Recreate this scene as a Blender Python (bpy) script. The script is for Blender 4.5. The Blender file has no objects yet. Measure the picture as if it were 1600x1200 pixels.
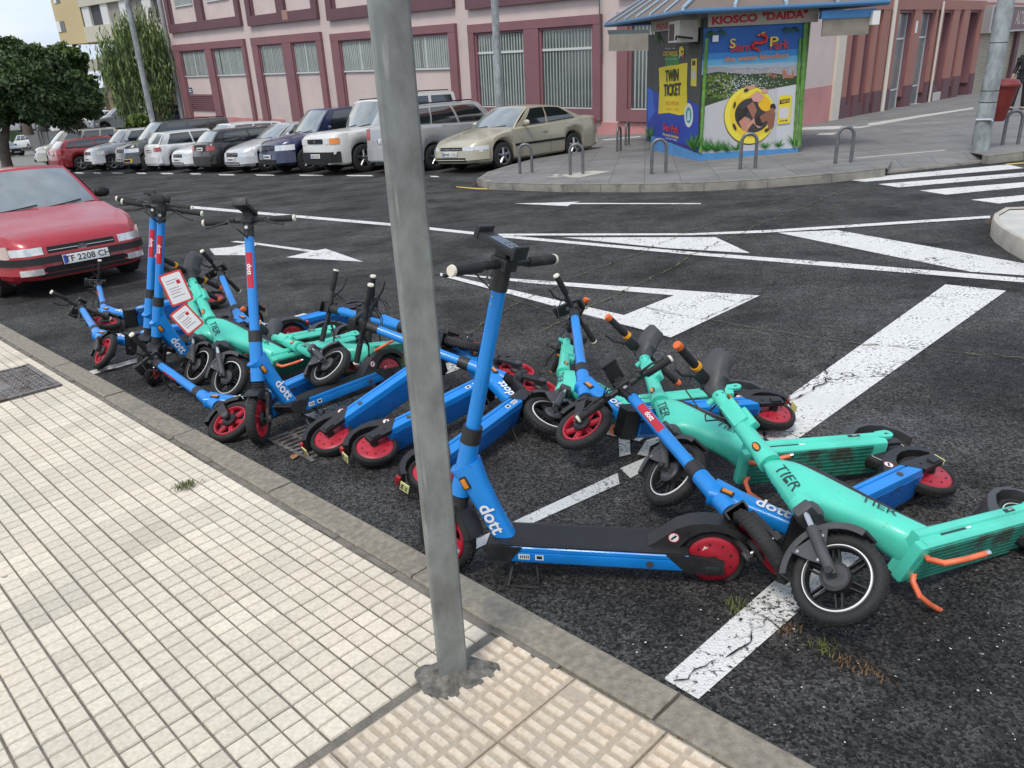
import bpy, bmesh, math, random
from math import sin, cos, pi, radians as rad, sqrt
from mathutils import Vector as V, Matrix as Mx
from mathutils.bvhtree import BVHTree
random.seed(7)
SC = bpy.context.scene
COL = SC.collection
# ---------------------------------------------------------------- camera
FPX = 1230.0
CAM = V((0, 0, 1.65296))
RW = Mx(((0.998752, -0.049938, 0.0), (-0.019478, -0.389569, 0.920791), (-0.045982, -0.919643, -0.390055)))
cam = bpy.data.cameras.new('camera'); camo = bpy.data.objects.new('camera', cam); COL.objects.link(camo)
cam.sensor_fit = 'HORIZONTAL'; cam.sensor_width = 36.0; cam.lens = 36.0 * FPX / 1600.0
cam.clip_start = 0.05; cam.clip_end = 3000
# columns of RW: image right, image down, forward (world)
cx_, cy_, cz_ = (RW.col[0].normalized(), -RW.col[1].normalized(), -RW.col[2].normalized())
mw = Mx((cx_, cy_, cz_)).transposed().to_4x4(); mw.translation = CAM
camo.matrix_world = mw
SC.camera = camo
# ---------------------------------------------------------------- world / sun / exposure
w = bpy.data.worlds.new('World'); SC.world = w; w.use_nodes = True
nt = w.node_tree; nt.nodes.clear()
SUN_EL, SUN_AZ = rad(58), rad(-150)      # sun behind the camera, to the left
sky = nt.nodes.new('ShaderNodeTexSky'); sky.sky_type = 'NISHITA'; sky.sun_disc = False
sky.sun_elevation = SUN_EL; sky.sun_rotation = SUN_AZ; sky.dust_density = 2.0; sky.air_density = 1.0
tc = nt.nodes.new('ShaderNodeTexCoord'); mp = nt.nodes.new('ShaderNodeMapping'); mp.inputs['Scale'].default_value = (1, 1, 2.6); mp.inputs['Location'].default_value = (.55, .25, .1)
nz = nt.nodes.new('ShaderNodeTexNoise'); nz.inputs['Scale'].default_value = 1.6; nz.inputs['Detail'].default_value = 7
rp = nt.nodes.new('ShaderNodeValToRGB'); rp.color_ramp.elements[0].position = 0.40; rp.color_ramp.elements[1].position = 0.80
mixw = nt.nodes.new('ShaderNodeMixRGB'); mixw.inputs[2].default_value = (9.2, 8.7, 7.9, 1)
bg = nt.nodes.new('ShaderNodeBackground'); bg.inputs[1].default_value = 0.135
out = nt.nodes.new('ShaderNodeOutputWorld')
L = nt.links
L.new(tc.outputs['Generated'], mp.inputs[0]); L.new(mp.outputs[0], nz.inputs[0]); L.new(nz.outputs[0], rp.inputs[0])
blu = nt.nodes.new('ShaderNodeMixRGB'); blu.inputs[0].default_value = .6; blu.inputs[2].default_value = (4.3, 5.4, 7.2, 1); L.new(sky.outputs[0], blu.inputs[1]); L.new(rp.outputs[0], mixw.inputs[0]); L.new(blu.outputs[0], mixw.inputs[1]); L.new(mixw.outputs[0], bg.inputs[0]); L.new(bg.outputs[0], out.inputs[0])
sl = bpy.data.lights.new('sun', 'SUN'); sl.energy = 1.7; sl.angle = rad(14); sl.color = (1, .94, .84)
so = bpy.data.objects.new('sun', sl); COL.objects.link(so)
sd = V((sin(SUN_AZ) * cos(SUN_EL), cos(SUN_AZ) * cos(SUN_EL), sin(SUN_EL)))
so.rotation_euler = sd.to_track_quat('Z', 'Y').to_euler()
vs = SC.view_settings; vs.view_transform = 'Standard'; vs.look = 'None'; vs.exposure = 0.35; vs.gamma = 1.0; vs.use_curve_mapping = False
SC.cycles.use_denoising = True
SC.cycles.max_bounces = 6
# ---------------------------------------------------------------- street frame (the street slopes)
MS = Mx(((0.999504, 0.001604, -0.031466), (0.0, 0.998703, 0.050919), (0.031507, -0.050894, 0.998207)))
MS4 = MS.to_4x4()
NS = MS.col[2].normalized()
CL = MS.transposed() @ CAM
def ray(px, py):
    return RW @ V((px - 800, py - 600, FPX))
def G(px, py, h=0.0):
    "point of the street plane (lifted h) seen at a pixel, in street coordinates"
    d = MS.transposed() @ ray(px, py)
    t = (h - CL.z) / d.z
    p = CL + d * t
    return V((p.x, p.y))
def GW(px, py, h=0.0):
    p = G(px, py, h); return MS @ V((p.x, p.y, h))
def S2W(x, y, z=0.0): return MS @ V((x, y, z))
def at(px, py, dist):
    d = ray(px, py); k = dist / sqrt(d.x * d.x + d.y * d.y); return CAM + d * k
def gz(x, y):  # world height of street plane
    return -(NS.x * x + NS.y * y) / NS.z
# ---------------------------------------------------------------- materials
MATS = {}
def mat(name, col, rough=.5, metal=0., var=0., vscale=8., bump=0., bscale=60., spec=.5, coat=0., dark=None, dthr=.62, dscale=6., emit=0., scuff=None):
    if name in MATS: return MATS[name]
    m = bpy.data.materials.new(name); m.use_nodes = True; n = m.node_tree; b = n.nodes['Principled BSDF']
    c = (*col, 1)
    b.inputs['Base Color'].default_value = c; b.inputs['Roughness'].default_value = rough; b.inputs['Metallic'].default_value = metal
    b.inputs['Specular IOR Level'].default_value = spec; b.inputs['Coat Weight'].default_value = coat; b.inputs['Coat Roughness'].default_value = .08
    tc = n.nodes.new('ShaderNodeTexCoord'); last = None
    if var:
        z = n.nodes.new('ShaderNodeTexNoise'); z.inputs['Scale'].default_value = vscale; z.inputs['Detail'].default_value = 6
        n.links.new(tc.outputs['Object'], z.inputs[0])
        r = n.nodes.new('ShaderNodeMapRange'); r.inputs[1].default_value = .3; r.inputs[2].default_value = .7; r.inputs[3].default_value = 1 - var; r.inputs[4].default_value = 1 + var
        n.links.new(z.outputs[0], r.inputs[0])
        h = n.nodes.new('ShaderNodeHueSaturation'); h.inputs['Color'].default_value = c
        n.links.new(r.outputs[0], h.inputs['Value']); last = h.outputs[0]
        rr = n.nodes.new('ShaderNodeMapRange'); rr.inputs[1].default_value = .3; rr.inputs[2].default_value = .7; rr.inputs[3].default_value = max(.03, rough - .12); rr.inputs[4].default_value = min(1, rough + .12)
        n.links.new(z.outputs[0], rr.inputs[0]); n.links.new(rr.outputs[0], b.inputs['Roughness'])
    if dark:
        z2 = n.nodes.new('ShaderNodeTexNoise'); z2.inputs['Scale'].default_value = dscale; z2.inputs['Detail'].default_value = 8; z2.inputs['Roughness'].default_value = .7
        n.links.new(tc.outputs['Object'], z2.inputs[0])
        r2 = n.nodes.new('ShaderNodeMapRange'); r2.inputs[1].default_value = dthr - .06; r2.inputs[2].default_value = dthr + .06
        n.links.new(z2.outputs[0], r2.inputs[0])
        mx = n.nodes.new('ShaderNodeMixRGB'); mx.inputs[1].default_value = c; mx.inputs[2].default_value = (*dark, 1)
        n.links.new(r2.outputs[0], mx.inputs[0])
        if last: n.links.new(last, mx.inputs[1])
        last = mx.outputs[0]
    if scuff:
        mp_ = n.nodes.new('ShaderNodeMapping'); mp_.inputs['Scale'].default_value = (30, 110, 30); mp_.inputs['Rotation'].default_value = (.3, .5, .4); n.links.new(tc.outputs['Object'], mp_.inputs[0])
        z5 = n.nodes.new('ShaderNodeTexNoise'); z5.inputs['Scale'].default_value = 1.; z5.inputs['Detail'].default_value = 5; z5.inputs['Roughness'].default_value = .7; n.links.new(mp_.outputs[0], z5.inputs[0])
        r5 = n.nodes.new('ShaderNodeMapRange'); r5.inputs[1].default_value = .665; r5.inputs[2].default_value = .70; r5.inputs[4].default_value = .75; n.links.new(z5.outputs[0], r5.inputs[0])
        m5 = n.nodes.new('ShaderNodeMixRGB'); m5.inputs[1].default_value = c; m5.inputs[2].default_value = (*scuff, 1); n.links.new(r5.outputs[0], m5.inputs[0])
        if last: n.links.new(last, m5.inputs[1])
        last = m5.outputs[0]
    if last: n.links.new(last, b.inputs['Base Color'])
    if bump:
        z3 = n.nodes.new('ShaderNodeTexNoise'); z3.inputs['Scale'].default_value = bscale; z3.inputs['Detail'].default_value = 5
        n.links.new(tc.outputs['Object'], z3.inputs[0])
        bp = n.nodes.new('ShaderNodeBump'); bp.inputs['Strength'].default_value = bump; bp.inputs['Distance'].default_value = .01
        n.links.new(z3.outputs[0], bp.inputs['Height']); n.links.new(bp.outputs[0], b.inputs['Normal'])
    if emit:
        b.inputs['Emission Color'].default_value = c; b.inputs['Emission Strength'].default_value = emit
    MATS[name] = m; return m
# ---------------------------------------------------------------- mesh builder
class B:
    def __init__(s): s.v = []; s.f = []; s.m = []; s.mats = []; s.cur = 0
    def mat(s, m):
        if m not in s.mats: s.mats.append(m)
        s.cur = s.mats.index(m); return s
    def add(s, vs, fs):
        o = len(s.v); s.v += [tuple(v) for v in vs]; s.f += [tuple(i + o for i in f) for f in fs]; s.m += [s.cur] * len(fs); return s
    def box(s, x0, x1, y0, y1, z0, z1, M=None):
        vs = [V((x, y, z)) for x in (x0, x1) for y in (y0, y1) for z in (z0, z1)]
        if M: vs = [M @ v for v in vs]
        return s.add(vs, [(0, 1, 3, 2), (4, 6, 7, 5), (0, 4, 5, 1), (2, 3, 7, 6), (0, 2, 6, 4), (1, 5, 7, 3)])
    def rbox(s, x0, x1, y0, y1, z0, z1, r, M=None):
        "box with chamfered edges"
        cx, cy, cz = (x0 + x1) / 2, (y0 + y1) / 2, (z0 + z1) / 2
        bm = bmesh.new(); bmesh.ops.create_cube(bm, size=1)
        for v in bm.verts: v.co = V((cx + v.co.x * (x1 - x0), cy + v.co.y * (y1 - y0), cz + v.co.z * (z1 - z0)))
        bmesh.ops.bevel(bm, geom=list(bm.edges), offset=r, segments=2, profile=.6, affect='EDGES')
        bm.verts.index_update()
        vs = [M @ v.co if M else v.co.copy() for v in bm.verts]; fs = [[v.index for v in f.verts] for f in bm.faces]; bm.free()
        return s.add(vs, fs)
    def prism(s, poly, a, b, ax='y', M=None):
        "2D polygon extruded from a to b along axis; poly in (x,z) for y, (x,y) for z, (y,z) for x"
        def p3(p, t):
            v = V((p[0], t, p[1])) if ax == 'y' else V((p[0], p[1], t)) if ax == 'z' else V((t, p[0], p[1]))
            return M @ v if M else v
        n = len(poly); vs = [p3(p, a) for p in poly] + [p3(p, b) for p in poly]
        return s.add(vs, [tuple(range(n))[::-1], tuple(range(n, 2 * n))] + [(i, (i + 1) % n, n + (i + 1) % n, n + i) for i in range(n)])
    def cyl(s, p0, p1, r0, r1=None, n=16, cap=True):
        r1 = r0 if r1 is None else r1
        return s.tube([p0, p1], [r0, r1], n, cap)
    def tube(s, pts, r, n=10, cap=True, flat=1.0, up=None):
        pts = [V(p) for p in pts]; k = len(pts)
        if not isinstance(r, (list, tuple)): r = [r] * k
        vs = []; u = None
        for i, p in enumerate(pts):
            t = (pts[min(i + 1, k - 1)] - pts[max(i - 1, 0)]).normalized()
            if u is None:
                u = V(up) if up else (V((0, 0, 1)) if abs(t.z) < .9 else V((1, 0, 0)))
            u = (u - t * u.dot(t)).normalized(); w_ = t.cross(u)
            for j in range(n):
                a = 2 * pi * j / n; vs.append(p + u * cos(a) * r[i] + w_ * sin(a) * r[i] * flat)
        fs = [(i * n + j, i * n + (j + 1) % n, (i + 1) * n + (j + 1) % n, (i + 1) * n + j) for i in range(k - 1) for j in range(n)]
        if cap: fs += [tuple(range(n))[::-1], tuple((k - 1) * n + j for j in range(n))]
        return s.add(vs, fs)
    def loft(s, rings, cap=True, closed=False):
        n = len(rings[0]); k = len(rings); vs = [V(p) for r in rings for p in r]
        fs = [(i * n + j, i * n + (j + 1) % n, (i + 1) * n + (j + 1) % n, (i + 1) * n + j) for i in range(k - 1) for j in range(n)]
        if closed: fs += [((k - 1) * n + j, (k - 1) * n + (j + 1) % n, (j + 1) % n, j) for j in range(n)]
        elif cap: fs += [tuple(range(n))[::-1], tuple((k - 1) * n + j for j in range(n))]
        return s.add(vs, fs)
    def lathe(s, prof, c, ax='y', n=32, closed=False, a0=0, a1=2 * pi):
        "profile (radius, offset along axis) spun round an axis through c"
        full = abs(a1 - a0 - 2 * pi) < 1e-6; k = n if full else n + 1; rings = []
        c = V(c)
        for i in range(k):
            a = a0 + (a1 - a0) * i / n; ring = []
            for (r, o) in prof:
                d = V((cos(a) * r, o, sin(a) * r)) if ax == 'y' else V((cos(a) * r, sin(a) * r, o)) if ax == 'z' else V((o, cos(a) * r, sin(a) * r))
                ring.append(c + d)
            rings.append(ring)
        m = len(prof); vs = [p for r in rings for p in r]; fs = []
        for i in range(k if full else k - 1):
            i2 = (i + 1) % k
            for j in range(m if closed else m - 1):
                j2 = (j + 1) % m; fs.append((i * m + j, i * m + j2, i2 * m + j2, i2 * m + j))
        return s.add(vs, fs)
    def ball(s, c, r, sx=1, sy=1, sz=1, n=12):
        c = V(c); rings = []
        for i in range(1, n // 2):
            a = pi * i / (n // 2); rings.append([c + V((sin(a) * cos(2 * pi * j / n) * r * sx, sin(a) * sin(2 * pi * j / n) * r * sy, cos(a) * r * sz)) for j in range(n)])
        return s.loft(rings)
    def quad(s, a, b, c, d): return s.add([a, b, c, d], [(0, 1, 2, 3)])
    def poly(s, pts): return s.add(pts, [tuple(range(len(pts)))])
    def mesh(s, name, smooth=True, ang=38, fix=True):
        me = bpy.data.meshes.new(name); me.from_pydata(s.v, [], s.f)
        for m in s.mats: me.materials.append(m)
        if s.mats: me.polygons.foreach_set('material_index', s.m)
        bm = bmesh.new(); bm.from_mesh(me)
        if fix: bmesh.ops.recalc_face_normals(bm, faces=bm.faces)
        if smooth:
            th = rad(ang)
            for f in bm.faces: f.smooth = True
            for e in bm.edges:
                if len(e.link_faces) == 2 and e.calc_face_angle(0) > th: e.smooth = False
        bm.to_mesh(me); bm.free(); return me
def link(name, me, parent=None, mw=None):
    o = bpy.data.objects.new(name, me); COL.objects.link(o)
    if parent: o.parent = parent
    if mw is not None: o.matrix_world = mw if not parent else mw
    return o
def part(name, b, parent=None, M=None, smooth=True, ang=38, fix=True):
    o = bpy.data.objects.new(name, b.mesh(name, smooth, ang, fix)); COL.objects.link(o)
    if parent: o.parent = parent
    if M is not None: o.matrix_basis = M
    return o
def parts(name, b, parent=None, M=None, ang=38):
    "one object for every separate piece of b"
    n = len(b.v); par_ = list(range(n))
    def find(i):
        while par_[i] != i: par_[i] = par_[par_[i]]; i = par_[i]
        return i
    for f in b.f:
        r0 = find(f[0])
        for i in f[1:]: par_[find(i)] = r0
    gr = {}
    for k, f in enumerate(b.f): gr.setdefault(find(f[0]), []).append(k)
    out = []
    for ks in gr.values():
        idx = {}; c = B(); c.mats = b.mats
        for k in ks:
            for i in b.f[k]:
                if i not in idx: idx[i] = len(c.v); c.v.append(b.v[i])
            c.f.append(tuple(idx[i] for i in b.f[k])); c.m.append(b.m[k])
        out.append(part(name, c, parent, M, True, ang))
    return out
def tag(o, label=None, cat=None, group=None, kind=None):
    if label: o['label'] = label
    if cat: o['category'] = cat
    if group: o['group'] = group
    if kind: o['kind'] = kind
    return o
def empty(name, M, label=None, cat=None, group=None):
    o = bpy.data.objects.new(name, None); COL.objects.link(o); o.empty_display_size = .2
    o.matrix_basis = M; return tag(o, label, cat, group)
def struct(name, b, M=None, kind='structure', **k):
    o = part(name, b, None, M, **k); o['kind'] = kind; return o
def copy_tree(o, parent=None):
    c = o.copy(); COL.objects.link(c)
    if parent: c.parent = parent
    for ch in o.children: copy_tree(ch, c)
    return c
_tc = {}
def text_geo(s, size=1., bold=0., sx=1.):
    key = (s, bold)
    if key not in _tc:
        cu = bpy.data.curves.new('t', 'FONT'); cu.body = s; cu.size = 1.; cu.offset = bold; cu.align_x = 'CENTER'; cu.align_y = 'CENTER'; cu.resolution_u = 3
        o = bpy.data.objects.new('t', cu); COL.objects.link(o)
        dg = bpy.context.evaluated_depsgraph_get(); dg.update()
        me = bpy.data.meshes.new_from_object(o.evaluated_get(dg))
        _tc[key] = ([v.co.copy() for v in me.vertices], [tuple(p.vertices) for p in me.polygons])
        bpy.data.objects.remove(o); bpy.data.meshes.remove(me); bpy.data.curves.remove(cu)
    vs, fs = _tc[key]
    return [V((v.x * size * sx, v.y * size, 0)) for v in vs], fs
def frame(o, x, y=None, n=None):
    "matrix with given x axis and normal n (z)"
    x = V(x).normalized(); n = V(n).normalized(); n = (n - x * n.dot(x)).normalized(); y = n.cross(x)
    m = Mx((x, y, n)).transposed().to_4x4(); m.translation = V(o); return m
def btext(b, s, size, M, bold=0., sx=1., tree=None, lift=.0018):
    vs, fs = text_geo(s, size, bold, sx)
    if tree:
        bm = bmesh.new(); vv = [bm.verts.new(v) for v in vs]
        for f in fs:
            try: bm.faces.new([vv[i] for i in f])
            except ValueError: pass
        bmesh.ops.triangulate(bm, faces=bm.faces)
        for _ in range(6):
            long_ = [e for e in bm.edges if e.calc_length() > .009]
            if not long_: break
            bmesh.ops.subdivide_edges(bm, edges=long_, cuts=1, use_grid_fill=True); bmesh.ops.triangulate(bm, faces=bm.faces)
        bm.verts.index_update(); vs = [v.co.copy() for v in bm.verts]; fs = [tuple(v.index for v in f.verts) for f in bm.faces]; bm.free()
    vs = [M @ v for v in vs]
    if tree:
        nrm = (M.to_3x3() @ V((0, 0, 1))).normalized(); o2 = []
        for v in vs:
            hit = tree.ray_cast(v + nrm * .12, -nrm, .3)
            o2.append(hit[0] + nrm * lift + hit[1] * .0022 * (1 if hit[1].dot(nrm) > 0 else -1) if hit[0] else v)
        vs = o2
    else:
        nrm = (M.to_3x3() @ V((0, 0, 1))).normalized(); vs = [v + nrm * lift for v in vs]
    return b.add(vs, fs)
def arc(c, r, a0, a1, n): return [(c[0] + r * cos(a0 + (a1 - a0) * i / n), c[1] + r * sin(a0 + (a1 - a0) * i / n)) for i in range(n + 1)]
# ================================================================ GROUND
def asphalt():
    m = bpy.data.materials.new('asphalt'); m.use_nodes = True; n = m.node_tree; b = n.nodes['Principled BSDF']; L = n.links
    tc = n.nodes.new('ShaderNodeTexCoord')
    def noise(sc, det=4, rough=.5):
        z = n.nodes.new('ShaderNodeTexNoise'); z.inputs['Scale'].default_value = sc; z.inputs['Detail'].default_value = det; z.inputs['Roughness'].default_value = rough
        L.new(tc.outputs['Object'], z.inputs[0]); return z.outputs[0]
    def rng(i, a, b_, c, d):
        r = n.nodes.new('ShaderNodeMapRange'); r.inputs[1].default_value = a; r.inputs[2].default_value = b_; r.inputs[3].default_value = c; r.inputs[4].default_value = d; L.new(i, r.inputs[0]); return r.outputs[0]
    def mul(a, b_):
        x = n.nodes.new('ShaderNodeMath'); x.operation = 'MULTIPLY'; L.new(a, x.inputs[0]); L.new(b_, x.inputs[1]); return x.outputs[0]
    big = rng(noise(.9, 7, .68), .36, .66, .45, 1.75)
    mid = rng(noise(7, 6, .7), .3, .7, .75, 1.25)
    fine = rng(noise(150, 4, .85), .38, .68, .30, 2.3)
    val = mul(mul(big, mid), fine)
    hs = n.nodes.new('ShaderNodeHueSaturation'); hs.inputs['Color'].default_value = (.029, .0285, .028, 1); L.new(val, hs.inputs['Value'])
    # aggregate: every stone its own grey
    vo = n.nodes.new('ShaderNodeTexVoronoi'); vo.inputs['Scale'].default_value = 105; L.new(tc.outputs['Object'], vo.inputs[0])
    wn = n.nodes.new('ShaderNodeTexWhiteNoise'); L.new(vo.outputs['Position'], wn.inputs[0])
    st_ = rng(wn.outputs['Value'], 0, 1, .45, 1.75); pw_ = n.nodes.new('ShaderNodeMath'); pw_.operation = 'POWER'; pw_.inputs[1].default_value = 1.6; L.new(st_, pw_.inputs[0])
    val2 = mul(val, pw_.outputs[0]); L.new(val2, hs.inputs['Value'])
    vo2 = n.nodes.new('ShaderNodeTexVoronoi'); vo2.inputs['Scale'].default_value = 34; L.new(tc.outputs['Object'], vo2.inputs[0])
    chip = rng(vo2.outputs['Distance'], .12, .20, 1, 0); wn2 = n.nodes.new('ShaderNodeTexWhiteNoise'); L.new(vo2.outputs['Position'], wn2.inputs[0])
    selm = mul(mul(chip, rng(wn2.outputs['Value'], .74, .80, 0, 1)), rng(noise(2.3, 4), .42, .6, 0, .85))
    mx = n.nodes.new('ShaderNodeMixRGB'); mx.inputs[2].default_value = (.17, .17, .165, 1); L.new(selm, mx.inputs[0]); L.new(hs.outputs[0], mx.inputs[1])
    # dark oil and damp stains
    ds = n.nodes.new('ShaderNodeMixRGB'); ds.blend_type = 'MULTIPLY'; ds.inputs[2].default_value = (.42, .41, .40, 1); L.new(rng(noise(1.7, 7, .7), .56, .68, 0, .9), ds.inputs[0]); L.new(mx.outputs[0], ds.inputs[1]); mx = ds
    L.new(mx.outputs[0], b.inputs['Base Color'])
    L.new(rng(noise(1.6, 5), .35, .65, .62, .92), b.inputs['Roughness']); b.inputs['Specular IOR Level'].default_value = .22
    v2 = n.nodes.new('ShaderNodeTexVoronoi'); v2.inputs['Scale'].default_value = 105; L.new(tc.outputs['Object'], v2.inputs[0])
    bp = n.nodes.new('ShaderNodeBump'); bp.inputs['Strength'].default_value = .7; bp.inputs['Distance'].default_value = .006; L.new(v2.outputs['Distance'], bp.inputs['Height'])
    bp2 = n.nodes.new('ShaderNodeBump'); bp2.inputs['Strength'].default_value = .18; bp2.inputs['Distance'].default_value = .012; L.new(noise(9, 6, .7), bp2.inputs['Height']); L.new(bp.outputs[0], bp2.inputs['Normal'])
    L.new(bp2.outputs[0], b.inputs['Normal']); return m
ASPH = asphalt()
def paint(name, col, thr):
    "worn road paint: asphalt shows through pits and cracks"
    m = ASPH.copy(); m.name = name; n = m.node_tree; b = n.nodes['Principled BSDF']; L = n.links
    src = b.inputs['Base Color'].links[0].from_socket
    tc = n.nodes.new('ShaderNodeTexCoord')
    z = n.nodes.new('ShaderNodeTexNoise'); z.inputs['Scale'].default_value = 55; z.inputs['Detail'].default_value = 6; z.inputs['Roughness'].default_value = .75; L.new(tc.outputs['Object'], z.inputs[0])
    z2 = n.nodes.new('ShaderNodeTexNoise'); z2.inputs['Scale'].default_value = 3; z2.inputs['Detail'].default_value = 4; L.new(tc.outputs['Object'], z2.inputs[0])
    ad = n.nodes.new('ShaderNodeMath'); ad.operation = 'MULTIPLY_ADD'; ad.inputs[1].default_value = .35; L.new(z2.outputs[0], ad.inputs[0]); L.new(z.outputs[0], ad.inputs[2])
    r = n.nodes.new('ShaderNodeMapRange'); r.inputs[1].default_value = thr; r.inputs[2].default_value = thr + .05; L.new(ad.outputs[0], r.inputs[0])
    vo = n.nodes.new('ShaderNodeTexVoronoi'); vo.feature = 'DISTANCE_TO_EDGE'; vo.inputs['Scale'].default_value = 1.3
    nn = n.nodes.new('ShaderNodeTexNoise'); nn.inputs['Scale'].default_value = 9; nn.inputs['Detail'].default_value = 5; L.new(tc.outputs['Object'], nn.inputs[0])
    va = n.nodes.new('ShaderNodeMixRGB'); va.blend_type = 'ADD'; va.inputs[0].default_value = .22; L.new(tc.outputs['Object'], va.inputs[1]); L.new(nn.outputs[1], va.inputs[2]); L.new(va.outputs[0], vo.inputs[0])
    r3 = n.nodes.new('ShaderNodeMapRange'); r3.inputs[1].default_value = .003; r3.inputs[2].default_value = .010; r3.inputs[3].default_value = 1; r3.inputs[4].default_value = 0; L.new(vo.outputs[0], r3.inputs[0])
    z4 = n.nodes.new('ShaderNodeTexNoise'); z4.inputs['Scale'].default_value = 1.1; L.new(tc.outputs['Object'], z4.inputs[0]); r4 = n.nodes.new('ShaderNodeMapRange'); r4.inputs[1].default_value = .48; r4.inputs[2].default_value = .56; L.new(z4.outputs[0], r4.inputs[0]); mk_ = n.nodes.new('ShaderNodeMath'); mk_.operation = 'MULTIPLY'; L.new(r3.outputs[0], mk_.inputs[0]); L.new(r4.outputs[0], mk_.inputs[1]); mxx = n.nodes.new('ShaderNodeMath'); mxx.operation = 'MAXIMUM'; L.new(r.outputs[0], mxx.inputs[0]); L.new(mk_.outputs[0], mxx.inputs[1])
    mx = n.nodes.new('ShaderNodeMixRGB'); mx.inputs[1].default_value = (*col, 1); L.new(mxx.outputs[0], mx.inputs[0]); L.new(src, mx.inputs[2])
    hv = n.nodes.new('ShaderNodeMapRange'); hv.inputs[1].default_value = .3; hv.inputs[2].default_value = .7; hv.inputs[3].default_value = .82; hv.inputs[4].default_value = 1.05; L.new(z2.outputs[0], hv.inputs[0])
    hs = n.nodes.new('ShaderNodeHueSaturation'); hs.inputs['Color'].default_value = (*col, 1); L.new(hv.outputs[0], hs.inputs['Value']); L.new(hs.outputs[0], mx.inputs[1])
    L.new(mx.outputs[0], b.inputs['Base Color']); return m
WPAINT = paint('white_road_paint', (.70, .70, .68), .735)
WPAINT2 = paint('worn_white_road_paint', (.60, .60, .58), .70)
YPAINT = paint('yellow_road_paint', (.55, .42, .10), .76)
# the road: one sheet to the horizon
b = B().mat(ASPH)
b.poly([V((-900, -60, 0)), V((900, -60, 0)), V((900, 1500, 0)), V((-900, 1500, 0))])
struct('road', b, MS4)
# ---- near kerb and pavement in kerb coordinates: s along the kerb, p towards the road
E1 = V((.693, -.721)); E2 = V((.721, .693))
def K(s, p, z=0.): q = E1 * s + E2 * p; return V((q.x, q.y, z))
KERBM = mat('kerb_concrete', (.235, .21, .165), .88, var=.28, vscale=40, bump=.6, bscale=220, dark=(.15, .145, .13), dthr=.62, dscale=3)
GROUT = mat('dirty_mortar', (.165, .15, .125), .95, var=.3, vscale=18, bump=.8, bscale=120)
KH = .12
b = B().mat(KERBM)
js = [-16] + [-.871 - 1.02 * k for k in range(14, -6, -1)]
js = [-.871 - 1.02 * k for k in range(16, -7, -1)]
bm_pts = [(1.288, -.2), (1.288, KH - .006), (1.294, KH), (1.405, KH), (1.418, KH - .012), (1.424, -.2)]
for a, c in zip(js[:-1], js[1:]):
    g = .006; dz = random.uniform(-.004, .004); dp = random.uniform(-.004, .004)
    r0 = [K(a + g, p + dp, z + dz) for p, z in bm_pts]; r1 = [K(c - g, p + dp, z + dz) for p, z in bm_pts]
    b.loft([r0, r1])
struct('kerb', b, MS4)
b = B().mat(GROUT)
b.add([K(-17.5, -6, KH - .014), K(6, -6, KH - .014), K(6, 1.418, KH - .014), K(-17.5, 1.418, KH - .014)], [(0, 1, 2, 3)])
b.add([K(-17.5, 1.41, -.1), K(6, 1.41, -.1), K(6, 1.41, KH - .015), K(-17.5, 1.41, KH - .015)], [(0, 1, 2, 3)])
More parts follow.
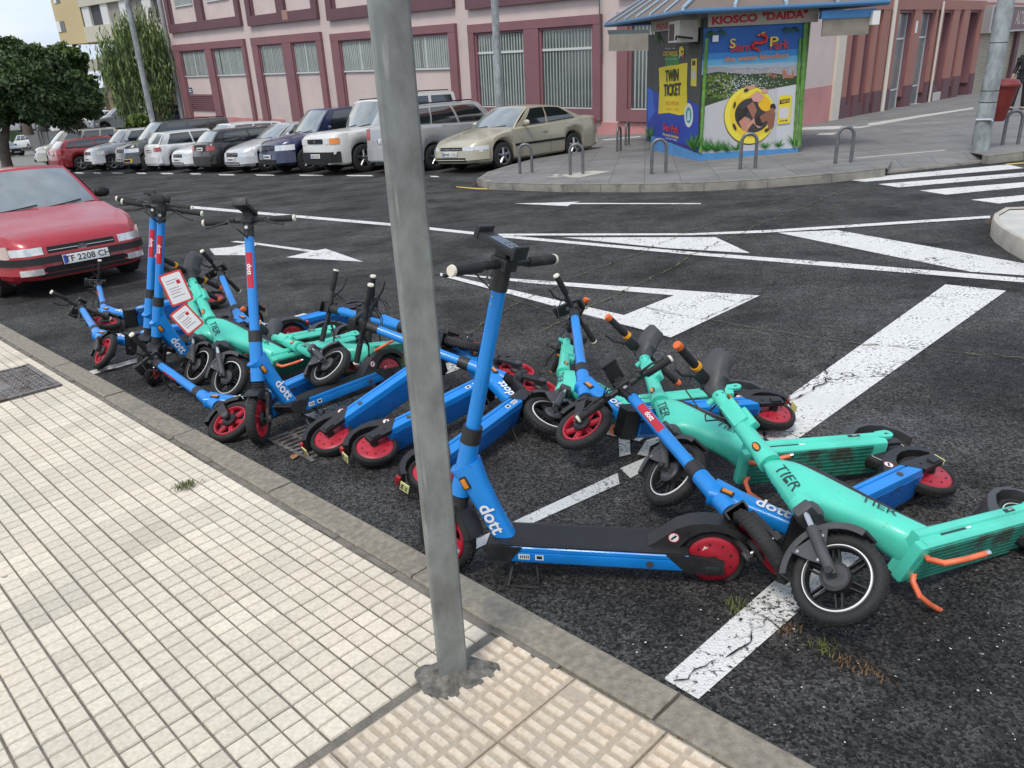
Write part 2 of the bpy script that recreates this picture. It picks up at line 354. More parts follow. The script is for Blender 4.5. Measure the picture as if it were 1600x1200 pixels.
# weeds strip of mortar lines where the pavement is sealed to the kerb
for k in range(30):
    s0 = random.uniform(-8, 1.4); l = random.uniform(.05, .3)
    b.box(0, 1, 0, 1, 0, 1, Mx.Translation(V((0, 0, 0))) @ frame(K(s0, 1.262, KH - .014), (E1.x, E1.y, 0), n=(0, 0, 1)) @ Mx.Diagonal((l, .022, random.uniform(.004, .012), 1)))
struct('pavement_mortar', b, MS4, smooth=False)
def tilemat(name, c1, c2):
    m = bpy.data.materials.new(name); m.use_nodes = True; n = m.node_tree; b = n.nodes['Principled BSDF']; L = n.links
    tc = n.nodes.new('ShaderNodeTexCoord')
    z = n.nodes.new('ShaderNodeTexNoise'); z.inputs['Scale'].default_value = 2.2; z.inputs['Detail'].default_value = 7; z.inputs['Roughness'].default_value = .65; L.new(tc.outputs['Object'], z.inputs[0])
    r = n.nodes.new('ShaderNodeMapRange'); r.inputs[1].default_value = .38; r.inputs[2].default_value = .66; L.new(z.outputs[0], r.inputs[0])
    mx = n.nodes.new('ShaderNodeMixRGB'); mx.inputs[1].default_value = (*c1, 1); mx.inputs[2].default_value = (*c2, 1); L.new(r.outputs[0], mx.inputs[0])
    at_ = n.nodes.new('ShaderNodeAttribute'); at_.attribute_name = 'tint'
    z2 = n.nodes.new('ShaderNodeTexNoise'); z2.inputs['Scale'].default_value = 70; z2.inputs['Detail'].default_value = 5; L.new(tc.outputs['Object'], z2.inputs[0])
    r2 = n.nodes.new('ShaderNodeMapRange'); r2.inputs[1].default_value = .3; r2.inputs[2].default_value = .7; r2.inputs[3].default_value = .86; r2.inputs[4].default_value = 1.1; L.new(z2.outputs[0], r2.inputs[0])
    mu = n.nodes.new('ShaderNodeMath'); mu.operation = 'MULTIPLY'; L.new(at_.outputs['Fac'], mu.inputs[0]); L.new(r2.outputs[0], mu.inputs[1])
    hs = n.nodes.new('ShaderNodeHueSaturation'); L.new(mx.outputs[0], hs.inputs['Color']); L.new(mu.outputs[0], hs.inputs['Value'])
    # black spots (old gum)
    vo = n.nodes.new('ShaderNodeTexVoronoi'); vo.inputs['Scale'].default_value = 9; vo.inputs['Randomness'].default_value = 1; L.new(tc.outputs['Object'], vo.inputs[0])
    wn = n.nodes.new('ShaderNodeTexWhiteNoise'); L.new(vo.outputs['Position'], wn.inputs[0])
    q = n.nodes.new('ShaderNodeMath'); q.operation = 'MULTIPLY'; q.inputs[1].default_value = .6; L.new(wn.outputs['Value'], q.inputs[0])
    q2 = n.nodes.new('ShaderNodeMath'); q2.operation = 'SUBTRACT'; q2.inputs[1].default_value = .5; L.new(q.outputs[0], q2.inputs[0])
    lt = n.nodes.new('ShaderNodeMath'); lt.operation = 'LESS_THAN'; L.new(vo.outputs['Distance'], lt.inputs[0]); L.new(q2.outputs[0], lt.inputs[1])
    mk = n.nodes.new('ShaderNodeMath'); mk.operation = 'MULTIPLY'; mk.inputs[1].default_value = .75; L.new(lt.outputs[0], mk.inputs[0])
    m3 = n.nodes.new('ShaderNodeMixRGB'); m3.inputs[2].default_value = (.10, .095, .09, 1); L.new(mk.outputs[0], m3.inputs[0]); L.new(hs.outputs[0], m3.inputs[1])
    L.new(m3.outputs[0], b.inputs['Base Color']); b.inputs['Roughness'].default_value = .8; b.inputs['Specular IOR Level'].default_value = .3
    bp = n.nodes.new('ShaderNodeBump'); bp.inputs['Strength'].default_value = .5; bp.inputs['Distance'].default_value = .004; L.new(z2.outputs[0], bp.inputs['Height']); L.new(bp.outputs[0], b.inputs['Normal'])
    return m
TILE = tilemat('cream_tile', (.635, .565, .455), (.59, .54, .445))
TACT = tilemat('tactile_tile', (.62, .50, .37), (.585, .53, .44))
import numpy as np
def pillows(name, m, rects, h0, h1, inset, rot=None):
    "many small raised blocks: (s0,s1,p0,p1,tint,dz)"
    vs = []; fs = []; tint = []
    for (s0, s1, p0, p1, t, dz) in rects:
        o = len(vs); i = inset
        for (a, c, z) in ((s0, p0, h0), (s1, p0, h0), (s1, p1, h0), (s0, p1, h0), (s0 + i, p0 + i, h1 + dz), (s1 - i, p0 + i, h1 + dz), (s1 - i, p1 - i, h1 + dz), (s0 + i, p1 - i, h1 + dz)):
            vs.append(K(a, c, z)); tint.append(t)
        fs += [(o + 4, o + 7, o + 6, o + 5)[::-1]] + [(o + j, o + (j + 1) % 4, o + 4 + (j + 1) % 4, o + 4 + j) for j in range(4)]
    me = bpy.data.meshes.new(name); me.from_pydata(vs, [], fs); me.materials.append(m)
    at_ = me.attributes.new('tint', 'FLOAT', 'POINT'); at_.data.foreach_set('value', tint)
    o = bpy.data.objects.new(name, me); COL.objects.link(o); o.matrix_basis = MS4; o['kind'] = 'structure'; return o
T = .305; c4 = T / 4
rects = []
SB = -1.455     # tactile strip starts here
mh = (-6.26, -5.50, .60, 1.20)   # manhole cover
rnd = random.Random(3)
nrow = 0
T1 = .2; c4 = T1 / 3
for i in range(0, 62):
    s1 = -1.466 - i * T1; s0 = s1 - T1
    for j in range(0, 25):
        p1 = 1.288 - j * T1 - (.03 if j == 0 else 0); p0 = 1.288 - (j + 1) * T1
        c4p = (p1 - p0) / 3
        tt = rnd.uniform(.90, 1.06)
        if rnd.random() < .08: tt *= .9
        dzt = rnd.uniform(-.0015, .0015)
        for a in range(3):
            for c in range(3):
                x0 = s0 + a * c4; y0 = p0 + c * c4p
                gs = .0024 + (.0018 if a == 0 else 0); gp = .0024 + (.0018 if c == 0 else 0)
                if x0 > mh[0] - .07 and x0 < mh[1] and y0 > mh[2] - .07 and y0 < mh[3]: continue
                ctr = K(x0 + .04, y0 + .04)
                if (ctr.xy - V((-.22, 1.75))).length < .0: continue
                rects.append((x0 + gs, x0 + c4 - .0024, y0 + gp, y0 + c4p - .0024, tt * rnd.uniform(.95, 1.05), dzt + rnd.uniform(-.0006, .0006)))
pillows('paving_tiles', TILE, rects, KH - .0142, KH - .0085, .0028)
rects = []; flat = []
g0 = G(900.3, 1056.1, KH); gs0 = g0.dot(E1); gp0 = g0.dot(E2)
for i in range(-2, 12):
    for j in range(0, 16):
        s0 = gs0 + (i - 1) * T; p1 = gp0 - j * T
        if s0 < SB - .02: s0c = max(s0, SB)
        else: s0c = s0
        if s0 + T < SB + .03: continue
        tt = rnd.uniform(.93, 1.06); dzt = rnd.uniform(-.001, .002)
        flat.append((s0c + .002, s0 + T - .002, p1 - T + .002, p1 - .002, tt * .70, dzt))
        # each tile: 4 bars long by 8 across
        for a in range(4):
            for c in range(8):
                x0 = s0 + .006 + a * (T - .01) / 4; y0 = p1 - T + .006 + c * (T - .01) / 8
                if x0 < SB: continue
                if rnd.random() < .015: continue
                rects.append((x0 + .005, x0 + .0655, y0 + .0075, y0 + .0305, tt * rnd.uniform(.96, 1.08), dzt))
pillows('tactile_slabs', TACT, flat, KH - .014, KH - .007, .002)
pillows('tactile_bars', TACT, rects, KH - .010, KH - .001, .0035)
# manhole cover
IRON = mat('rusty_iron', (.21, .195, .185), .55, .6, var=.3, vscale=30, dark=(.10, .06, .045), dthr=.55, dscale=14)
mhr = empty('manhole_cover', MS4, 'rectangular rusty iron inspection cover with raised tread set in the cream pavement tiles', 'manhole cover')
b = B().mat(IRON); fr = frame(K(mh[0], mh[2], KH - .012), (E1.x, E1.y, 0), n=(0, 0, 1))
lx, ly = mh[1] - mh[0], mh[3] - mh[2]
sgn = -1 if (fr @ V((0, 1, 0)) - fr.translation).xy.dot(E2) < 0 else 1
def mb(b, x0, x1, y0, y1, z0, z1):
    ya, yb = sorted((y0 * sgn, y1 * sgn)); b.box(x0, x1, ya, yb, z0, z1, fr)
for q in ((0, lx, 0, .035), (0, lx, ly - .035, ly), (0, .035, .035, ly - .035), (lx - .035, lx, .035, ly - .035)): mb(b, *q, 0, .012)
part('frame', b, mhr)
b = B().mat(IRON); mb(b, .04, lx - .04, .04, ly - .04, 0, .007)
nx, ny = 22, 16
for i in range(nx):
    for j in range(ny):
        x = .06 + (lx - .12) * i / (nx - 1); y = .06 + (ly - .12) * j / (ny - 1)
        if abs(x - lx / 2) < .12 and abs(y - ly / 2) < .07: continue
        dx, dy = (.013, .004) if (i + j) % 2 else (.004, .013)
        mb(b, x - dx, x + dx, y - dy, y + dy, .007, .011)
part('cover_plate', b, mhr)
# road gully grate under the standing scooters
gr = empty('drain_grate', MS4, 'dark iron drain grate in the asphalt beside the kerb, behind the lying scooters', 'drain grate')
b = B().mat(IRON); g1 = G(420, 690); fr = frame(V((g1.x, g1.y, .003)), (E1.x, E1.y, 0), n=(0, 0, 1)); sgn = 1
for i in range(9): mb(b, -.02 + i * .05, .005 + i * .05, 0, .36, 0, .006)
for j in range(4): mb(b, -.03, .44, j * .115, .022 + j * .115, .0, .005)
part('grating', b, gr)
# ---- painted road markings
def mark(name, polys, m=WPAINT, h=.004, h0=None):
    b = B().mat(m)
    for k, pl in enumerate(polys):
        b.poly([V((*G(*p), h)) for p in pl])
    return struct(name, b, MS4, smooth=False)
mark('painted_stripe', [[(1037, 1062), (1340, 794), (1392, 830), (1091, 1094)]])
mark('painted_stripe', [[(1477, 445), (1572, 455), (1228, 700), (1160, 672)]])
mark('painted_bay_line', [[(700, 864), (965, 740), (968, 757), (715, 872)], [(969, 733), (1045, 700), (1060, 708), (985, 748)]])
def bay(px, py, l, m, wd=.055):
    g = G(px, py); n_ = V((-E2.y, E2.x)); b = B().mat(m); b.poly([V((*(g - n_ * wd), .004)), V((*(g + n_ * wd), .004)), V((*(g + n_ * wd + E2 * l), .004)), V((*(g - n_ * wd + E2 * l), .004))]); return struct('painted_bay_line', b, MS4, smooth=False)
bay(128, 587, (G(482, 492) - G(128, 587)).length, WPAINT); bay(488, 654, 1.2, WPAINT2, .085)
mark('painted_symbol', [[(966, 676), (984, 676), (985, 712), (968, 716)], [(945, 668), (1010, 684), (1000, 692), (944, 680)], [(996, 712), (1010, 690), (1030, 684), (1034, 690), (1016, 700), (1012, 716)]], WPAINT2, h=.008)
mark('painted_edge_line', [[(300, 322), (620, 350), (770, 366), (1080, 394), (1310, 411), (1600, 435), (1600, 442), (1310, 418), (1080, 398.5), (770, 370), (620, 354), (300, 326)]])
mark('painted_edge_line', [[(770, 366.3), (800, 366), (1080, 365.5), (1200, 360.5), (1547, 338), (1547, 342), (1200, 364.5), (1080, 368.5), (800, 369), (772, 369.5)]], h=.008)
mark('painted_hatch', [[(880, 371.5), (1118, 371), (1172, 396), (1040, 388)], [(1215, 364), (1307, 360), (1600, 412), (1600, 431), (1515, 425), (1400, 402)]])
mark('painted_hatch', [[(690, 427), (820, 437.3), (1187, 462.5), (1048, 528), (912, 492), (690, 431.5), (690, 429), (975, 493), (1053, 462), (820, 442)]])
mark('painted_wedge_line', [[(688, 427.5), (912, 482), (975, 500), (1046, 528), (912, 491.5), (688, 432)]], h=.008)
mark('zebra_crossing', [[(1317, 281), (1575, 257.3), (1600, 263), (1352, 284.5)], [(1372, 288), (1700, 262), (1700, 267), (1404, 293.2)], [(1437, 298), (1700, 277), (1700, 283), (1478, 304.6)], [(1517, 312.5), (1700, 296), (1700, 302), (1561, 318.5)]])
mark('painted_kerb_line', [[(712, 291.5), (745, 294), (880, 296), (1000, 295.3), (1200, 287.2), (1320, 280.5), (1320, 282), (1200, 289), (1000, 297.6), (880, 298), (745, 296), (714, 293)], [(1570, 256.2), (1700, 246), (1700, 247.5), (1575, 257.8)]], YPAINT)
mark('painted_arrow', [[(803, 318.3), (880, 316.3), (907, 315.3), (897, 317.4), (1095, 317.8), (1095, 319.2), (893, 319.2), (887, 322.3)]])
mark('painted_arrow', [[(447, 402.5), (483, 394.2), (400, 382.5), (400, 379.5), (493, 392), (509, 389), (567, 409.3)], [(327.5, 389), (363, 386), (385, 381), (360, 378.2), (370, 376.8), (402, 379.5), (402, 382.5), (386, 392), (385, 399.2), (335, 399)]])
mark('painted_bay_dashes', [[(x - wd, y - .9), (x + wd, y - .9 + .1), (x + wd + 4, y + .9), (x - wd + 4, y + .9)] for x, y, wd in
     ((122, 270.3, 6), (150, 270.3, 5), (182, 270.5, 8), (219, 270.8, 7), (259, 271.2, 9), (304, 271.8, 8), (352, 273.2, 12), (412, 273.7, 14), (484, 274, 18), (560, 274.5, 20), (640, 275, 16), (677, 276, 6))])
# cracks with moss
MOSS = mat('mossy_crack', (.13, .12, .045), .95, var=.5, vscale=60, bump=1, bscale=200)
CRK = mat('dark_crack', (.012, .012, .012), .95, var=.3, vscale=60)
def crack(name, pts, wd, m, h=.012, seed=1):
    r = random.Random(seed); P = []
    q = [V((*G(*p), 0)) for p in pts]
    for a, c in zip(q[:-1], q[1:]):
        n_ = max(2, int((c - a).length / .03))
        for i in range(n_): P.append(a.lerp(c, i / n_))
    P.append(q[-1]); b = B().mat(m); off = 0.; ring = []
    for i, p in enumerate(P):
        t = (P[min(i + 1, len(P) - 1)] - P[max(i - 1, 0)]).normalized(); nn = V((-t.y, t.x, 0)); off = off * .8 + r.uniform(-1, 1) * min(.02, wd * 2.4)
        ww = wd * r.uniform(.15, 1.2) * (.3 if (sin(i * .7 + seed) > .55) else 1); c = p + nn * off
        ring.append((c + nn * ww + V((0, 0, h)), c - nn * ww + V((0, 0, h))))
    vs = [v for a in ring for v in a]; fs = [(2 * i, 2 * i + 2, 2 * i + 3, 2 * i + 1) for i in range(len(ring) - 1)]
    b.add(vs, fs); return struct(name, b, MS4, smooth=False)
crack('road_crack', [(845, 520), (905, 490), (1000, 445), (1070, 405), (1180, 355), (1270, 318), (1332, 290)], .009, MOSS, seed=1)
crack('road_crack', [(700, 545), (760, 505), (840, 460), (900, 432), (1000, 395), (1110, 350), (1270, 297)], .007, MOSS, seed=2)
crack('road_crack', [(600, 500), (700, 470), (790, 465), (860, 490)], .005, MOSS, seed=3)
crack('road_crack', [(1110, 500), (1200, 520), (1320, 536), (1420, 545), (1600, 560)], .007, MOSS, seed=4)
crack('road_crack', [(1040, 462), (1000, 480), (1095, 500), (1190, 458), (1215, 440)], .005, CRK, seed=5)
crack('road_crack', [(1150, 950), (1200, 970), (1290, 1000), (1380, 1050), (1600, 1180)], .002, CRK, seed=6)
crack('road_crack', [(1310, 545), (1290, 600), (1210, 650), (1200, 690)], .006, CRK, seed=8)
crack('road_crack', [(1052, 1068), (1070, 1062), (1085, 1050), (1112, 1035), (1130, 1032), (1165, 1012), (1172, 1000), (1170, 985), (1188, 980), (1196, 968)], .0035, CRK, seed=9)
crack('road_crack', [(1160, 950), (1175, 958), (1192, 964), (1212, 975), (1230, 988)], .0035, CRK, seed=19)
# litter: leaves, moss tufts, dry weeds
GRN = mat('weed_green', (.10, .12, .03), .9, var=.3); DRY = mat('dry_weed', (.15, .09, .045), .95, var=.3); LEAF = mat('dead_leaf', (.30, .14, .06), .8, var=.3)
b = B(); r = random.Random(5)
def tuft(x, y, n, hgt, m, h0=0.):
    b.mat(m); g = G(x, y, h0)
    for i in range(n):
        a = r.uniform(0, 6.28); d = r.uniform(0, .05); p = V((g.x + cos(a) * d, g.y + sin(a) * d, h0)); tdir = V((r.uniform(-1, 1), r.uniform(-1, 1), r.uniform(.3, 1.4))).normalized() * hgt * r.uniform(.4, 1.2)
        sd_ = V((-tdir.y, tdir.x, 0)).normalized() * .0025; b.add([p - sd_, p + sd_, p + tdir], [(0, 1, 2)])
for (x, y, n, hg, m, h0) in ((1150, 952, 60, .03, GRN, 0), (1285, 1010, 60, .03, GRN, 0), (1325, 1035, 60, .02, DRY, 0), (1350, 1045, 30, .02, DRY, 0), (1375, 1058, 30, .02, DRY, 0), (1232, 985, 60, .02, DRY, 0), (1560, 372, 60, .14, GRN, 0), (1590, 395, 60, .12, GRN, 0), (1548, 350, 60, .06, LEAF, 0),
     (1575, 380, 60, .05, LEAF, 0), (1385, 270, 40, .15, GRN, 0), (1112, 292, 40, .12, GRN, 0), (745, 290, 60, .12, DRY, 0), (990, 294, 20, .07, GRN, 0), (1023, 293, 20, .07, GRN, 0), (290, 759, 90, .028, GRN, KH), (300, 756, 60, .022, GRN, KH), (280, 762, 40, .02, GRN, KH)): tuft(x, y, n, hg, m, h0)
o = part('weeds', b, None, MS4, smooth=False, fix=False); tag(o, kind='stuff', label='thin weeds and moss tufts in cracks and along the kerbs', cat='weeds')
b = B().mat(mat('pale_litter', (.6, .58, .52), .9))
for i in range(260):
    g = G(r.uniform(780, 1600), r.uniform(560, 1190)); 
    if g.dot(E2) < 1.46: continue
    a = r.uniform(0, 6.28); s_ = r.uniform(.0015, .005); u = V((cos(a), sin(a), 0)) * s_; v_ = V((-sin(a), cos(a), 0)) * s_ * r.uniform(.3, 1); c = V((g.x, g.y, .006))
    b.add([c - u, c + v_, c + u, c - v_ * .6], [(0, 1, 2, 3)])
o = part('grit', b, None, MS4, smooth=False); tag(o, kind='stuff', label='scattered grit and crumbs on the asphalt', cat='grit')
b = B().mat(LEAF)
for (x, y) in ((460, 716), (412, 722)):
    g = G(x, y); c = V((g.x, g.y, .008)); pts = [(0, -.03), (.018, -.005), (.015, .015), (0, .035), (-.015, .012), (-.017, -.008)]
    b.poly([c + V((p[0] * 1.2, p[1], .004 * abs(p[0]) * 60)) for p in pts]); break
tag(part('fallen_leaf', b, None, MS4), 'single dry brown leaf on the asphalt beside the kerb', 'leaf')
# ---- far pavement with kerb
FP = [(745, 279.5), (762, 285), (800, 286.5), (880, 288.5), (1000, 288), (1100, 285.5), (1200, 280), (1300, 272), (1384, 263)]
FH = .13
def Gv(x, y, h): g = G(x, y, h); return V((g.x, g.y, h))
edge = [Gv(x, y, FH) for x, y in FP]
rampa = Gv(1400, 266.5, .03); rampb = Gv(1535, 249, .03)
rt = [Gv(1545, 243.5, FH), Gv(1600, 237.5, FH), Gv(1800, 220, FH), Gv(2600, 185, FH)]
left = [Gv(762, 268.5, FH), Gv(800, 257, FH), Gv(862, 240, FH), Gv(905, 226, FH), Gv(932, 214, FH)]
facadeK = V((8.4, 23.9))
SLAB = bpy.data.materials.new('grey_paving'); SLAB.use_nodes = True
def brickmat(m, c1, c2, cm, bw, bh, ms, rot=0., bump=.3):
    n = m.node_tree; b = n.nodes['Principled BSDF']; L = n.links; tc = n.nodes.new('ShaderNodeTexCoord'); mp = n.nodes.new('ShaderNodeMapping'); mp.inputs['Rotation'].default_value = (0, 0, rot)
    br = n.nodes.new('ShaderNodeTexBrick'); br.inputs['Scale'].default_value = 1; br.inputs['Brick Width'].default_value = bw; br.inputs['Row Height'].default_value = bh; br.inputs['Mortar Size'].default_value = ms
    br.inputs['Color1'].default_value = (*c1, 1); br.inputs['Color2'].default_value = (*c2, 1); br.inputs['Mortar'].default_value = (*cm, 1); br.offset = 0
    L.new(tc.outputs['Object'], mp.inputs[0]); L.new(mp.outputs[0], br.inputs[0])
    z = n.nodes.new('ShaderNodeTexNoise'); z.inputs['Scale'].default_value = .9; z.inputs['Detail'].default_value = 8; z.inputs['Roughness'].default_value = .7; L.new(tc.outputs['Object'], z.inputs[0])
    r_ = n.nodes.new('ShaderNodeMapRange'); r_.inputs[1].default_value = .3; r_.inputs[2].default_value = .7; r_.inputs[3].default_value = .75; r_.inputs[4].default_value = 1.22; L.new(z.outputs[0], r_.inputs[0])
    hs = n.nodes.new('ShaderNodeHueSaturation'); L.new(br.outputs[0], hs.inputs['Color']); L.new(r_.outputs[0], hs.inputs['Value']); L.new(hs.outputs[0], b.inputs['Base Color']); b.inputs['Roughness'].default_value = .85
    bp = n.nodes.new('ShaderNodeBump'); bp.inputs['Strength'].default_value = bump; bp.inputs['Distance'].default_value = .01; L.new(br.outputs['Fac'], bp.inputs['Height']); bp.invert = True; L.new(bp.outputs[0], b.inputs['Normal'])
brickmat(SLAB, (.195, .19, .185), (.155, .152, .15), (.10, .098, .095), .6, .3, .008, rad(10))
Wf = MS.transposed()
b = B().mat(SLAB)
outer = edge + [Gv(1384, 263, FH) + V((.05, .05, 0)), Gv(1395, 250, FH), Gv(1515, 238, FH)] + rt + [V((60, 40, FH)), V((60, 62, FH)), V((3.2, 31.5, FH))] + left[::-1]
b.poly(outer)
b.poly([rampa + V((-.12, 0, 0)), rampb + V((.1, 0, 0)), Gv(1515, 238, FH), Gv(1395, 250, FH)])
b.poly([Gv(1384, 263, FH), Gv(1395, 250, FH), rampa + V((-.12, 0, 0))]); b.poly([rampb + V((.1, 0, 0)), Gv(1545, 243.5, FH), Gv(1515, 238, FH)])
struct('far_pavement', b, MS4, smooth=False)
b = B().mat(mat('old_kerb', (.20, .19, .165), .9, var=.25, vscale=4, bump=.5, bscale=120, dark=(.11, .105, .09), dthr=.6, dscale=3))
def kerbrun(b, line, inw=.14, h=FH):
    for a, c in zip(line[:-1], line[1:]):
        n_ = max(1, round((c - a).xy.length / .9))
        for i in range(n_):
            p, q = a.lerp(c, i / n_), a.lerp(c, (i + 1) / n_); t = (q - p).normalized(); nn = V((-t.y, t.x, 0)) * inw; p = p + t * .004; q = q - t * .004
            z = V((0, 0, 1)); o_ = nn.normalized() * .012
            b.loft([[V((x.x, x.y, -.1)) for x in [p]] + [p - z * .015, p + o_ + z * .004, p + nn + z * .004, V(((p + nn).x, (p + nn).y, -.1))], [V((q.x, q.y, -.1)), q - z * .015, q + o_ + z * .004, q + nn + z * .004, V(((q + nn).x, (q + nn).y, -.1))]])
kerbrun(b, [left[1], left[0]] + edge)
kerbrun(b, rt)
kerbrun(b, [Gv(1384, 268, .035), Gv(1540, 250.5, .035)], .13)
struct('far_kerb', b, MS4)
PALE = mat('pale_slab', (.40, .38, .33), .85, var=.12, vscale=4); PALE2 = mat('pale_slab_white', (.46, .45, .42), .85, var=.1, vscale=4)
b = B().mat(PALE)
def pl(pts, h, m=None):
    if m: b.mat(m)
    b.poly([Gv(x, y, h) for x, y in pts])
b.add([V((p.x, p.y, p.z + .005)) for p in (Gv(1405, 264.5, .035), Gv(1532, 248.5, .035), Gv(1475, 234.5, FH), Gv(1335, 247, FH))], [(0, 1, 2, 3)])
for pts in ([(850, 277), (925, 266.5), (955, 267.5), (905, 277.5)], [(862, 273), (870, 272), (890, 277), (878, 277.5)], [(1255, 199), (1310, 196.5), (1345, 198), (1300, 202), (1250, 203)], [(1300, 202.5), (1345, 200), (1385, 193), (1345, 197.5)], [(1282, 208), (1310, 207), (1300, 211), (1275, 211)], [(940, 218), (1000, 212.5), (1002, 214), (945, 219.5)],
            [(1355, 193), (1440, 179.5), (1520, 168), (1522, 170), (1440, 183), (1360, 197)]): pl(pts, FH + .005, PALE2 if pts[0][0] != 850 else PALE)
struct('pale_slabs', b, MS4, smooth=False)
# traffic island at the right
b = B().mat(mat('island_concrete', (.40, .37, .32), .85, var=.15, vscale=5, bump=.4, bscale=150))
isl = [Gv(x, y, .16) for x, y in ((1552, 333), (1550, 342), (1558, 352), (1580, 366), (1600, 376), (1760, 440), (1900, 420), (1760, 335), (1600, 322), (1570, 323))]
def isle(b, pts, h, dz=0.):
    cc = sum((V(p) for p in pts), V()) / len(pts); r0 = [V((p.x, p.y, -.1)) for p in pts]; r1 = [V((p.x, p.y, h - .035)) for p in pts]; r2 = [p.lerp(cc, .03) for p in pts]; r2 = [V((p.x, p.y, h)) for p in r2]; r3 = [V((p.lerp(cc, .13).x, p.lerp(cc, .13).y, h)) for p in pts]
    b.loft([r0, r1, r2, r3], cap=False); b.mat(PALE2); b.poly([V((p.x, p.y, h - .01)) for p in r3])
isle(b, isl, .16); struct('traffic_island', b, MS4)
# left: side street pavement strip beyond the red car, with the tree pit
b = B().mat(mat('side_pavement', (.20, .20, .19), .85, var=.2, vscale=2))
sp = [Gv(x, y, .1) for x, y in ((-60, 262), (112, 263), (98, 252), (88, 240), (70, 233), (30, 238), (-60, 246))]
b.loft([[V((p.x, p.y, -.1)) for p in sp], sp]); struct('side_pavement', b, MS4)
# ================================================================ SCOOTERS
BLUE = mat('scooter_blue', (.006, .205, .60), .36, var=.10, vscale=6, coat=.25, scuff=(.22, .36, .50), dark=(.015, .10, .30), dthr=.69, dscale=26)
MINT = mat('scooter_mint', (.075, .56, .42), .38, var=.09, vscale=6, coat=.2, scuff=(.45, .58, .52), dark=(.045, .30, .22), dthr=.68, dscale=24)
MINTD = mat('scooter_mint_dirty', (.03, .25, .175), .6, var=.35, vscale=9, dark=(.05, .07, .05), dthr=.54, dscale=9)
BLUED = mat('scooter_blue_underside', (.010, .13, .42), .5, var=.25, vscale=9, dark=(.02, .05, .12), dthr=.6, dscale=9)
BLK = mat('black_plastic', (.016, .016, .017), .5, var=.2, vscale=20, bump=.15, bscale=300)
BLK2 = mat('black_rubber', (.014, .014, .014), .72, var=.3, vscale=25, bump=.35, bscale=150, dark=(.06, .055, .05), dthr=.64, dscale=14)
GRY = mat('dark_grey_plastic', (.05, .052, .055), .55, var=.25, vscale=14, bump=.1, bscale=200)
STL = mat('bright_steel', (.55, .56, .57), .25, 1.)
RED = mat('wheel_red', (.38, .014, .030), .45, var=.2, vscale=18, dark=(.12, .02, .02), dthr=.66, dscale=15)
REDS = mat('sticker_red', (.45, .012, .03), .4)
WHT = mat('lettering_white', (.72, .72, .70), .5)
CRM = mat('cream_cap', (.66, .62, .50), .5)
BLKT = mat('lettering_black', (.012, .03, .03), .5)
AMB = mat('amber_reflector', (.60, .20, .01), .25, coat=.5)
ORG = mat('orange_plastic', (.72, .13, .02), .45, var=.15, vscale=30)
YOR = mat('yellow_orange_plastic', (.75, .32, .02), .45, var=.1, vscale=30)
CORAL = mat('kickstand_orange', (.70, .15, .06), .45, var=.2, vscale=25)
SCR = mat('display_glass', (.02, .025, .03), .12, coat=.6)
TLR = mat('tail_light_red', (.35, .01, .015), .25, coat=.5)
YPL = mat('pale_yellow_plate', (.65, .62, .28), .5)
def sec_ring(A, Bp, w, n=20, pw=2.6):
    "superellipse ring spanned by side-plane segment A-B (x,z) and half width w in y"
    A, Bp = V((A[0], 0, A[1])), V((Bp[0], 0, Bp[1])); c = (A + Bp) / 2; h = (A - Bp) / 2; r = []
    for i in range(n):
        a = 2 * pi * i / n; ca, sa = cos(a), sin(a)
        r.append(c + h * (abs(ca) ** (2 / pw)) * (1 if ca >= 0 else -1) + V((0, w, 0)) * (abs(sa) ** (2 / pw)) * (1 if sa >= 0 else -1))
    return r
def tyre(b, c, R, r, w=.023):
    b.mat(BLK2); prof = []
    for i in range(14):
        a = 2 * pi * i / 14; k = 1.0
        prof.append((R - r + r * cos(a), w * sin(a)))
    b.lathe(prof, c, 'y', 44, closed=True)
    # tread grooves as small blocks standing proud of the crown
    for i in range(40):
        a = 2 * pi * i / 40; M = Mx.Translation(V(c)) @ Mx.Rotation(-a, 4, 'Y') @ Mx.Translation(V((R - .0012, 0, 0)))
        for sg in (-1, 1): b.box(-.0015, .0015, sg * .003, sg * .015, -.0045, .0045, M @ Mx.Rotation(sg * .5, 4, 'X'))
class ScooterD:
    X0, Z0, ANG, TR, RR, FR = .861, .449, rad(76.3), .028, .113, .139
    COLS, ST, BAR, BW = .116, .645, .734, .25
def axis(d): return V((-cos(d.ANG), 0, sin(d.ANG)))
def steer_matrix(d, a):
    P = V((d.X0, 0, d.Z0)); return Mx.Translation(P) @ Mx.Rotation(a, 4, axis(d)) @ Mx.Translation(-P)
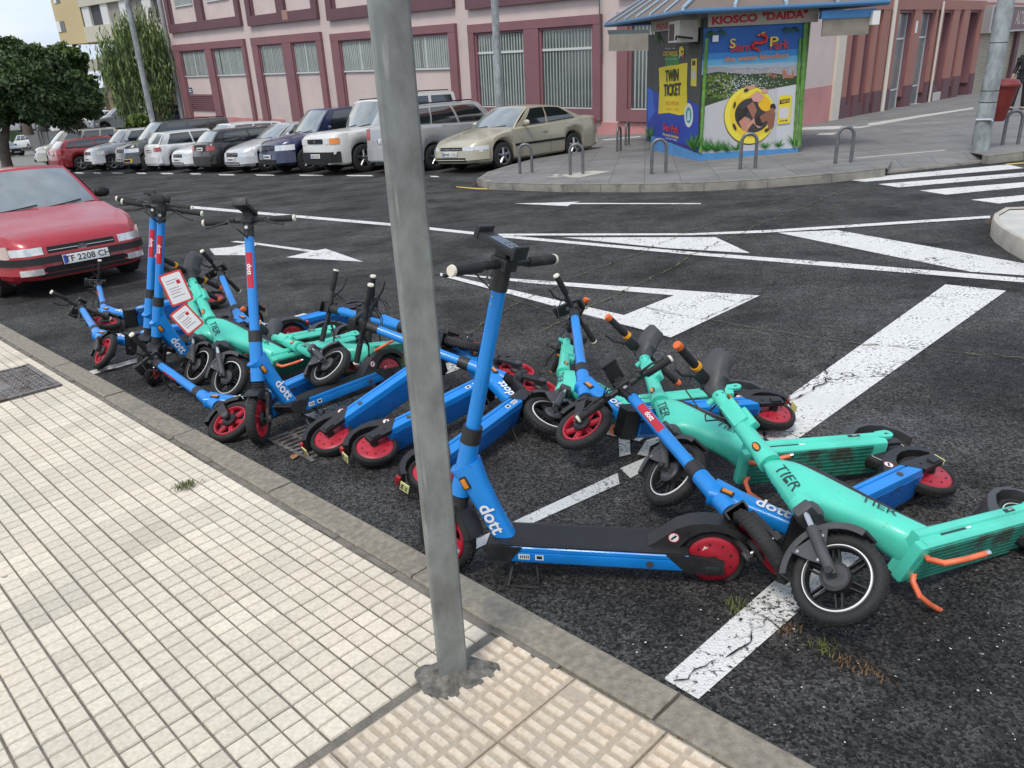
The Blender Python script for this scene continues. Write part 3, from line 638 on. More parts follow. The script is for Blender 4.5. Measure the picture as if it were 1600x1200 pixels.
def handlebar_stuff(root, d, capm, ringm, on, fwd, hw, colr, lever=True, steps=None):
    "bar, grips, levers; returns list of steered parts"
    out = []
    c = on(d.BAR)
    def P(y, f=0., u=0.): return c + V((0, y, 0)) + fwd * f + axis(d) * u
    b = B().mat(BLK); b.tube([P(-hw + .01, -.012), P(-.09, -.004), P(-.03, 0), P(.03, 0), P(.09, -.004), P(hw - .01, -.012)], [.0115, .012, .016, .016, .012, .0115], 12)
    b.rbox(-.035, .035, -.03, .03, -.02, .022, .006, Mx.Translation(c) @ Mx.Rotation(-rad(90) + d.ANG, 4, 'Y'))
    out.append(part('handlebar', b, root))
    for sg in (-1, 1):
        b = B().mat(BLK2); b.tube([P(sg * (hw - .135), -.01), P(sg * (hw - .13), -.01), P(sg * (hw - .012), -.012)], [.015, .0172, .0172], 14)
        if ringm: b.mat(ringm); b.tube([P(sg * (hw - .15), -.01), P(sg * (hw - .134), -.01)], .0215, 14)
        g = part('grip', b, root)
        b = B().mat(capm); b.tube([P(sg * (hw - .012), -.012), P(sg * (hw - .008), -.012), P(sg * (hw + (.012 if ringm else .0)), -.012)], [.0165, .0185, .0165], 16)
        part('end_cap', b, g); out.append(g)
        if lever:
            b = B().mat(BLK); b.tube([P(sg * (hw - .16), .0), P(sg * (hw - .15), .03, -.012), P(sg * (hw - .10), .052, -.03), P(sg * (hw - .055), .05, -.04), P(sg * (hw - .042), .055, -.04)], [.009, .0075, .0055, .005, .006], 8)
            b.rbox(-.014, .014, -.014, .014, -.012, .012, .004, Mx.Translation(P(sg * (hw - .165), .006)))
            out.append(part('brake_lever', b, root))
    return out
def make_dott():
    d = ScooterD; a = axis(d); P0 = V((d.X0, 0, d.Z0)); on = lambda s: P0 + a * s
    fwd = V((sin(d.ANG), 0, cos(d.ANG)))
    root = empty('electric_scooter', Mx.Identity(4))
    st = []  # steered parts
    # deck
    b = B().mat(BLUE)
    prof = [(-.055, .094), (.055, .094), (.078, .100), (.081, .106), (.081, .138), (.076, .140), (.076, .1435), (.081, .1455), (.081, .158), (.078, .161), (-.078, .161), (-.081, .158), (-.081, .1455), (-.076, .1435), (-.076, .140), (-.081, .138), (-.081, .106), (-.078, .100)]
    b.prism(prof, .085, .70, 'x')
    b.mat(BLUED)
    for k in range(11): y = -.05 + k * .01; b.box(.10, .69, y - .0025, y + .0025, .0915, .0945)
    dk = part('deck', b, root)
    b = B().mat(BLK); b.prism([(.085, .160), (.085, .1675), (.775, .1675), (.79, .160)], -.076, .076, 'y')
    for k in range(84):
        x = .20 + k * .0062; b.box(x, x + .0031, -.068, .068, .1672, .1692)
    part('deck_mat', b, root)
    b = B().mat(BLK); b.prism([(.66, .1608), (.785, .1608), (.797, .150), (.775, .108), (.735, .097), (.71, .097)], -.0825, .0825, 'y'); part('deck_nose', b, root)
    b = B().mat(BLK); b.prism([(.16, .1612), (.10, .1612), (-.0, .150), (-.035, .14), (-.035, .092), (.06, .0925), (.09, .0925)], .062, .0826, 'y'); b.prism([(.16, .1612), (.10, .1612), (-.0, .150), (-.035, .14), (-.035, .092), (.06, .0925), (.09, .0925)], -.0826, -.062, 'y')
    for sg in (-1, 1):
        b.rbox(-.02, .03, sg * .085 - .006, sg * .085 + .006, .098, .128, .003); b.cyl((.07, sg * .083, .125), (.07, sg * .0855, .125), .006, n=10)
    parts('axle_bracket', b, root)
    b = B().mat(GRY); 
    for sg in (-1, 1): b.cyl((.215, sg * .0812, .122), (.215, sg * .0835, .122), .013, n=14)
    part('deck_plug', b, dk)
    b = B().mat(WHT)
    for sg in (-1, 1):
        for x0, x1 in ((.585, .615), (.635, .675)): b.box(x0, x1, sg * .0811, sg * .0816, .113, .134)
    b.mat(BLKT)
    for sg in (-1, 1):
        for k in range(5): b.box(.638 + k * .007, .642 + k * .007, sg * .0816, sg * .0819, .117, .130)
        b.box(.59, .61, sg * .0816, sg * .0819, .117, .130)
    part('sticker', b, dk)
    # rear wheel
    rw = part('rear_wheel', B().mat(STL).cyl((0, -.062, d.RR), (0, .062, d.RR), .008, n=10), root)
    b = B(); tyre(b, (0, 0, d.RR), d.RR, .0125, .024); part('tyre', b, rw)
    b = B().mat(RED); b.lathe([(.0, .030), (.022, .030), (.03, .026), (.072, .021), (.082, .021), (.091, .014), (.091, -.014), (.082, -.021), (.072, -.021), (.03, -.026), (.022, -.030), (.0, -.030)], (0, 0, d.RR), 'y', 36)
    for sg in (-1, 1):
        for k in range(9):
            an = 2 * pi * k / 9; x, z = cos(an) * .064, sin(an) * .064
            b.mat(BLK).cyl((x, sg * .021, d.RR + z), (x, sg * .0245, d.RR + z), .0042, n=8)
            x1, z1 = cos(an + .2) * .042, sin(an + .2) * .042
        b.mat(BLK).cyl((0, sg * .028, d.RR), (0, sg * .06, d.RR), .022, .016, n=14)
    part('hub_motor', b, rw)
    # rear fender
    b = B().mat(BLK); outer = [(.235, .162), (.20, .182), (.165, .212), (.125, .243), (.08, .261), (.03, .268), (-.03, .263), (-.075, .246), (-.108, .222), (-.128, .192)]
    inner = [(x, d.RR + z) for x, z in [(cos(rad(t)) * .127, sin(rad(t)) * .127) for t in (148, 130, 110, 90, 70, 50, 32, 22)]]
    b.prism(outer + inner, -.035, .035, 'y')
    for sg in (-1, 1): b.prism(outer + inner, sg * .035, sg * .040, 'y')
    rfe = part('rear_fender', b, root)
    M = frame((.012, .0222, d.RR + .035), (.9, 0, .35), n=(0, 1, 0)); b = B().mat(CRM).box(-.024, .024, -.012, .012, .0, .0012, M); part('sticker', b, rw)
    b = B().mat(WHT); c = V((.10, 0, .258)); fr = frame((.085, .0405, .222), (-1, 0, 0), n=(0, 1, 0))
    for sg in (1, -1):
        M = frame((.135, sg * .0403, .208), (-sg, 0, 0), n=(0, sg, 0))
        b.mat(WHT).add([M @ V((cos(t) * .019, sin(t) * .019, .0005)) for t in [2 * pi * k / 20 for k in range(20)]], [tuple(range(20))])
        b.mat(REDS).add([M @ V((cos(t) * q, sin(t) * q, .001)) for k in range(20) for t, q in ((2 * pi * k / 20, .0195), (2 * pi * k / 20, .0165))], [(2 * k, (2 * k + 2) % 40, (2 * k + 3) % 40, 2 * k + 1) for k in range(20)])
        b.mat(BLKT).add([M @ V((x, y, .0012)) for x, y in ((-.011, -.005), (-.007, -.011), (.011, .005), (.006, .011))], [(0, 1, 2, 3)])
    part('prohibition_sticker', b, rfe)
    b = B().mat(TLR).rbox(-.140, -.124, -.022, .022, .188, .214, .004); part('tail_light', b, rfe)
    b = B().mat(YPL).box(-.148, -.144, -.022, .022, .128, .176); b.mat(BLKT)
    btext(b, 'BM', .022, frame((-.1485, 0, .163), (0, -1, 0), n=(-1, 0, 0)), .01); btext(b, 'AK', .022, frame((-.1485, 0, .141), (0, -1, 0), n=(-1, 0, 0)), .01)
    b.mat(BLK).box(-.144, -.141, -.006, .006, .17, .20); part('number_plate', b, rfe)
    # neck
    b = B().mat(BLUE); rg = []
    for t, wd, h in ((0, .036, .040), (.15, .0345, .039), (.4, .033, .040), (.7, .034, .046), (.88, .037, .054), (1., .036, .062)):
        c = V((.735, 0, .150)).lerp(V((.868, 0, .445)), t); dx = V((.295, 0, -.133)).normalized()
        A = c - dx * h * (1.0) ; Bq = c + dx * h * .9
        rg.append(sec_ring((A.x, A.z), (Bq.x, Bq.z), wd, 20, 3.6))
    b.loft(rg)
    b.cyl(on(-.125), on(.085), .037, .034, 20)
    nk = part('neck', b, root)
    b = B().mat(WHT); dn = (V((.735, 0, .150)) - V((.868, 0, .445))).normalized()
    cc = V((.775, 0, .245))
    btext(b, 'dott', .072, frame(cc + V((0, .0365, 0)), dn, n=(0, 1, 0)), .022)
    part('lettering', b, nk)
    b = B().mat(WHT); btext(b, 'dott', .072, frame(cc + V((0, -.0365, 0)), -dn, n=(0, -1, 0)), .022); part('lettering', b, nk)
    for sg in (-1, 1):
        M = frame(V((.862, sg * .036, .385)) , dn, n=(0, sg, 0))
        b = B().mat(BLK).rbox(-.025, .025, -.014, .014, -.004, .005, .004, M); b.mat(AMB).rbox(-.019, .019, -.009, .009, .003, .009, .003, M); part('amber_reflector', b, root)
    # kickstand
    b = B().mat(BLK); b.tube([(.70, .02, .097), (.705, .055, .06), (.715, .10, .010), (.70, .10, .008), (.60, .10, .008), (.61, .08, .04), (.62, .03, .097)], .0065, 8); ks = part('kickstand', b, root)
    # steered: collar, stem ...
    b = B().mat(BLK); b.cyl(on(.086), on(.146), .036, .035, 20); 
    collar = part('folding_collar', b, root)
    b = B().mat(BLUE); b.tube([on(.146), on(.40), on(d.ST)], [.0265, .0255, .0245], 22)
    b.mat(STL)
    for s_ in (.60, .625): b.cyl(on(s_) + V((0, .022, 0)), on(s_) + V((0, .0265, 0)), .004, n=8)
    stem = part('stem', b, root); st.append(stem)
    b = B().mat(REDS)
    Mst = frame(on(.47) , -a, n=fwd)
    for k in range(-3, 3):
        a0, a1 = k * .24, (k + 1) * .24
        b.add([Mst @ V((x, sin(q) * .0262, cos(q) * .0262)) for q in (a0, a1) for x in (-.09, .10)], [(0, 1, 3, 2)])
    s1 = part('stem_sticker', b, stem)
    b = B().mat(WHT); btext(b, 'dott', .034, frame(on(.47) + fwd * .0264, -a, n=fwd), .02); part('lettering', b, stem)
    b = B().mat(BLK); b.cyl(on(d.ST), on(d.BAR + .02), .0275, .029, 18); b.cyl(on(.69) + fwd * .02, on(.69) + fwd * .034, .014, n=14); b.mat(STL).cyl(on(.69) + fwd * .034, on(.69) + fwd * .037, .009, n=12)
    st.append(part('stem_clamp', b, root))
    st += handlebar_stuff(root, d, CRM, None, on, fwd, d.BW, BLK)
    # phone holder / display
    M = Mx.Translation(on(d.BAR + .045)) @ Mx.Rotation(-rad(20), 4, 'Y')
    b = B().mat(BLK).rbox(-.055, .105, -.034, .034, -.002, .020, .005, M); b.rbox(.098, .118, -.037, .037, -.004, .038, .005, M); b.rbox(-.062, -.048, -.034, .034, -.012, .034, .005, M); b.rbox(-.02, .03, -.018, .018, -.035, .0, .005, M)
    ph = part('phone_holder', b, root); st.append(ph)
    b = B().mat(SCR).box(-.035, .06, -.026, .026, .0202, .0212, M); b.mat(GRY)
    for x, y in ((-.02, -.015), (0, -.015), (-.02, .005), (0, .005)): b.box(x, x + .008, y, y + .008, .0212, .0216, M)
    part('screen', b, ph)
    # cables
    b = B().mat(BLK)
    for sg, k in ((1, .03), (-1, .045), (-1, .02)):
        c = on(d.BAR); pts = [c + V((0, sg * .10, 0)) + fwd * .02, c + V((0, sg * .07, 0)) + fwd * (.04 + k) - a * .03, c + V((0, sg * .03, 0)) + fwd * (.05 + k) - a * .06, on(d.ST) + fwd * .03 - a * .01]
        b.tube(pts, .003, 6, cap=False)
    st.append(part('cable', b, root))
    # bellows + fork
    b = B().mat(BLK2); pts = []; rr = []
    for k in range(19): pts.append(on(-.125 - k * .0045)); rr.append(.034 if k % 2 else .029)
    b.tube(pts, rr, 18); st.append(part('bellows', b, root))
    fw = V((P0.x + a.x / a.z * (d.FR - P0.z) + d.TR, 0, d.FR))
    b = B().mat(BLK); top = on(-.205)
    b.rbox(-.03, .03, -.062, .062, -.02, .02, .008, Mx.Translation(top) @ Mx.Rotation(d.ANG - rad(90), 4, 'Y'))
    dirn = (fw - top).normalized(); rear = V((-dirn.z, 0, dirn.x)) * -1
    for sg in (-1, 1):
        poly = []
        for t, h in ((0, .026), (.35, .024), (.75, .022), (.95, .02)): q = top.lerp(fw, t); poly.append((q.x + rear.x * h, q.z + rear.z * h))
        for t in range(7): an = math.atan2(dirn.z, dirn.x) + rad(90) - rad(180) * t / 6; poly.append((fw.x + cos(an) * .022, fw.z + sin(an) * .022)) if False else None
        poly2 = []
        for t, h in ((.95, .02), (.75, .022), (.35, .024), (0, .026)): q = top.lerp(fw, t); poly2.append((q.x - rear.x * h, q.z - rear.z * h))
        tip = fw + dirn * .024
        b.prism(poly + [(tip.x + rear.x * .01, tip.z + rear.z * .01), (tip.x - rear.x * .01, tip.z - rear.z * .01)] + poly2, sg * .046, sg * .062, 'y')
        b.mat(GRY).cyl(fw + V((0, sg * .062, 0)), fw + V((0, sg * .070, 0)), .020, .017, n=16); b.mat(BLK)
    st.append(part('fork', b, root))
    b = B().mat(BLK); o_ = arc((fw.x, fw.z), .160, rad(66), rad(166), 12); i_ = arc((fw.x, fw.z), .153, rad(166), rad(66), 12)
    b.prism(o_ + i_, -.036, .036, 'y'); o_ = arc((fw.x, fw.z), .157, rad(66), rad(166), 12); i_ = arc((fw.x, fw.z), .128, rad(166), rad(66), 12)
    for sg in (-1, 1): b.prism(o_ + i_, sg * .034, sg * .040, 'y')
    st.append(part('front_fender', b, root))
    fwo = part('front_wheel', B().mat(STL).cyl(fw - V((0, .062, 0)), fw + V((0, .062, 0)), .007, n=10), root)
    b = B(); tyre(b, fw, d.FR, .020, .026); part('tyre', b, fwo)
    b = B().mat(RED); b.lathe([(.099, -.019), (.103, -.012), (.103, .012), (.099, .019), (.091, .019), (.086, .012), (.086, -.012), (.091, -.019)], fw, 'y', 40, closed=True)
    for k in range(6):
        an = 2 * pi * k / 6 + .3
        for dd in (-.16, .16):
            p0 = fw + V((cos(an + dd) * .03, 0, sin(an + dd) * .03)); p1 = fw + V((cos(an + dd * .55) * .090, 0, sin(an + dd * .55) * .090)); b.tube([p0, p1], [.010, .008], 6, flat=1.3)
    b.cyl(fw - V((0, .024, 0)), fw + V((0, .024, 0)), .034, n=20)
    for sg in (-1, 1): b.mat(BLK).lathe([(.0, sg * .036), (.034, sg * .036), (.042, sg * .026), (.042, sg * .020)], fw, 'y', 24)
    part('rim', b, fwo); st.append(fwo)
    return root, [s.name for s in st]
class ScooterT:
    X0, Z0, ANG, TR, RR, FR = .871, .40, rad(79.5), .048, .124, .145
    COLS, ST, BAR, BW = .22, .645, .69, .27
def make_tier():
    d = ScooterT; a = axis(d); P0 = V((d.X0, 0, d.Z0)); on = lambda s: P0 + a * s
    fwd = V((sin(d.ANG), 0, cos(d.ANG))); root = empty('electric_scooter', Mx.Identity(4)); st = []
    # deck: mint rails, dirty underside, dark mat
    b = B().mat(MINT)
    prof = [(-.060, .092), (.060, .092), (.076, .097), (.083, .108), (.083, .122), (.079, .126), (.079, .134), (.085, .140), (.085, .163), (.081, .168), (-.081, .168), (-.085, .163), (-.085, .140), (-.079, .134), (-.079, .126), (-.083, .122), (-.083, .108), (-.076, .097)]
    b.prism(prof, .03, .66, 'x')
    for sg in (-1, 1):
        y0, y1 = sorted((sg * .062, sg * .0855)); b.prism(arc((-.0, .150), .024, rad(80), rad(280), 10) + [(.03, .128), (.05, .139), (.05, .169)], y0, y1, 'y')
    dk = part('deck', b, root)
    b = B().mat(MINTD); b.box(.10, .655, -.074, .074, .0880, .0925)
    for k in range(8): y = -.065 + k * .0186; b.box(.10, .655, y - .002, y + .002, .0862, .0885)
    part('underside', b, dk)
    b = B().mat(BLK2); b.box(.05, .56, -.070, .070, .168, .1725)
    for k in range(60): x = .06 + k * .0082; b.box(x, x + .004, -.062, .062, .1725, .1740)
    part('deck_mat', b, root)
    b = B().mat(BLKT)
    for sg in (-1, 1):
        b.box(.43, .56, sg * .0795, sg * .0797 + sg * .0006, .1265, .1335); b.mat(WHT).box(.40, .425, sg * .0795, sg * .0797 + sg * .0006, .1265, .1335); b.mat(BLKT)
        M = frame((.16, sg * .0855, .1515), (-sg, 0, 0), n=(0, sg, 0)); b.mat(BLKT).rbox(-.028, .028, -.008, .008, -.001, .0008, .0006, M)
        b.mat(WHT); btext(b, 'BILITY', .010, M @ Mx.Translation(V((.006, 0, .0008))), .01)
        b.mat(BLKT); btext(b, 'ec.', .018, frame((.005, sg * .0856, .150), (-sg, 0, 0), n=(0, sg, 0)), .03)
    part('sticker', b, dk)
    # body
    b = B().mat(MINT)
    p = lambda s, o=0.: ((on(s) + fwd * o).x, (on(s) + fwd * o).z)
    secs = [(p(.215, .030), p(-.005, .030), .010), (p(.222, .018), p(-.012, .024), .032), (p(.225, -.005), p(-.012, .005), .040), (p(.222, -.03), p(-.01, -.022), .046), (p(.205, -.062), p(-.012, -.055), .052), ((.758, .575), (.792, .345), .054),
            ((.715, .51), (.765, .315), .055), ((.665, .425), (.725, .268), .056), ((.615, .335), (.685, .215), .060), ((.575, .262), (.665, .165), .068), ((.545, .205), (.660, .125), .076), ((.525, .17), (.655, .100), .082)]
    b.loft([sec_ring(*s, 28, 2.7) for s in secs]); b.cyl(on(-.012), on(.03), .040, .040, 20)
    body_mesh = b.mesh('t'); bmx = bmesh.new(); bmx.from_mesh(body_mesh); tree = BVHTree.FromBMesh(bmx); bmx.free(); bpy.data.meshes.remove(body_mesh)
    b.rbox(.60, .69, -.078, .078, .094, .135, .012)
    bd = part('body', b, root)
    dn = V((.625 - .735, 0, .36 - .54)).normalized()
    for sg in (1, -1):
        for c_, dd in (((.655, sg * .10, .300), dn), ((.862, sg * .10, .51), -a)):
            b = B().mat(BLKT); btext(b, 'TIER', .047, frame(V(c_), dd * sg, n=(0, sg, 0)), .0, 1.3, tree); part('lettering', b, bd)
    b = B().mat(BLK); pts = [(.775, .600), (.745, .568), (.708, .520), (.658, .435), (.606, .343), (.563, .266), (.530, .205), (.50, .172)]
    b.tube([V((x - .002, 0, z + .004)) for x, z in pts], [.012, .02, .024, .024, .024, .026, .03, .02], 14, flat=1.5, up=(0, 0, 1)); pad = part('top_pad', b, root)
    # rear wheel and fender
    rw = part('rear_wheel', B().mat(STL).cyl((0, -.062, d.RR), (0, .062, d.RR), .008, n=10), root)
    b = B(); tyre(b, (0, 0, d.RR), d.RR, .0135, .027); part('tyre', b, rw)
    b = B().mat(BLK); b.lathe([(.0, .034), (.05, .034), (.085, .024), (.099, .018), (.099, -.018), (.085, -.024), (.05, -.034), (.0, -.034)], (0, 0, d.RR), 'y', 36)
    for sg in (-1, 1): b.mat(WHT).lathe([(.095, sg * .0205), (.0985, sg * .0200)], (0, 0, d.RR), 'y', 40)
    part('hub_motor', b, rw)
    b = B().mat(GRY); o_ = [(.20, .172), (.16, .215), (.10, .258), (.03, .278), (-.04, .272), (-.095, .245), (-.135, .20), (-.150, .16)]
    b.prism(o_ + [(cos(rad(t)) * .140, d.RR + sin(rad(t)) * .140) for t in (168, 140, 115, 90, 65, 40, 25)], -.050, .050, 'y')
    rf = part('rear_fender', b, root)
    b = B().mat(TLR).rbox(-.160, -.146, -.02, .02, .165, .20, .004); part('tail_light', b, rf)
    b = B().mat(BLK)
    for sg in (-1, 1): b.rbox(-.04, .12, sg * .064 - .008, sg * .064 + .008, .098, .135, .005)
    parts('axle_bracket', b, root)
    # double kickstand
    b = B().mat(CORAL)
    for sg in (-1, 1): b.tube([(.64, sg * .035, .10), (.665, sg * .05, .075), (.66, sg * .075, .035), (.61, sg * .105, .012), (.55, sg * .135, -.005)], [.010, .010, .0095, .009, .009], 10)
    b.mat(STL)
    for sg in (-1, 1): b.cyl((.555, sg * .132, -.004), (.545, sg * .138, -.007), .0105, n=10)
    part('kickstand', b, root)
    # steered stem
    b = B().mat(MINT); b.tube([on(.22), on(.24), on(.30), on(.45), on(.60), on(d.ST)], [.0405, .040, .034, .030, .028, .0275], 22)
    b.rbox(-.030, .030, -.010, .034, .0, .12, .006, Mx.Translation(on(.42)) @ Mx.Rotation(d.ANG - rad(90), 4, 'Y') @ Mx.Translation(V((-.01, 0, 0))))
    b.rbox(-.018, .018, -.043, .0, .0, .17, .006, Mx.Translation(on(.36)) @ Mx.Rotation(d.ANG - rad(90), 4, 'Y'))
    b.rbox(-.055, -.02, -.02, .02, .0, .09, .006, Mx.Translation(on(.39)) @ Mx.Rotation(d.ANG - rad(90), 4, 'Y'))
    b.cyl(on(.615) + fwd * .02, on(.615) + fwd * .05, .014, n=12)
    b.mat(BLKT).box(-.0275, .0275, -.016, .016, .53, .575, Mx.Translation(on(0)) @ Mx.Rotation(d.ANG - rad(90), 4, 'Y') @ Mx.Translation(V((-.0008, 0, 0))))
    b.mat(WHT).box(-.010, .010, -.0445, -.043, .05, .10, Mx.Translation(on(.36)) @ Mx.Rotation(d.ANG - rad(90), 4, 'Y'))
    b.mat(BLKT)
    for k in range(7):
        s_ = .60 + .0 * k; b.cyl(on(.60 + (k % 2) * .02) + V((0, cos(k * .9) * .026, 0)) + fwd * sin(k * .9) * .026, on(.60 + (k % 2) * .02) + V((0, cos(k * .9) * .0285, 0)) + fwd * sin(k * .9) * .0285, .0038, n=8)
    stem = part('stem', b, root); st.append(stem)
    for sg in (-1, 1):
        M = frame(on(.285) + V((0, sg * .034, 0)), a, n=(0, sg, 0)); b = B().mat(BLK)
        ring = [(cos(t) * .024, sin(t) * .0135) for t in [2 * pi * k / 18 for k in range(18)]]
        b.loft([[M @ V((x, y, -.006)) for x, y in ring], [M @ V((x, y, .003)) for x, y in ring], [M @ V((x * .85, y * .8, .005)) for x, y in ring]])
        b.mat(AMB).loft([[M @ V((x * .78, y * .7, .004)) for x, y in ring], [M @ V((x * .7, y * .55, .0075)) for x, y in ring]]); r_ = part('amber_reflector', b, root); st.append(r_)
    # head cover (smooth grey hood over the stem top, leaning back)
    b = B().mat(GRY); rg = []
    for t, o, h, wd in ((.62, 0, .030, .030), (.645, -.002, .036, .034), (.675, -.012, .048, .040), (.705, -.03, .060, .044), (.735, -.055, .062, .046), (.755, -.085, .056, .046), (.765, -.115, .046, .043), (.765, -.128, .030, .030)):
        c = on(t) + fwd * o; tilt = min(1, max(0, (t - .64) / .11)); ax_ = (fwd * (1 - tilt * .8) + a * tilt).normalized(); A = c + ax_ * h; Bq = c - ax_ * h; rg.append(sec_ring((A.x, A.z), (Bq.x, Bq.z), wd, 20, 2.6))
    b.loft(rg); st.append(part('head_cover', b, root))
    st += handlebar_stuff(root, d, ORG, YOR, on, fwd, d.BW, BLK)
    b = B().mat(BLK); c = on(d.BAR)
    for sg in (-1, 1): b.rbox(-.022, .03, sg * .085 - .035, sg * .085 + .035, -.022, .022, .008, Mx.Translation(c))
    b.mat(ORG).rbox(.0, .02, -.115, -.095, .018, .03, .003, Mx.Translation(c)); st += parts('switch_housing', b, root)
    b = B().mat(BLK)
    for sg, k in ((1, .03), (-1, .045), (-1, .015)): b.tube([c + V((0, sg * .11, 0)) + fwd * .02, c + V((0, sg * .09, 0)) + fwd * (.05 + k) - a * .03, c + V((0, sg * .04, 0)) + fwd * (.055 + k) - a * .10, on(.50) + fwd * .03], .0032, 6, cap=False)
    st.append(part('cable', b, root))
    # fork
    fw = V((P0.x + a.x / a.z * (d.FR - P0.z) + d.TR, 0, d.FR)); top = on(-.015)
    b = B().mat(GRY); b.tube([on(-.008), on(-.02), on(-.05), on(-.062)], [.040, .044, .043, .034], 20)
    R_ = Mx.Translation(on(-.04)) @ Mx.Rotation(d.ANG - rad(90), 4, 'Y'); b.rbox(-.03, .03, -.075, .075, -.022, .018, .01, R_)
    for sg in (-1, 1):
        p0 = on(-.05) + V((0, sg * .060, 0)); p1 = fw + V((0, sg * .060, 0)); dr = p1 - p0
        b.mat(STL).cyl(p0, p0 + dr * .32, .0105, n=14)
        b.mat(GRY).tube([p0 + dr * .28, p0 + dr * .32, p0 + dr * .5, p0 + dr * .9, p0 + dr * 1.05], [.017, .0195, .0185, .018, .015], 14)
        b.mat(BLK).cyl(p1 + V((0, sg * .012, 0)), p1 + V((0, sg * .022, 0)), .012, n=12)
    st.append(part('fork', b, root))
    b = B().mat(GRY); o_ = arc((fw.x, fw.z), .168, rad(48), rad(172), 18); i_ = arc((fw.x, fw.z), .160, rad(172), rad(48), 18)
    b.prism(o_ + i_, -.045, .045, 'y')
    o_ = arc((fw.x, fw.z), .165, rad(48), rad(172), 18)
    for sg in (-1, 1):
        b.prism(o_ + arc((fw.x, fw.z), .146, rad(172), rad(48), 18), sg * .043, sg * .048, 'y')
        b.prism([(fw.x + cos(t) * r_, fw.z + sin(t) * r_) for t, r_ in ((rad(75), .15), (rad(130), .15), (rad(118), .07), (rad(88), .045), (rad(78), .08))], sg * .0481, sg * .053, 'y')
        b.mat(STL)
        for t, r_ in ((rad(80), .13), (rad(122), .125), (rad(92), .06)): b.cyl((fw.x + cos(t) * r_, sg * .053, fw.z + sin(t) * r_), (fw.x + cos(t) * r_, sg * .0555, fw.z + sin(t) * r_), .0055, n=8)
        b.mat(GRY)
    st.append(part('front_fender', b, root))
    fwo = part('front_wheel', B().mat(STL).cyl(fw - V((0, .062, 0)), fw + V((0, .062, 0)), .007, n=10), root)
    b = B(); tyre(b, fw, d.FR, .0205, .027); part('tyre', b, fwo)
    b = B().mat(BLK); b.lathe([(.103, -.021), (.109, -.012), (.109, .012), (.103, .021), (.097, .019), (.093, .010), (.093, -.010), (.097, -.019)], fw, 'y', 44, closed=True)
    for sg in (-1, 1): b.mat(WHT).lathe([(.1025, sg * .0214), (.1062, sg * .0205), (.1072, sg * .0150)], fw, 'y', 48)
    b.mat(BLK)
    for k in range(6):
        an = 2 * pi * k / 6 + .2
        for dd in (-.0085, .0085):
            u = V((cos(an), 0, sin(an))); q = V((-sin(an), 0, cos(an))) * dd; b.tube([fw + u * .035 + q * 1.2, fw + u * .096 + q], [.0048, .0042], 6, flat=2.2, up=(cos(an + pi / 2), 0, sin(an + pi / 2)))
    b.cyl(fw - V((0, .030, 0)), fw + V((0, .030, 0)), .047, n=24); b.mat(GRY)
    for sg in (-1, 1): b.cyl(fw + V((0, sg * .030, 0)), fw + V((0, sg * .036, 0)), .040, .034, n=24)
    part('rim', b, fwo); st.append(fwo)
    return root, [s.name for s in st]
POSES = {"A": ["D", 0.0091, -0.0493, -3.3305, 0.671, 2.288, -0.1249, -0.5534], "B": ["D", 0.0733, -0.2887, -2.226, -0.7534, 4.5506, -0.276, 0.6627], "D": ["D", 0.0069, -0.056, 3.6669, -1.6086, 5.5185, -0.3336, 1.1226], "C": ["D", 0.1093, -0.063, 4.1438, -2.0726, 6.0584, -0.377, 0.6575], "E": ["D", 0.635, -1.6346, -1.7263, -2.2306, 6.073, -0.3224, -0.9777], "F": ["D", 0.6313, -1.6976, -1.8708, -2.6806, 7.0738, -0.3812, 0.1824], "G": ["D", 0.8117, -1.5403, -1.6456, -0.9352, 4.7106, -0.2039, -0.5472], "H": ["D", -0.7776, 2.1837, 2.9133, -1.1471, 6.0669, -0.2938, -0.6115], "I": ["D", -1.2541, -0.7141, 0.3679, -0.8654, 3.5744, -0.1679, 0.7137], "J": ["D", -1.2372, -0.551, 0.5162, -0.6159, 3.3747, -0.1459, 0.2073], "K": ["D", -1.121, -0.6301, 0.807, -0.2898, 3.0445, -0.1281, 0.1486], "L": ["D", 0.1073, -1.8048, -2.2635, 1.2792, 3.3453, -0.0629, -0.6041], "M": ["D", 0.4495, -1.6869, -2.0329, 1.6769, 2.5971, 0.0042, 0.99], "T6": ["T", -0.2791, 2.2022, 2.8473, 1.8614, 2.244, -0.0291, -0.9382], "T5": ["T", -0.1215, 2.1708, 2.5458, 1.5948, 2.8239, -0.0205, -0.8549], "T4": ["T", -0.0981, 2.1028, 2.3556, 1.1568, 3.5413, -0.0797, 0.4346], "T1": ["T", 0.4228, -1.1859, -2.0355, -1.0278, 5.2007, -0.2758, -0.987], "T2": ["T", 0.4008, -1.4712, -2.1151, -1.2398, 5.411, -0.2851, -0.8792], "T3": ["T", -0.9337, 2.8317, 2.4577, -0.3457, 4.9816, -0.197, -0.8188]}
def rotvec(r):
    v = V(r); t = v.length
    return Mx.Rotation(t, 4, v.normalized()) if t > 1e-9 else Mx.Identity(4)
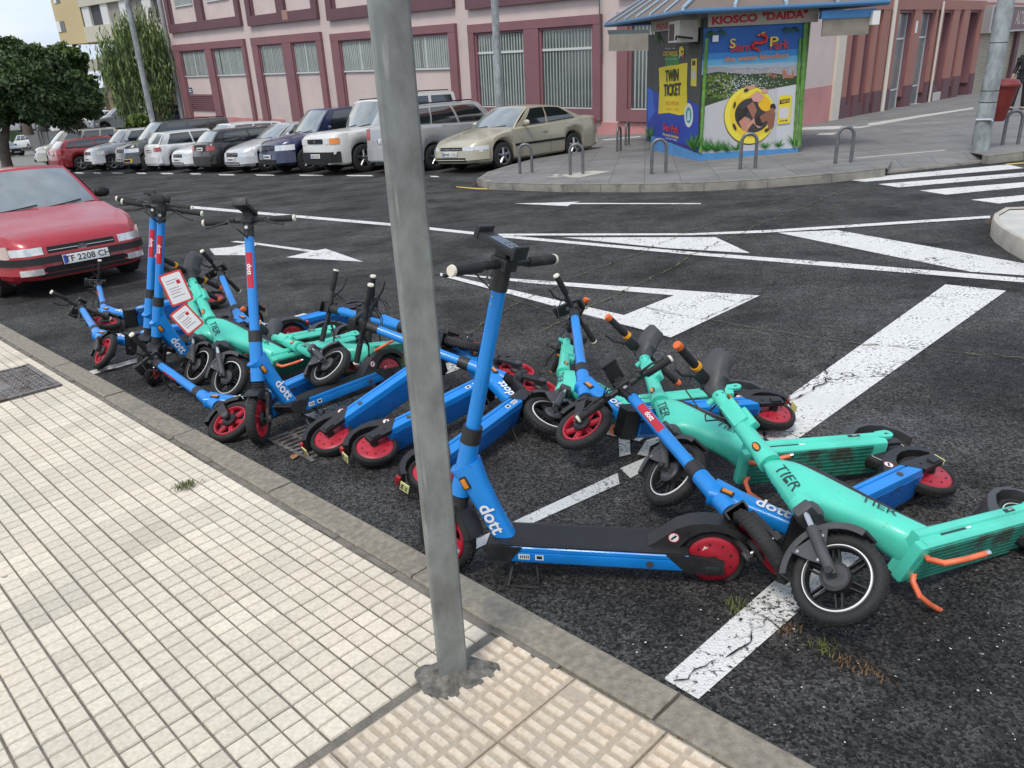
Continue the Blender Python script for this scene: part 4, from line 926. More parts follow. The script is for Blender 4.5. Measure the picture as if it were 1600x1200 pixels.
LAB = {
 'A': 'blue scooter standing upright nearest the camera behind the galvanised post',
 'B': 'blue scooter standing upright with a red sticker, third tall stem from the red car',
 'C': 'blue scooter standing upright, the farther of the close pair beside the red car',
 'D': 'blue scooter standing upright, the nearer of the close pair beside the red car',
 'E': 'blue scooter lying at the far left with its front wheel tipped up by the kerb',
 'F': 'blue scooter lying directly in front of the red car bumper, behind the other fallen ones',
 'G': 'blue scooter lying closest to the kerb, its handlebar below the upright pair',
 'H': 'blue scooter lying at the back of the left heap behind the third upright stem',
 'I': 'blue scooter lying leftmost of the three side by side left of the post',
 'J': 'blue scooter lying in the middle of the three fallen side by side behind the post',
 'K': 'blue scooter lying nearest of the three side by side, partly hidden by the post',
 'L': 'blue scooter lying in the right heap with its big red front wheel toward us',
 'M': 'blue scooter lying between the two nearest mint ones with red sticker on its stem',
 'T1': 'mint scooter lying in the left heap, its body beside the upright third blue stem',
 'T2': 'mint scooter lying just behind another mint one in the left heap with tags',
 'T3': 'mint scooter lying with its dirty green underside showing left of the post',
 'T4': 'mint scooter lying behind the big red front wheel in the right heap',
 'T5': 'mint scooter lying second from the right, its deck reaching toward the zebra side',
 'T6': 'mint scooter lying nearest the camera at right with large white-ringed front wheel',
}
protoD, stD = make_dott(); protoT, stT = make_tier()
usedD = usedT = False
for key in ('A', 'B', 'C', 'D', 'E', 'F', 'G', 'H', 'I', 'J', 'K', 'L', 'M', 'T6', 'T5', 'T4', 'T3', 'T2', 'T1'):
    kind, *x = POSES[key]
    if kind == 'D': src, stn, d = protoD, stD, ScooterD
    else: src, stn, d = protoT, stT, ScooterT
    ch0 = list(src.children)
    flags = [c.name in stn for c in ch0]
    if (kind == 'D' and not usedD) or (kind == 'T' and not usedT): o = src; kids = ch0; usedD = usedD or kind == 'D'; usedT = usedT or kind == 'T'
    else:
        o = src.copy(); COL.objects.link(o); kids = []
        for c in ch0:
            n_ = c.copy(); COL.objects.link(n_); n_.parent = o; kids.append(n_)
            for g in c.children: h = g.copy(); COL.objects.link(h); h.parent = n_
    M = rotvec(x[:3]); M.translation = V(x[3:6]); o.matrix_basis = M
    S = steer_matrix(d, x[6])
    for c, fl in zip(kids, flags): c.matrix_basis = S if fl else Mx.Identity(4)
    tag(o, LAB[key], 'scooter', 'blue rental scooters' if kind == 'D' else 'mint rental scooters')
# paper tags hanging from two mint handlebars
TAGR = mat('tag_red', (.55, .05, .04), .5); TAGW = mat('tag_white', (.72, .72, .72), .5)
def hang_tag(px, dist, wd, hg, roll, label):
    c = at(*px, dist); n = (CAM - c).normalized(); n.z *= .5; n.normalize(); x = V((0, 0, 1)).cross(n).normalized(); M = frame(c, x, n=n) @ Mx.Rotation(roll, 4, 'Z')
    root = empty('paper_tag', M, label, 'tag', 'red and white tags on the scooters')
    def rr(w_, h_, r): return [(cx + cos(t) * r, cy + sin(t) * r) for cx, cy, a0 in ((w_ - r, h_ - r, 0), (-w_ + r, h_ - r, 90), (-w_ + r, -h_ + r, 180), (w_ - r, -h_ + r, 270)) for t in (rad(a0), rad(a0 + 45), rad(a0 + 90))]
    b = B().mat(TAGR).prism(rr(wd / 2, hg / 2, .012), -.0008, .0008, 'z'); part('card', b, root)
    b = B().mat(TAGW).prism(rr(wd / 2 - .011, hg / 2 - .012, .008), .0009, .0013, 'z'); b.mat(REDS)
    for k, (y, w_) in enumerate(((.26, .5), (.18, .35), (.02, .45), (-.06, .5), (-.14, .4), (-.24, .55))):
        b.mat(REDS if k == 3 else BLKT if k < 2 else GRY); b.box(-wd * .3, -wd * .3 + wd * w_, hg * y - .0015, hg * y + .0015, .0013, .0016)
    b.mat(REDS).box(wd * .12, wd * .28, hg * .1, hg * .22, .0013, .0016); part('printed_panel', b, root)
hang_tag((275, 450), 5.05, .135, .20, rad(12), 'red-edged white tag hanging from the upper orange grip beside the upright pair')
hang_tag((292, 499), 5.0, .125, .165, rad(30), 'red-edged white tag hanging lower down over the mint scooter body')
# ================================================================ CARS
GLASS = mat('car_glass', (.012, .016, .018), .06, spec=.9, coat=1.)
GLASSL = mat('windscreen_glass', (.16, .19, .20), .08, spec=.9, coat=1., var=.25, vscale=3)
TYRE = mat('car_tyre', (.018, .018, .018), .8, var=.2)
ALLOY = mat('alloy_wheel', (.42, .43, .44), .3, .9)
BTRIM = mat('black_trim', (.014, .014, .015), .6, var=.12, spec=.3)
UNDER = mat('underbody', (.008, .008, .008), .9)
HLAMP = mat('headlight_glass', (.55, .57, .58), .08, .3, coat=1., var=.2, vscale=14)
TLAMP = mat('tail_lamp', (.33, .010, .012), .15, coat=1.)
AMBL = mat('indicator_amber', (.75, .22, .02), .2, coat=.8)
CHR = mat('chrome', (.65, .66, .67), .12, 1.)
PLATE = mat('number_plate_white', (.68, .68, .66), .4); PBLU = mat('plate_blue', (.02, .06, .35), .4)
def paintm(name, c, metal=.35, rough=.32): return mat(name, c, .42, metal * .5, var=.025, vscale=2, coat=.8)
def lerp(a, b_, t): return a + (b_ - a) * t
def grid(b, fn, u0, u1, v0, v1, nu=8, nv=5):
    vs = [fn(lerp(u0, u1, i / nu), lerp(v0, v1, j / nv)) for i in range(nu + 1) for j in range(nv + 1)]
    fs = [(i * (nv + 1) + j, (i + 1) * (nv + 1) + j, (i + 1) * (nv + 1) + j + 1, i * (nv + 1) + j + 1) for i in range(nu) for j in range(nv)]
    return b.add(vs, fs)
KINDS = {
 # fractions: windscreen base, windscreen top, roof end, rear glass base (of length from front), hood front z, hood rear z, belt rear z, tail top z
 'sedan': dict(wb0=.275, wt0=.425, re=.715, rb=.875, zh0=.66, zh1=.93, zbelt=.97, ztail=1.01, wt=.72),
 'hatch': dict(wb0=.26, wt0=.42, re=.90, rb=.975, zh0=.70, zh1=.96, zbelt=1.0, ztail=1.02, wt=.76),
 'boxhatch': dict(wb0=.28, wt0=.40, re=.88, rb=.975, zh0=.70, zh1=.93, zbelt=.95, ztail=.97, wt=.78),
 'suv': dict(wb0=.25, wt0=.38, re=.90, rb=.97, zh0=.88, zh1=1.08, zbelt=1.14, ztail=1.18, wt=.78),
 'offroad': dict(wb0=.30, wt0=.385, re=.965, rb=.985, zh0=1.02, zh1=1.15, zbelt=1.17, ztail=1.2, wt=.80),
 'van': dict(wb0=.14, wt0=.29, re=.965, rb=.985, zh0=.95, zh1=1.20, zbelt=1.22, ztail=1.25, wt=.84),
 'mpv': dict(wb0=.19, wt0=.345, re=.955, rb=.98, zh0=.95, zh1=1.13, zbelt=1.17, ztail=1.2, wt=.82),
}
def car(name, label, u, v, yaw, Lc, W, H, wbase, kind, col, front=True, glass=None, scale=1., rr=.315, fo=None, rails=False, sidestrip=False, plate='', bumper=None, detail=True, blackwheels=False, amber=False, group='cars parked in the street', stepped=False, cat='car', Mw=None):
    K_ = KINDS[kind]; hw = W / 2; xF, xR = Lc / 2, -Lc / 2
    fo = fo if fo else (Lc - wbase) * .46; xfw = xF - fo; xrw = xfw - wbase
    bx = lambda fr: xF - fr * Lc
    M = (Mw or MS4 @ Mx.Translation(V((u, v, .006)))) @ Mx.Rotation(yaw, 4, 'Z') @ Mx.Scale(scale, 4)
    root = empty(name, M, label, cat, group)
    gl = glass or GLASS
    zs = .19 if kind in ('sedan', 'hatch', 'boxhatch') else .26
    xw0, xt0, xre, xrb = bx(K_['wb0']), bx(K_['wt0']), bx(K_['re']), bx(K_['rb'])
    def ztop(x):
        pts = [(xF, K_['zh0'] - .075), (xF - .03, K_['zh0'] - .02), (xF - .10, K_['zh0'] + .03), (xF - .28, K_['zh0'] + .085), (xw0, K_['zh1']), (lerp(xw0, xrb, .5), (K_['zh1'] + K_['zbelt']) / 2 + .0), (xrb, K_['ztail']), (xR + .10, K_['ztail'] - .01), (xR + .03, K_['ztail'] - .05), (xR, K_['ztail'] - .11)]
        for (x1, z1), (x0, z0) in zip(pts[:-1], pts[1:]):
            if x >= x0: return lerp(z0, z1, (x - x0) / (x1 - x0 + 1e-9))
        return pts[-1][1]
    RF, RRr = (.72, .40) if kind not in ('offroad', 'van') else (.45, .3); A0 = .60 if kind not in ('offroad', 'van') else .78
    def wid(x):
        w_ = hw
        d = xF - x
        if d < RF: w_ *= A0 + (1 - A0) * sqrt(max(0, 1 - (1 - d / RF) ** 2))
        d = x - xR
        if d < RRr: w_ *= .84 + .16 * sqrt(max(0, 1 - (1 - d / RRr) ** 2))
        return w_
    kf = .22 if kind not in ('offroad',) else .06; kr = .12 if kind not in ('van', 'offroad', 'mpv') else .03
    def dfm(p):
        x, y, z = p
        if x > xF - .8: x -= kf * max(0, z - .42) * ((x - (xF - .8)) / .8) ** 1.5 + .35 * max(0, .30 - z) * ((x - (xF - .8)) / .8) ** 2
        if x < xR + .6: x += kr * max(0, z - .5) * ((xR + .6 - x) / .6) ** 1.5
        # crown of the nose in plan
        if x > xF - .5: x += .04 * (1 - (y / hw) ** 2) * ((x - (xF - .5)) / .5)
        if x < xR + .4: x -= .03 * (1 - (y / hw) ** 2) * ((xR + .4 - x) / .4)
        return V((x, y, z))
    ra = rr + .055
    def zlow(x):
        z = zs + (.04 if abs(x) > Lc / 2 - .25 else 0)
        for xc in (xfw, xrw):
            if abs(x - xc) < ra: z = max(z, rr + sqrt(ra * ra - (x - xc) ** 2) * .98)
        return z
    st = sorted(set([xF, xF - .01, xF - .03, xF - .06, xF - .10, xF - .17, xF - .28, xF - .40, xF - .55, xR, xR + .01, xR + .04, xR + .1, xR + .2, xR + .35, xw0, xrb] + [xc + ra * cos(pi * k / 12) for xc in (xfw, xrw) for k in range(13)] + [xc + sg * (ra + .003) for xc in (xfw, xrw) for sg in (-1, 1)] + [lerp(xF, xR, k / 14) for k in range(1, 14)]), reverse=True)
    st = [x for x in st if xR <= x <= xF]
    rings = []
    for x in st:
        w_ = wid(x); zl = zlow(x); zt = ztop(x); hgt = zt - zl; zb = lambda f: zl + hgt * f
        cab = xrb < x < xw0
        prof = [(0, zl), (w_ * .90, zl), (w_ * .965, zl + min(.05, hgt * .2)), (w_ * 1.0, lerp(zl, zt, .38)), (w_ * 1.0, lerp(zl, zt, .58)), (w_ * .985, lerp(zl, zt, .80)), (w_ * .955, zt - .045), (w_ * .90, zt - .005), (w_ * .6, zt + .02), (0, zt + .028)]
        ring = [dfm((x, y, z)) for y, z in prof] + [dfm((x, -y, z)) for y, z in prof[-2:0:-1]]
        rings.append(ring)
    b = B().mat(col); b.loft(rings)
    # greenhouse
    wbm, wtm = hw * .90, hw * K_['wt']; cb, cr_ = .16, .10; zt = H - .05
    def belt(x): return ztop(x) - .012
    stepz = .10 if stepped else 0.
    rc0, rc1 = (.05, .11) if kind in ('sedan', 'hatch') else (.03, .045)
    def roofp(u_, t):
        x = lerp(xt0 - .10 * u_ * u_, xre + .04 * u_ * u_, t); z = zt - rc0 * (1 - t) * (1 - t) - rc1 * t * t + .045 * (1 - u_ ** 2) + (stepz * min(1, max(0, (t - .42) / .03)))
        return V((x, u_ * wtm, z))
    def wsp(u_, v_, off=0.):
        x = lerp(xw0 - cb * u_ * u_ + .02, roofp(u_, 0).x, v_); y = u_ * lerp(wbm, wtm, v_); z = lerp(belt(xw0) - .0, roofp(u_, 0).z, v_) + .015 * sin(pi * v_)
        return V((x, y, z)) + V((.7, 0, .7)) * off + V((.018 * sin(pi * v_), 0, 0))
    def rsp(u_, v_, off=0.):
        x = lerp(xrb + cr_ * u_ * u_ - .01, roofp(u_, 1).x, v_); y = u_ * lerp(wbm, wtm, v_); z = lerp(belt(xrb), roofp(u_, 1).z, v_)
        return V((x, y, z)) + V((-.7, 0, .5)) * off - V((.02 * sin(pi * v_), 0, 0))
    def sdp(sg):
        def f(t, v_, off=0.):
            top = roofp(sg, t); xb = lerp(wsp(sg, 0).x, rsp(sg, 0).x, t); bot = V((xb, sg * wbm, belt(xb)))
            p = bot.lerp(top, v_); p.y += sg * (.035 * sin(pi * v_) + off); return p
        return f
    grid(b, roofp, -1, 1, 0, 1, 10, 24 if stepped else 8); grid(b, wsp, -1, 1, 0, 1, 10, 6); grid(b, rsp, -1, 1, 0, 1, 10, 6)
    for sg in (-1, 1): grid(b, sdp(sg), 0, 1, 0, 1, 14, 6)
    body = part('body', b, root, ang=32)
    b = B().mat(GLASSL if front else gl); grid(b, lambda a_, c_: wsp(a_, c_, .006), -.93, .93, .05, .93, 10, 6); wsn = part('windscreen', b, root)
    if detail:
        b = B().mat(BTRIM)
        for s_ in (-.62, .12): b.tube([wsp(s_, .03, .02), wsp(s_ + .30, .06, .022), wsp(s_ + .58, .10, .02)], .008, 6)
        part('wiper', b, wsn)
    b = B().mat(GLASSL if not front else gl); grid(b, lambda a_, c_: rsp(a_, c_, .006), -.88, .88, .10, .92, 8, 5); part('rear_window', b, root)
    tB = {'sedan': .46, 'hatch': .44, 'boxhatch': .47, 'suv': .44, 'offroad': .36, 'van': .34, 'mpv': .38}[kind]
    wins = {'sedan': [(.10, tB - .015), (tB + .015, .90)], 'hatch': [(.10, tB - .015), (tB + .015, .78), (.80, .92)], 'boxhatch': [(.08, tB - .015), (tB + .015, .88)], 'suv': [(.09, tB - .015), (tB + .015, .74), (.76, .93)],
            'offroad': [(.05, tB - .015), (tB + .015, .62), (.66, .95)], 'van': [(.09, tB - .02), (tB + .02, .64), (.67, .95)], 'mpv': [(.10, tB - .015), (tB + .015, .68), (.71, .95)]}[kind]
    for sg in (-1, 1):
        for t0, t1 in wins:
            b = B().mat(gl); grid(b, lambda a_, c_: sdp(sg)(a_, c_, .006), t0, t1, .10, .90, 6, 4); sw = part('side_window', b, root)
            if detail:
                b = B().mat(BTRIM); S_ = sdp(sg); pts = [S_(lerp(t0, t1, k / 6), .08, .008) for k in range(7)]; b.tube(pts, .010, 6); part('trim', b, sw)
    # underbody
    b = B().mat(UNDER); b.box(xR + .25, xF - .3, -hw * .86, hw * .86, zs - .02, .62)
    part('underbody', b, root)
    def fp(y, z, off=0.):
        t = (abs(y) / hw - A0) / (1 - A0)
        d = 0 if t <= 0 else RF * (1 - sqrt(max(0, 1 - min(1, t) ** 2)))
        p = dfm((xF - d, y, z)); n = V((1, (.0 if t <= 0 else min(1, t) * (1.6 if y > 0 else -1.6)), 0)).normalized(); return p + n * off
    def rp_(y, z, off=0.):
        t = (abs(y) / hw - .84) / .16
        d = 0 if t <= 0 else RRr * (1 - sqrt(max(0, 1 - min(1, t) ** 2)))
        p = dfm((xR + d, y, z)); n = V((-1, (.0 if t <= 0 else min(1, t) * (2 if y > 0 else -2)), 0)).normalized(); return p + n * off
    zh = K_['zh0']
    def strip(nm, m, y0, y1, z0, z1, off, rear=False, par=None, nu=6, z0b=None, z1b=None):
        f = rp_ if rear else fp; b = B().mat(m)
        za = lambda s_: lerp(z0, z0 if z0b is None else z0b, s_); zc = lambda s_: lerp(z1, z1 if z1b is None else z1b, s_)
        def g(a_, c_, o): s_ = (a_ - y0) / (y1 - y0); return f(a_, lerp(za(s_), zc(s_), c_), o)
        n_ = nu; r0 = []
        outer = [[g(lerp(y0, y1, i / n_), j, off) for j in (0, 1)] for i in range(n_ + 1)]; inner = [[g(lerp(y0, y1, i / n_), j, -.02) for j in (0, 1)] for i in range(n_ + 1)]
        rings = [[inner[i][0], outer[i][0], outer[i][1], inner[i][1]] for i in range(n_ + 1)]; b.loft(rings)
        return part(nm, b, par or root)
    Wl = hw * .97
    big = kind in ('suv', 'offroad', 'mpv', 'van')
    if name == 'estate_red': pass
    ztl = K_['ztail']
    hz0, hz1 = (zh - .19, zh - .055) if not big else (zh - .20, zh - .05)
    for sg in (-1, 1):
        a0, a1 = (hw * .50, Wl) if sg > 0 else (-Wl, -hw * .50)
        if kind == 'offroad': a0, a1 = (hw * .58, hw * .80) if sg > 0 else (-hw * .80, -hw * .58)
        strip('headlight', HLAMP, a0, a1, hz0, hz1, .010)
        if kind == 'offroad' or amber:
            a0, a1 = (hw * .81, Wl) if sg > 0 else (-Wl, -hw * .81); strip('indicator', AMBL if kind == 'offroad' else HLAMP, a0, a1, hz0, hz1, .014)
        if kind in ('hatch', 'sedan', 'boxhatch'): a0, a1, q0, q1 = (hw * .60, Wl, ztl - .24, ztl - .09)
        else: a0, a1, q0, q1 = (hw * .70, Wl, ztl - .32, ztl - .06)
        if sg < 0: a0, a1 = -a1, -a0
        strip('tail_light', TLAMP, a0, a1, q0, q1, .012, True)
    gr_ = strip('grille', BTRIM, -hw * .44, hw * .44, zh - .18, zh - .065, .008)
    if detail:
        b = B().mat(CHR)
        for k in range(2 if kind != 'offroad' else 3):
            z = zh - .155 + k * .045; b.tube([fp(lerp(-hw * .43, hw * .43, i / 6), z, .012) for i in range(7)], .006, 5)
        b.add([fp(0, zh - .12, .016) + V((0, cos(t) * .055, sin(t) * .036)) for t in [2 * pi * k / 18 for k in range(18)]], [tuple(range(18))]); part('emblem', b, gr_)
    bm_ = bumper or col
    strip('front_bumper', bm_, -Wl, Wl, .30 if not big else .34, .52 if not big else .62, .022, nu=14)
    strip('air_intake', BTRIM, -hw * .6, hw * .6, .26 if not big else .30, .36 if not big else .44, .026, nu=8)
    strip('rear_bumper', bm_, -Wl, Wl, .30 if not big else .34, .54 if not big else .64, .022, True, nu=14)
    if plate != '-':
        for rear in (False, True):
            f = rp_ if rear else fp; zc = (.43 if name == 'red_car' else .44) if not big else .52
            if rear and kind in ('hatch', 'boxhatch', 'suv', 'mpv', 'van', 'offroad'): zc = .78 if not big else .82
            c = f(0, zc, (.046 if name == 'red_car' else .030) if zc < .6 else .012); n = V((-1 if rear else 1, 0, .08)); x = V((0, -1 if rear else 1, 0)); Mp = frame(c, x, n=n)
            b = B().mat(PLATE).rbox(-.26, .26, -.055, .055, -.004, .004, .003, Mp); b.mat(PBLU).box(-.255, -.215, -.05, .05, .004, .0046, Mp)
            b.mat(BLKT); btext(b, plate or '0000 XXX', .098, Mp @ Mx.Translation(V((.02, -.002, .0045))), .012, 1.05) if plate else b.box(-.18, .20, -.022, .022, .0045, .005, Mp)
            part('number_plate', b, root)
    if rails:
        b = B().mat(BTRIM)
        for sg in (-1, 1): b.tube([roofp(sg * .88, t) + V((0, 0, .05 if 0 < t < 1 else .0)) for t in (.06, .12, .3, .5, .7, .88, .95)], .016, 8)
        part('roof_rails', b, root)
    # mirrors
    for sg in (-1, 1):
        p = sdp(sg)(.10, .12, .02); b = B().mat(col if name != 'red_car' else BTRIM)
        if name == 'red_saloon': b.mat(BTRIM)
        b.ball(p + V((.02, sg * .13, .04)), .1, .55, 1.05, .72, 14); b.cyl(p, p + V((.02, sg * .10, .02)), .022, n=8); part('mirror', b, root)
    if detail:
        b = B().mat(BTRIM)
        ws_ = [lerp(xw0, xrb, wins[0][1] + .015 + q) for q in (0,)]
        for sg in (-1, 1):
            for xx in (lerp(wsp(1, 0).x, rsp(1, 0).x, .06), lerp(wsp(1, 0).x, rsp(1, 0).x, tB + .01), min(xrw + ra + .12, lerp(wsp(1, 0).x, rsp(1, 0).x, .84))):
                if kind == 'offroad' and False: continue
                zt_ = ztop(xx); zl_ = zs + .06; pr = []
                for f in (.0, .2, .38, .58, .8, .94):
                    z = lerp(zl_, zt_ - .045, f); ff = (z - zs) / (zt_ - zs); w_ = hw * (1.0 if ff < .6 else lerp(1., .957, (ff - .6) / .4)) * (.985 if f == 0 else 1)
                    pr.append(V((xx + (.0), sg * (w_ + .0015), z)))
                for q0, q1 in zip(pr[:-1], pr[1:]): b.add([q0 + V((-.004, 0, 0)), q0 + V((.004, 0, 0)), q1 + V((.004, 0, 0)), q1 + V((-.004, 0, 0))], [(0, 1, 2, 3)])
            if sidestrip: b.box(xrw + ra + .02, xfw - ra - .02, sg * (hw + .001) - .008, sg * (hw + .001) + .008, .50, .555)
        part('door_seams', b, body)
        for sg in (-1, 1):
            for q in (tB - .06, .76 if kind == 'sedan' else .70):
                xx = lerp(wsp(1, 0).x, rsp(1, 0).x, q); b = B().mat(col).rbox(xx - .09, xx + .09, sg * (hw * .98) - .02, sg * (hw * .98) + .025, ztop(xx) - .20, ztop(xx) - .165, .01); part('door_handle', b, root)
    # wheels
    for xc in (xfw, xrw):
        for sg in (-1, 1):
            c = V((xc, sg * (hw - .115), rr)); b = B().mat(TYRE)
            b.lathe([(rr * .64, -.1), (rr * .9, -.105), (rr, -.085), (rr, .085), (rr * .9, .105), (rr * .64, .1)], c, 'y', 32, closed=True); wo = part('wheel', B().mat(UNDER).cyl(c - V((0, .09, 0)), c + V((0, .05 * 1, 0)), rr * .62, n=20), root)
            part('tyre', b, wo)
            b = B().mat(BTRIM if blackwheels else ALLOY); y1 = sg * .085
            b.lathe([(rr * .66, sg * .098), (rr * .58, sg * .09), (rr * .58, sg * .04)], c, 'y', 28)
            for k in range(5 if kind != 'offroad' else 6):
                an = 2 * pi * k / 5 + .3; p0 = c + V((cos(an) * rr * .1, y1, sin(an) * rr * .1)); p1 = c + V((cos(an) * rr * .62, y1 - sg * .005, sin(an) * rr * .62)); b.tube([p0, p1], [rr * .13, rr * .10], 6, flat=.8)
            b.cyl(c + V((0, sg * .04, 0)), c + V((0, y1 + sg * .01, 0)), rr * .2, n=16); part('rim', b, wo)
    return root, fp, rp_, strip, dict(xF=xF, hw=hw, wsp=wsp, sdp=sdp, xfw=xfw, ztop=ztop)
# colours
GOLD = paintm('paint_champagne', (.40, .37, .28)); SILV = paintm('paint_silver', (.48, .49, .50), .5); GREYS = paintm('paint_grey_silver', (.33, .335, .34), .4); WHC = paintm('paint_white', (.62, .63, .63), 0)
NAVY = paintm('paint_navy', (.012, .018, .07), .3); BLKC = paintm('paint_black', (.018, .017, .016), .3); DGRY = paintm('paint_dark_grey', (.05, .055, .06), .4); REDC = mat('paint_red', (.33, .008, .020), .30, .05, var=.05, vscale=3, coat=.55, bump=.05, bscale=220); REDF = paintm('paint_deep_red', (.26, .012, .018), .2); BEI = paintm('paint_beige', (.36, .35, .30), .2)
def place(px, py, lx, ly, yaw, sc=1.):
    "root position so that the local ground point (lx, ly) is at the pixel"
    g = G(px, py); c, s_ = cos(yaw), sin(yaw); return g.x - (c * lx - s_ * ly) * sc, g.y - (s_ * lx + c * ly) * sc
def whl(Lc, wb, W, front=True, side=1, fo=None):
    fo = fo if fo else (Lc - wb) * .46; xfw = Lc / 2 - fo; return (xfw if front else xfw - wb), side * (W / 2 - .03)
# --- red saloon beside the scooters
yr = rad(314.5)
redu = Wf @ V((-5.98, 9.95, gz(-5.98, 9.95)))
root, fp, rp_, strip, info = car('red_car', 'red saloon parked by the kerb at far left with wet bonnet and Tenerife plate', redu.x, redu.y, yr, 4.45, 1.72, 1.50, 2.58, 'sedan', REDC, scale=.90, rr=.30, plate='TF 2208 CH', group=None, amber=False)
b = B().mat(BTRIM); hw = info['hw']
nps = []
strip('bumper_strip', BTRIM, -hw * .97, hw * .97, .415, .492, .036, nu=18)
strip('lower_intake', BTRIM, -hw * .52, hw * .52, .255, .375, .032, nu=8)
for sg in (-1, 1):
    a0, a1 = sorted((sg * hw * .56, sg * hw * .80)); strip('fog_light', HLAMP, a0, a1, .295, .365, .036)
    a0, a1 = sorted((sg * hw * .86, sg * hw * .975)); strip('indicator', mat('clear_indicator', (.55, .42, .38), .15, coat=1.), a0, a1, .50, .64, .016)
# --- row across the street
yw = rad(222)
def rowcar(name, label, px, py, Lc, W, H, wb, kind, col, front=True, side=1, yo=0., **k):
    y = yw + rad(yo) + (0 if front else pi); sc = k.get('scale', 1.)
    lx, ly = whl(Lc, wb, W, front, 1 if front else -1)
    u_, v_ = place(px, py, lx, ly, y, sc)
    return car(name, label, u_, v_, y, Lc, W, H, wb, kind, col, front=front, group='cars parked at an angle across the road', **k)
rowcar('saloon_car', 'champagne gold saloon parked first in the row beside the bollards', 789, 264.5, 4.57, 1.77, 1.46, 2.58, 'sedan', GOLD, yo=2, sidestrip=True, plate='8048 CXD', rr=.315, glass=GLASS)
rowcar('crossover_car', 'silver grey crossover parked tail out between the gold saloon and the boxy off-roader', 683, 266, 4.45, 1.84, 1.66, 2.68, 'suv', GREYS, front=False, plate='2709 L', rails=True)
rowcar('offroad_car', 'boxy silver off-roader with stepped roof, roof rails and orange indicators', 573, 269, 4.6, 1.82, 1.90, 2.54, 'offroad', mat('paint_pale_silver', (.58, .58, .55), .3, .05, var=.01, coat=.6), plate='0242 BCK', rails=True, rr=.37, stepped=True, bumper=BTRIM)
rowcar('pickup_suv', 'dark navy off-road vehicle with chrome grille in the row left of the boxy one', 486, 269, 4.6, 1.83, 1.78, 2.75, 'suv', NAVY, rr=.36, yo=-2)
rowcar('hatchback', 'silver hatchback with low roof tucked beside the dark navy off-road vehicle', 420, 268, 4.2, 1.78, 1.46, 2.6, 'hatch', SILV)
rowcar('hatchback', 'old black hatchback parked tail out with boxy back and orange-red lamps', 371, 266.5, 4.0, 1.66, 1.40, 2.47, 'boxhatch', BLKC, front=False)
rowcar('crossover_car', 'white crossover facing the road just left of the old black hatchback', 331, 266.5, 4.3, 1.77, 1.58, 2.61, 'hatch', WHC)
rowcar('hatchback', 'small white hatchback parked tail out beside the dark grey van', 283, 265, 3.9, 1.65, 1.45, 2.46, 'boxhatch', WHC, front=False)
_fv = rowcar('family_van', 'dark grey family van with roof rails and yellow-ringed fog lamps', 238, 267.5, 4.5, 1.85, 1.83, 2.78, 'mpv', DGRY, rails=True, rr=.34, blackwheels=True)
_yr = mat('yellow_ring', (.65, .42, .03), .4)
for sg in (-1, 1): _a, _c = sorted((sg * .50, sg * .80)); _fv[3]('fog_lamp', _yr, _a, _c, .40, .53, .036); _fv[3]('fog_glass', BTRIM, _a + .03, _c - .03, .425, .505, .040)
rowcar('crossover_car', 'small white crossover facing out between the dark grey van and the red hatchback', 180, 266, 4.1, 1.76, 1.65, 2.52, 'suv', WHC)
rowcar('hatchback', 'red hatchback parked tail out, the last of the near row on the left', 131, 267, 4.3, 1.8, 1.46, 2.6, 'hatch', REDF, front=False)
def freecar(name, label, px, py, yaw, Lc, W, H, wb, kind, col, lx=0., ly=0., **k):
    u_, v_ = place(px, py, lx, ly, rad(yaw)); return car(name, label, u_, v_, rad(yaw), Lc, W, H, wb, kind, col, group='cars parked farther away on the left', detail=False, **k)
freecar('small_van', 'beige van parked behind the red hatchback at left', 92, 260, 215, 4.4, 1.8, 1.82, 2.7, 'mpv', BEI, 1.3, .85, rails=True)
freecar('passenger_van', 'white passenger van with dark windows under the tree at left', 46, 233, 150, 4.9, 1.9, 1.97, 3.0, 'van', WHC, -1.4, .9)
freecar('estate_car', 'silver grey estate parked beyond the white van', 68, 219, 200, 4.4, 1.76, 1.46, 2.6, 'hatch', GREYS, 0, .8)
freecar('camper_van', 'tall white camper standing behind the silver estate', 68, 207, 180, 5.2, 2.0, 2.4, 3.2, 'van', WHC)
freecar('estate_car', 'dark red car nosed in beyond the beige van', 90, 212, 60, 4.2, 1.76, 1.44, 2.6, 'hatch', REDF)
def fcar(name, label, px, py, dist, yaw, *a, **k):
    return car(name, label, 0, 0, rad(yaw), *a, group='cars parked farther away on the left', detail=False, Mw=Mx.Translation(at(px, py, dist)), **k)
fcar('parked_car', 'white car in the far row, leftmost below the beige block', 133, 206, 66, 215, 4.2, 1.76, 1.46, 2.6, 'hatch', WHC)
fcar('parked_car', 'white saloon in the far row directly below the round wall openings', 160, 205, 66, 215, 4.3, 1.76, 1.46, 2.6, 'sedan', WHC)
fcar('parked_car', 'white car in the far row beside the green shrub', 196, 203, 62, 215, 4.2, 1.76, 1.5, 2.6, 'hatch', WHC)
fcar('parked_car', 'grey car farther back between the white ones in the far row', 150, 199, 76, 215, 4.2, 1.76, 1.5, 2.6, 'suv', GREYS)
fcar('parked_car', 'dark grey car seen beyond the dark red one', 108, 205, 72, 35, 4.2, 1.76, 1.5, 2.6, 'hatch', DGRY)
freecar('parked_car', 'black car half hidden behind the tree trunk at the left edge', 8, 247, 330, 4.2, 1.78, 1.50, 2.6, 'hatch', BLKC)
fcar('minibus', 'dark blue minibus parked behind the row below the pepper tree', 262, 207, 60, 215, 4.7, 1.9, 1.8, 2.8, 'mpv', NAVY)
fcar('parked_car', 'small white car far off directly under the dark tree crown', 62, 203, 84, 200, 4.2, 1.76, 1.5, 2.6, 'hatch', WHC)
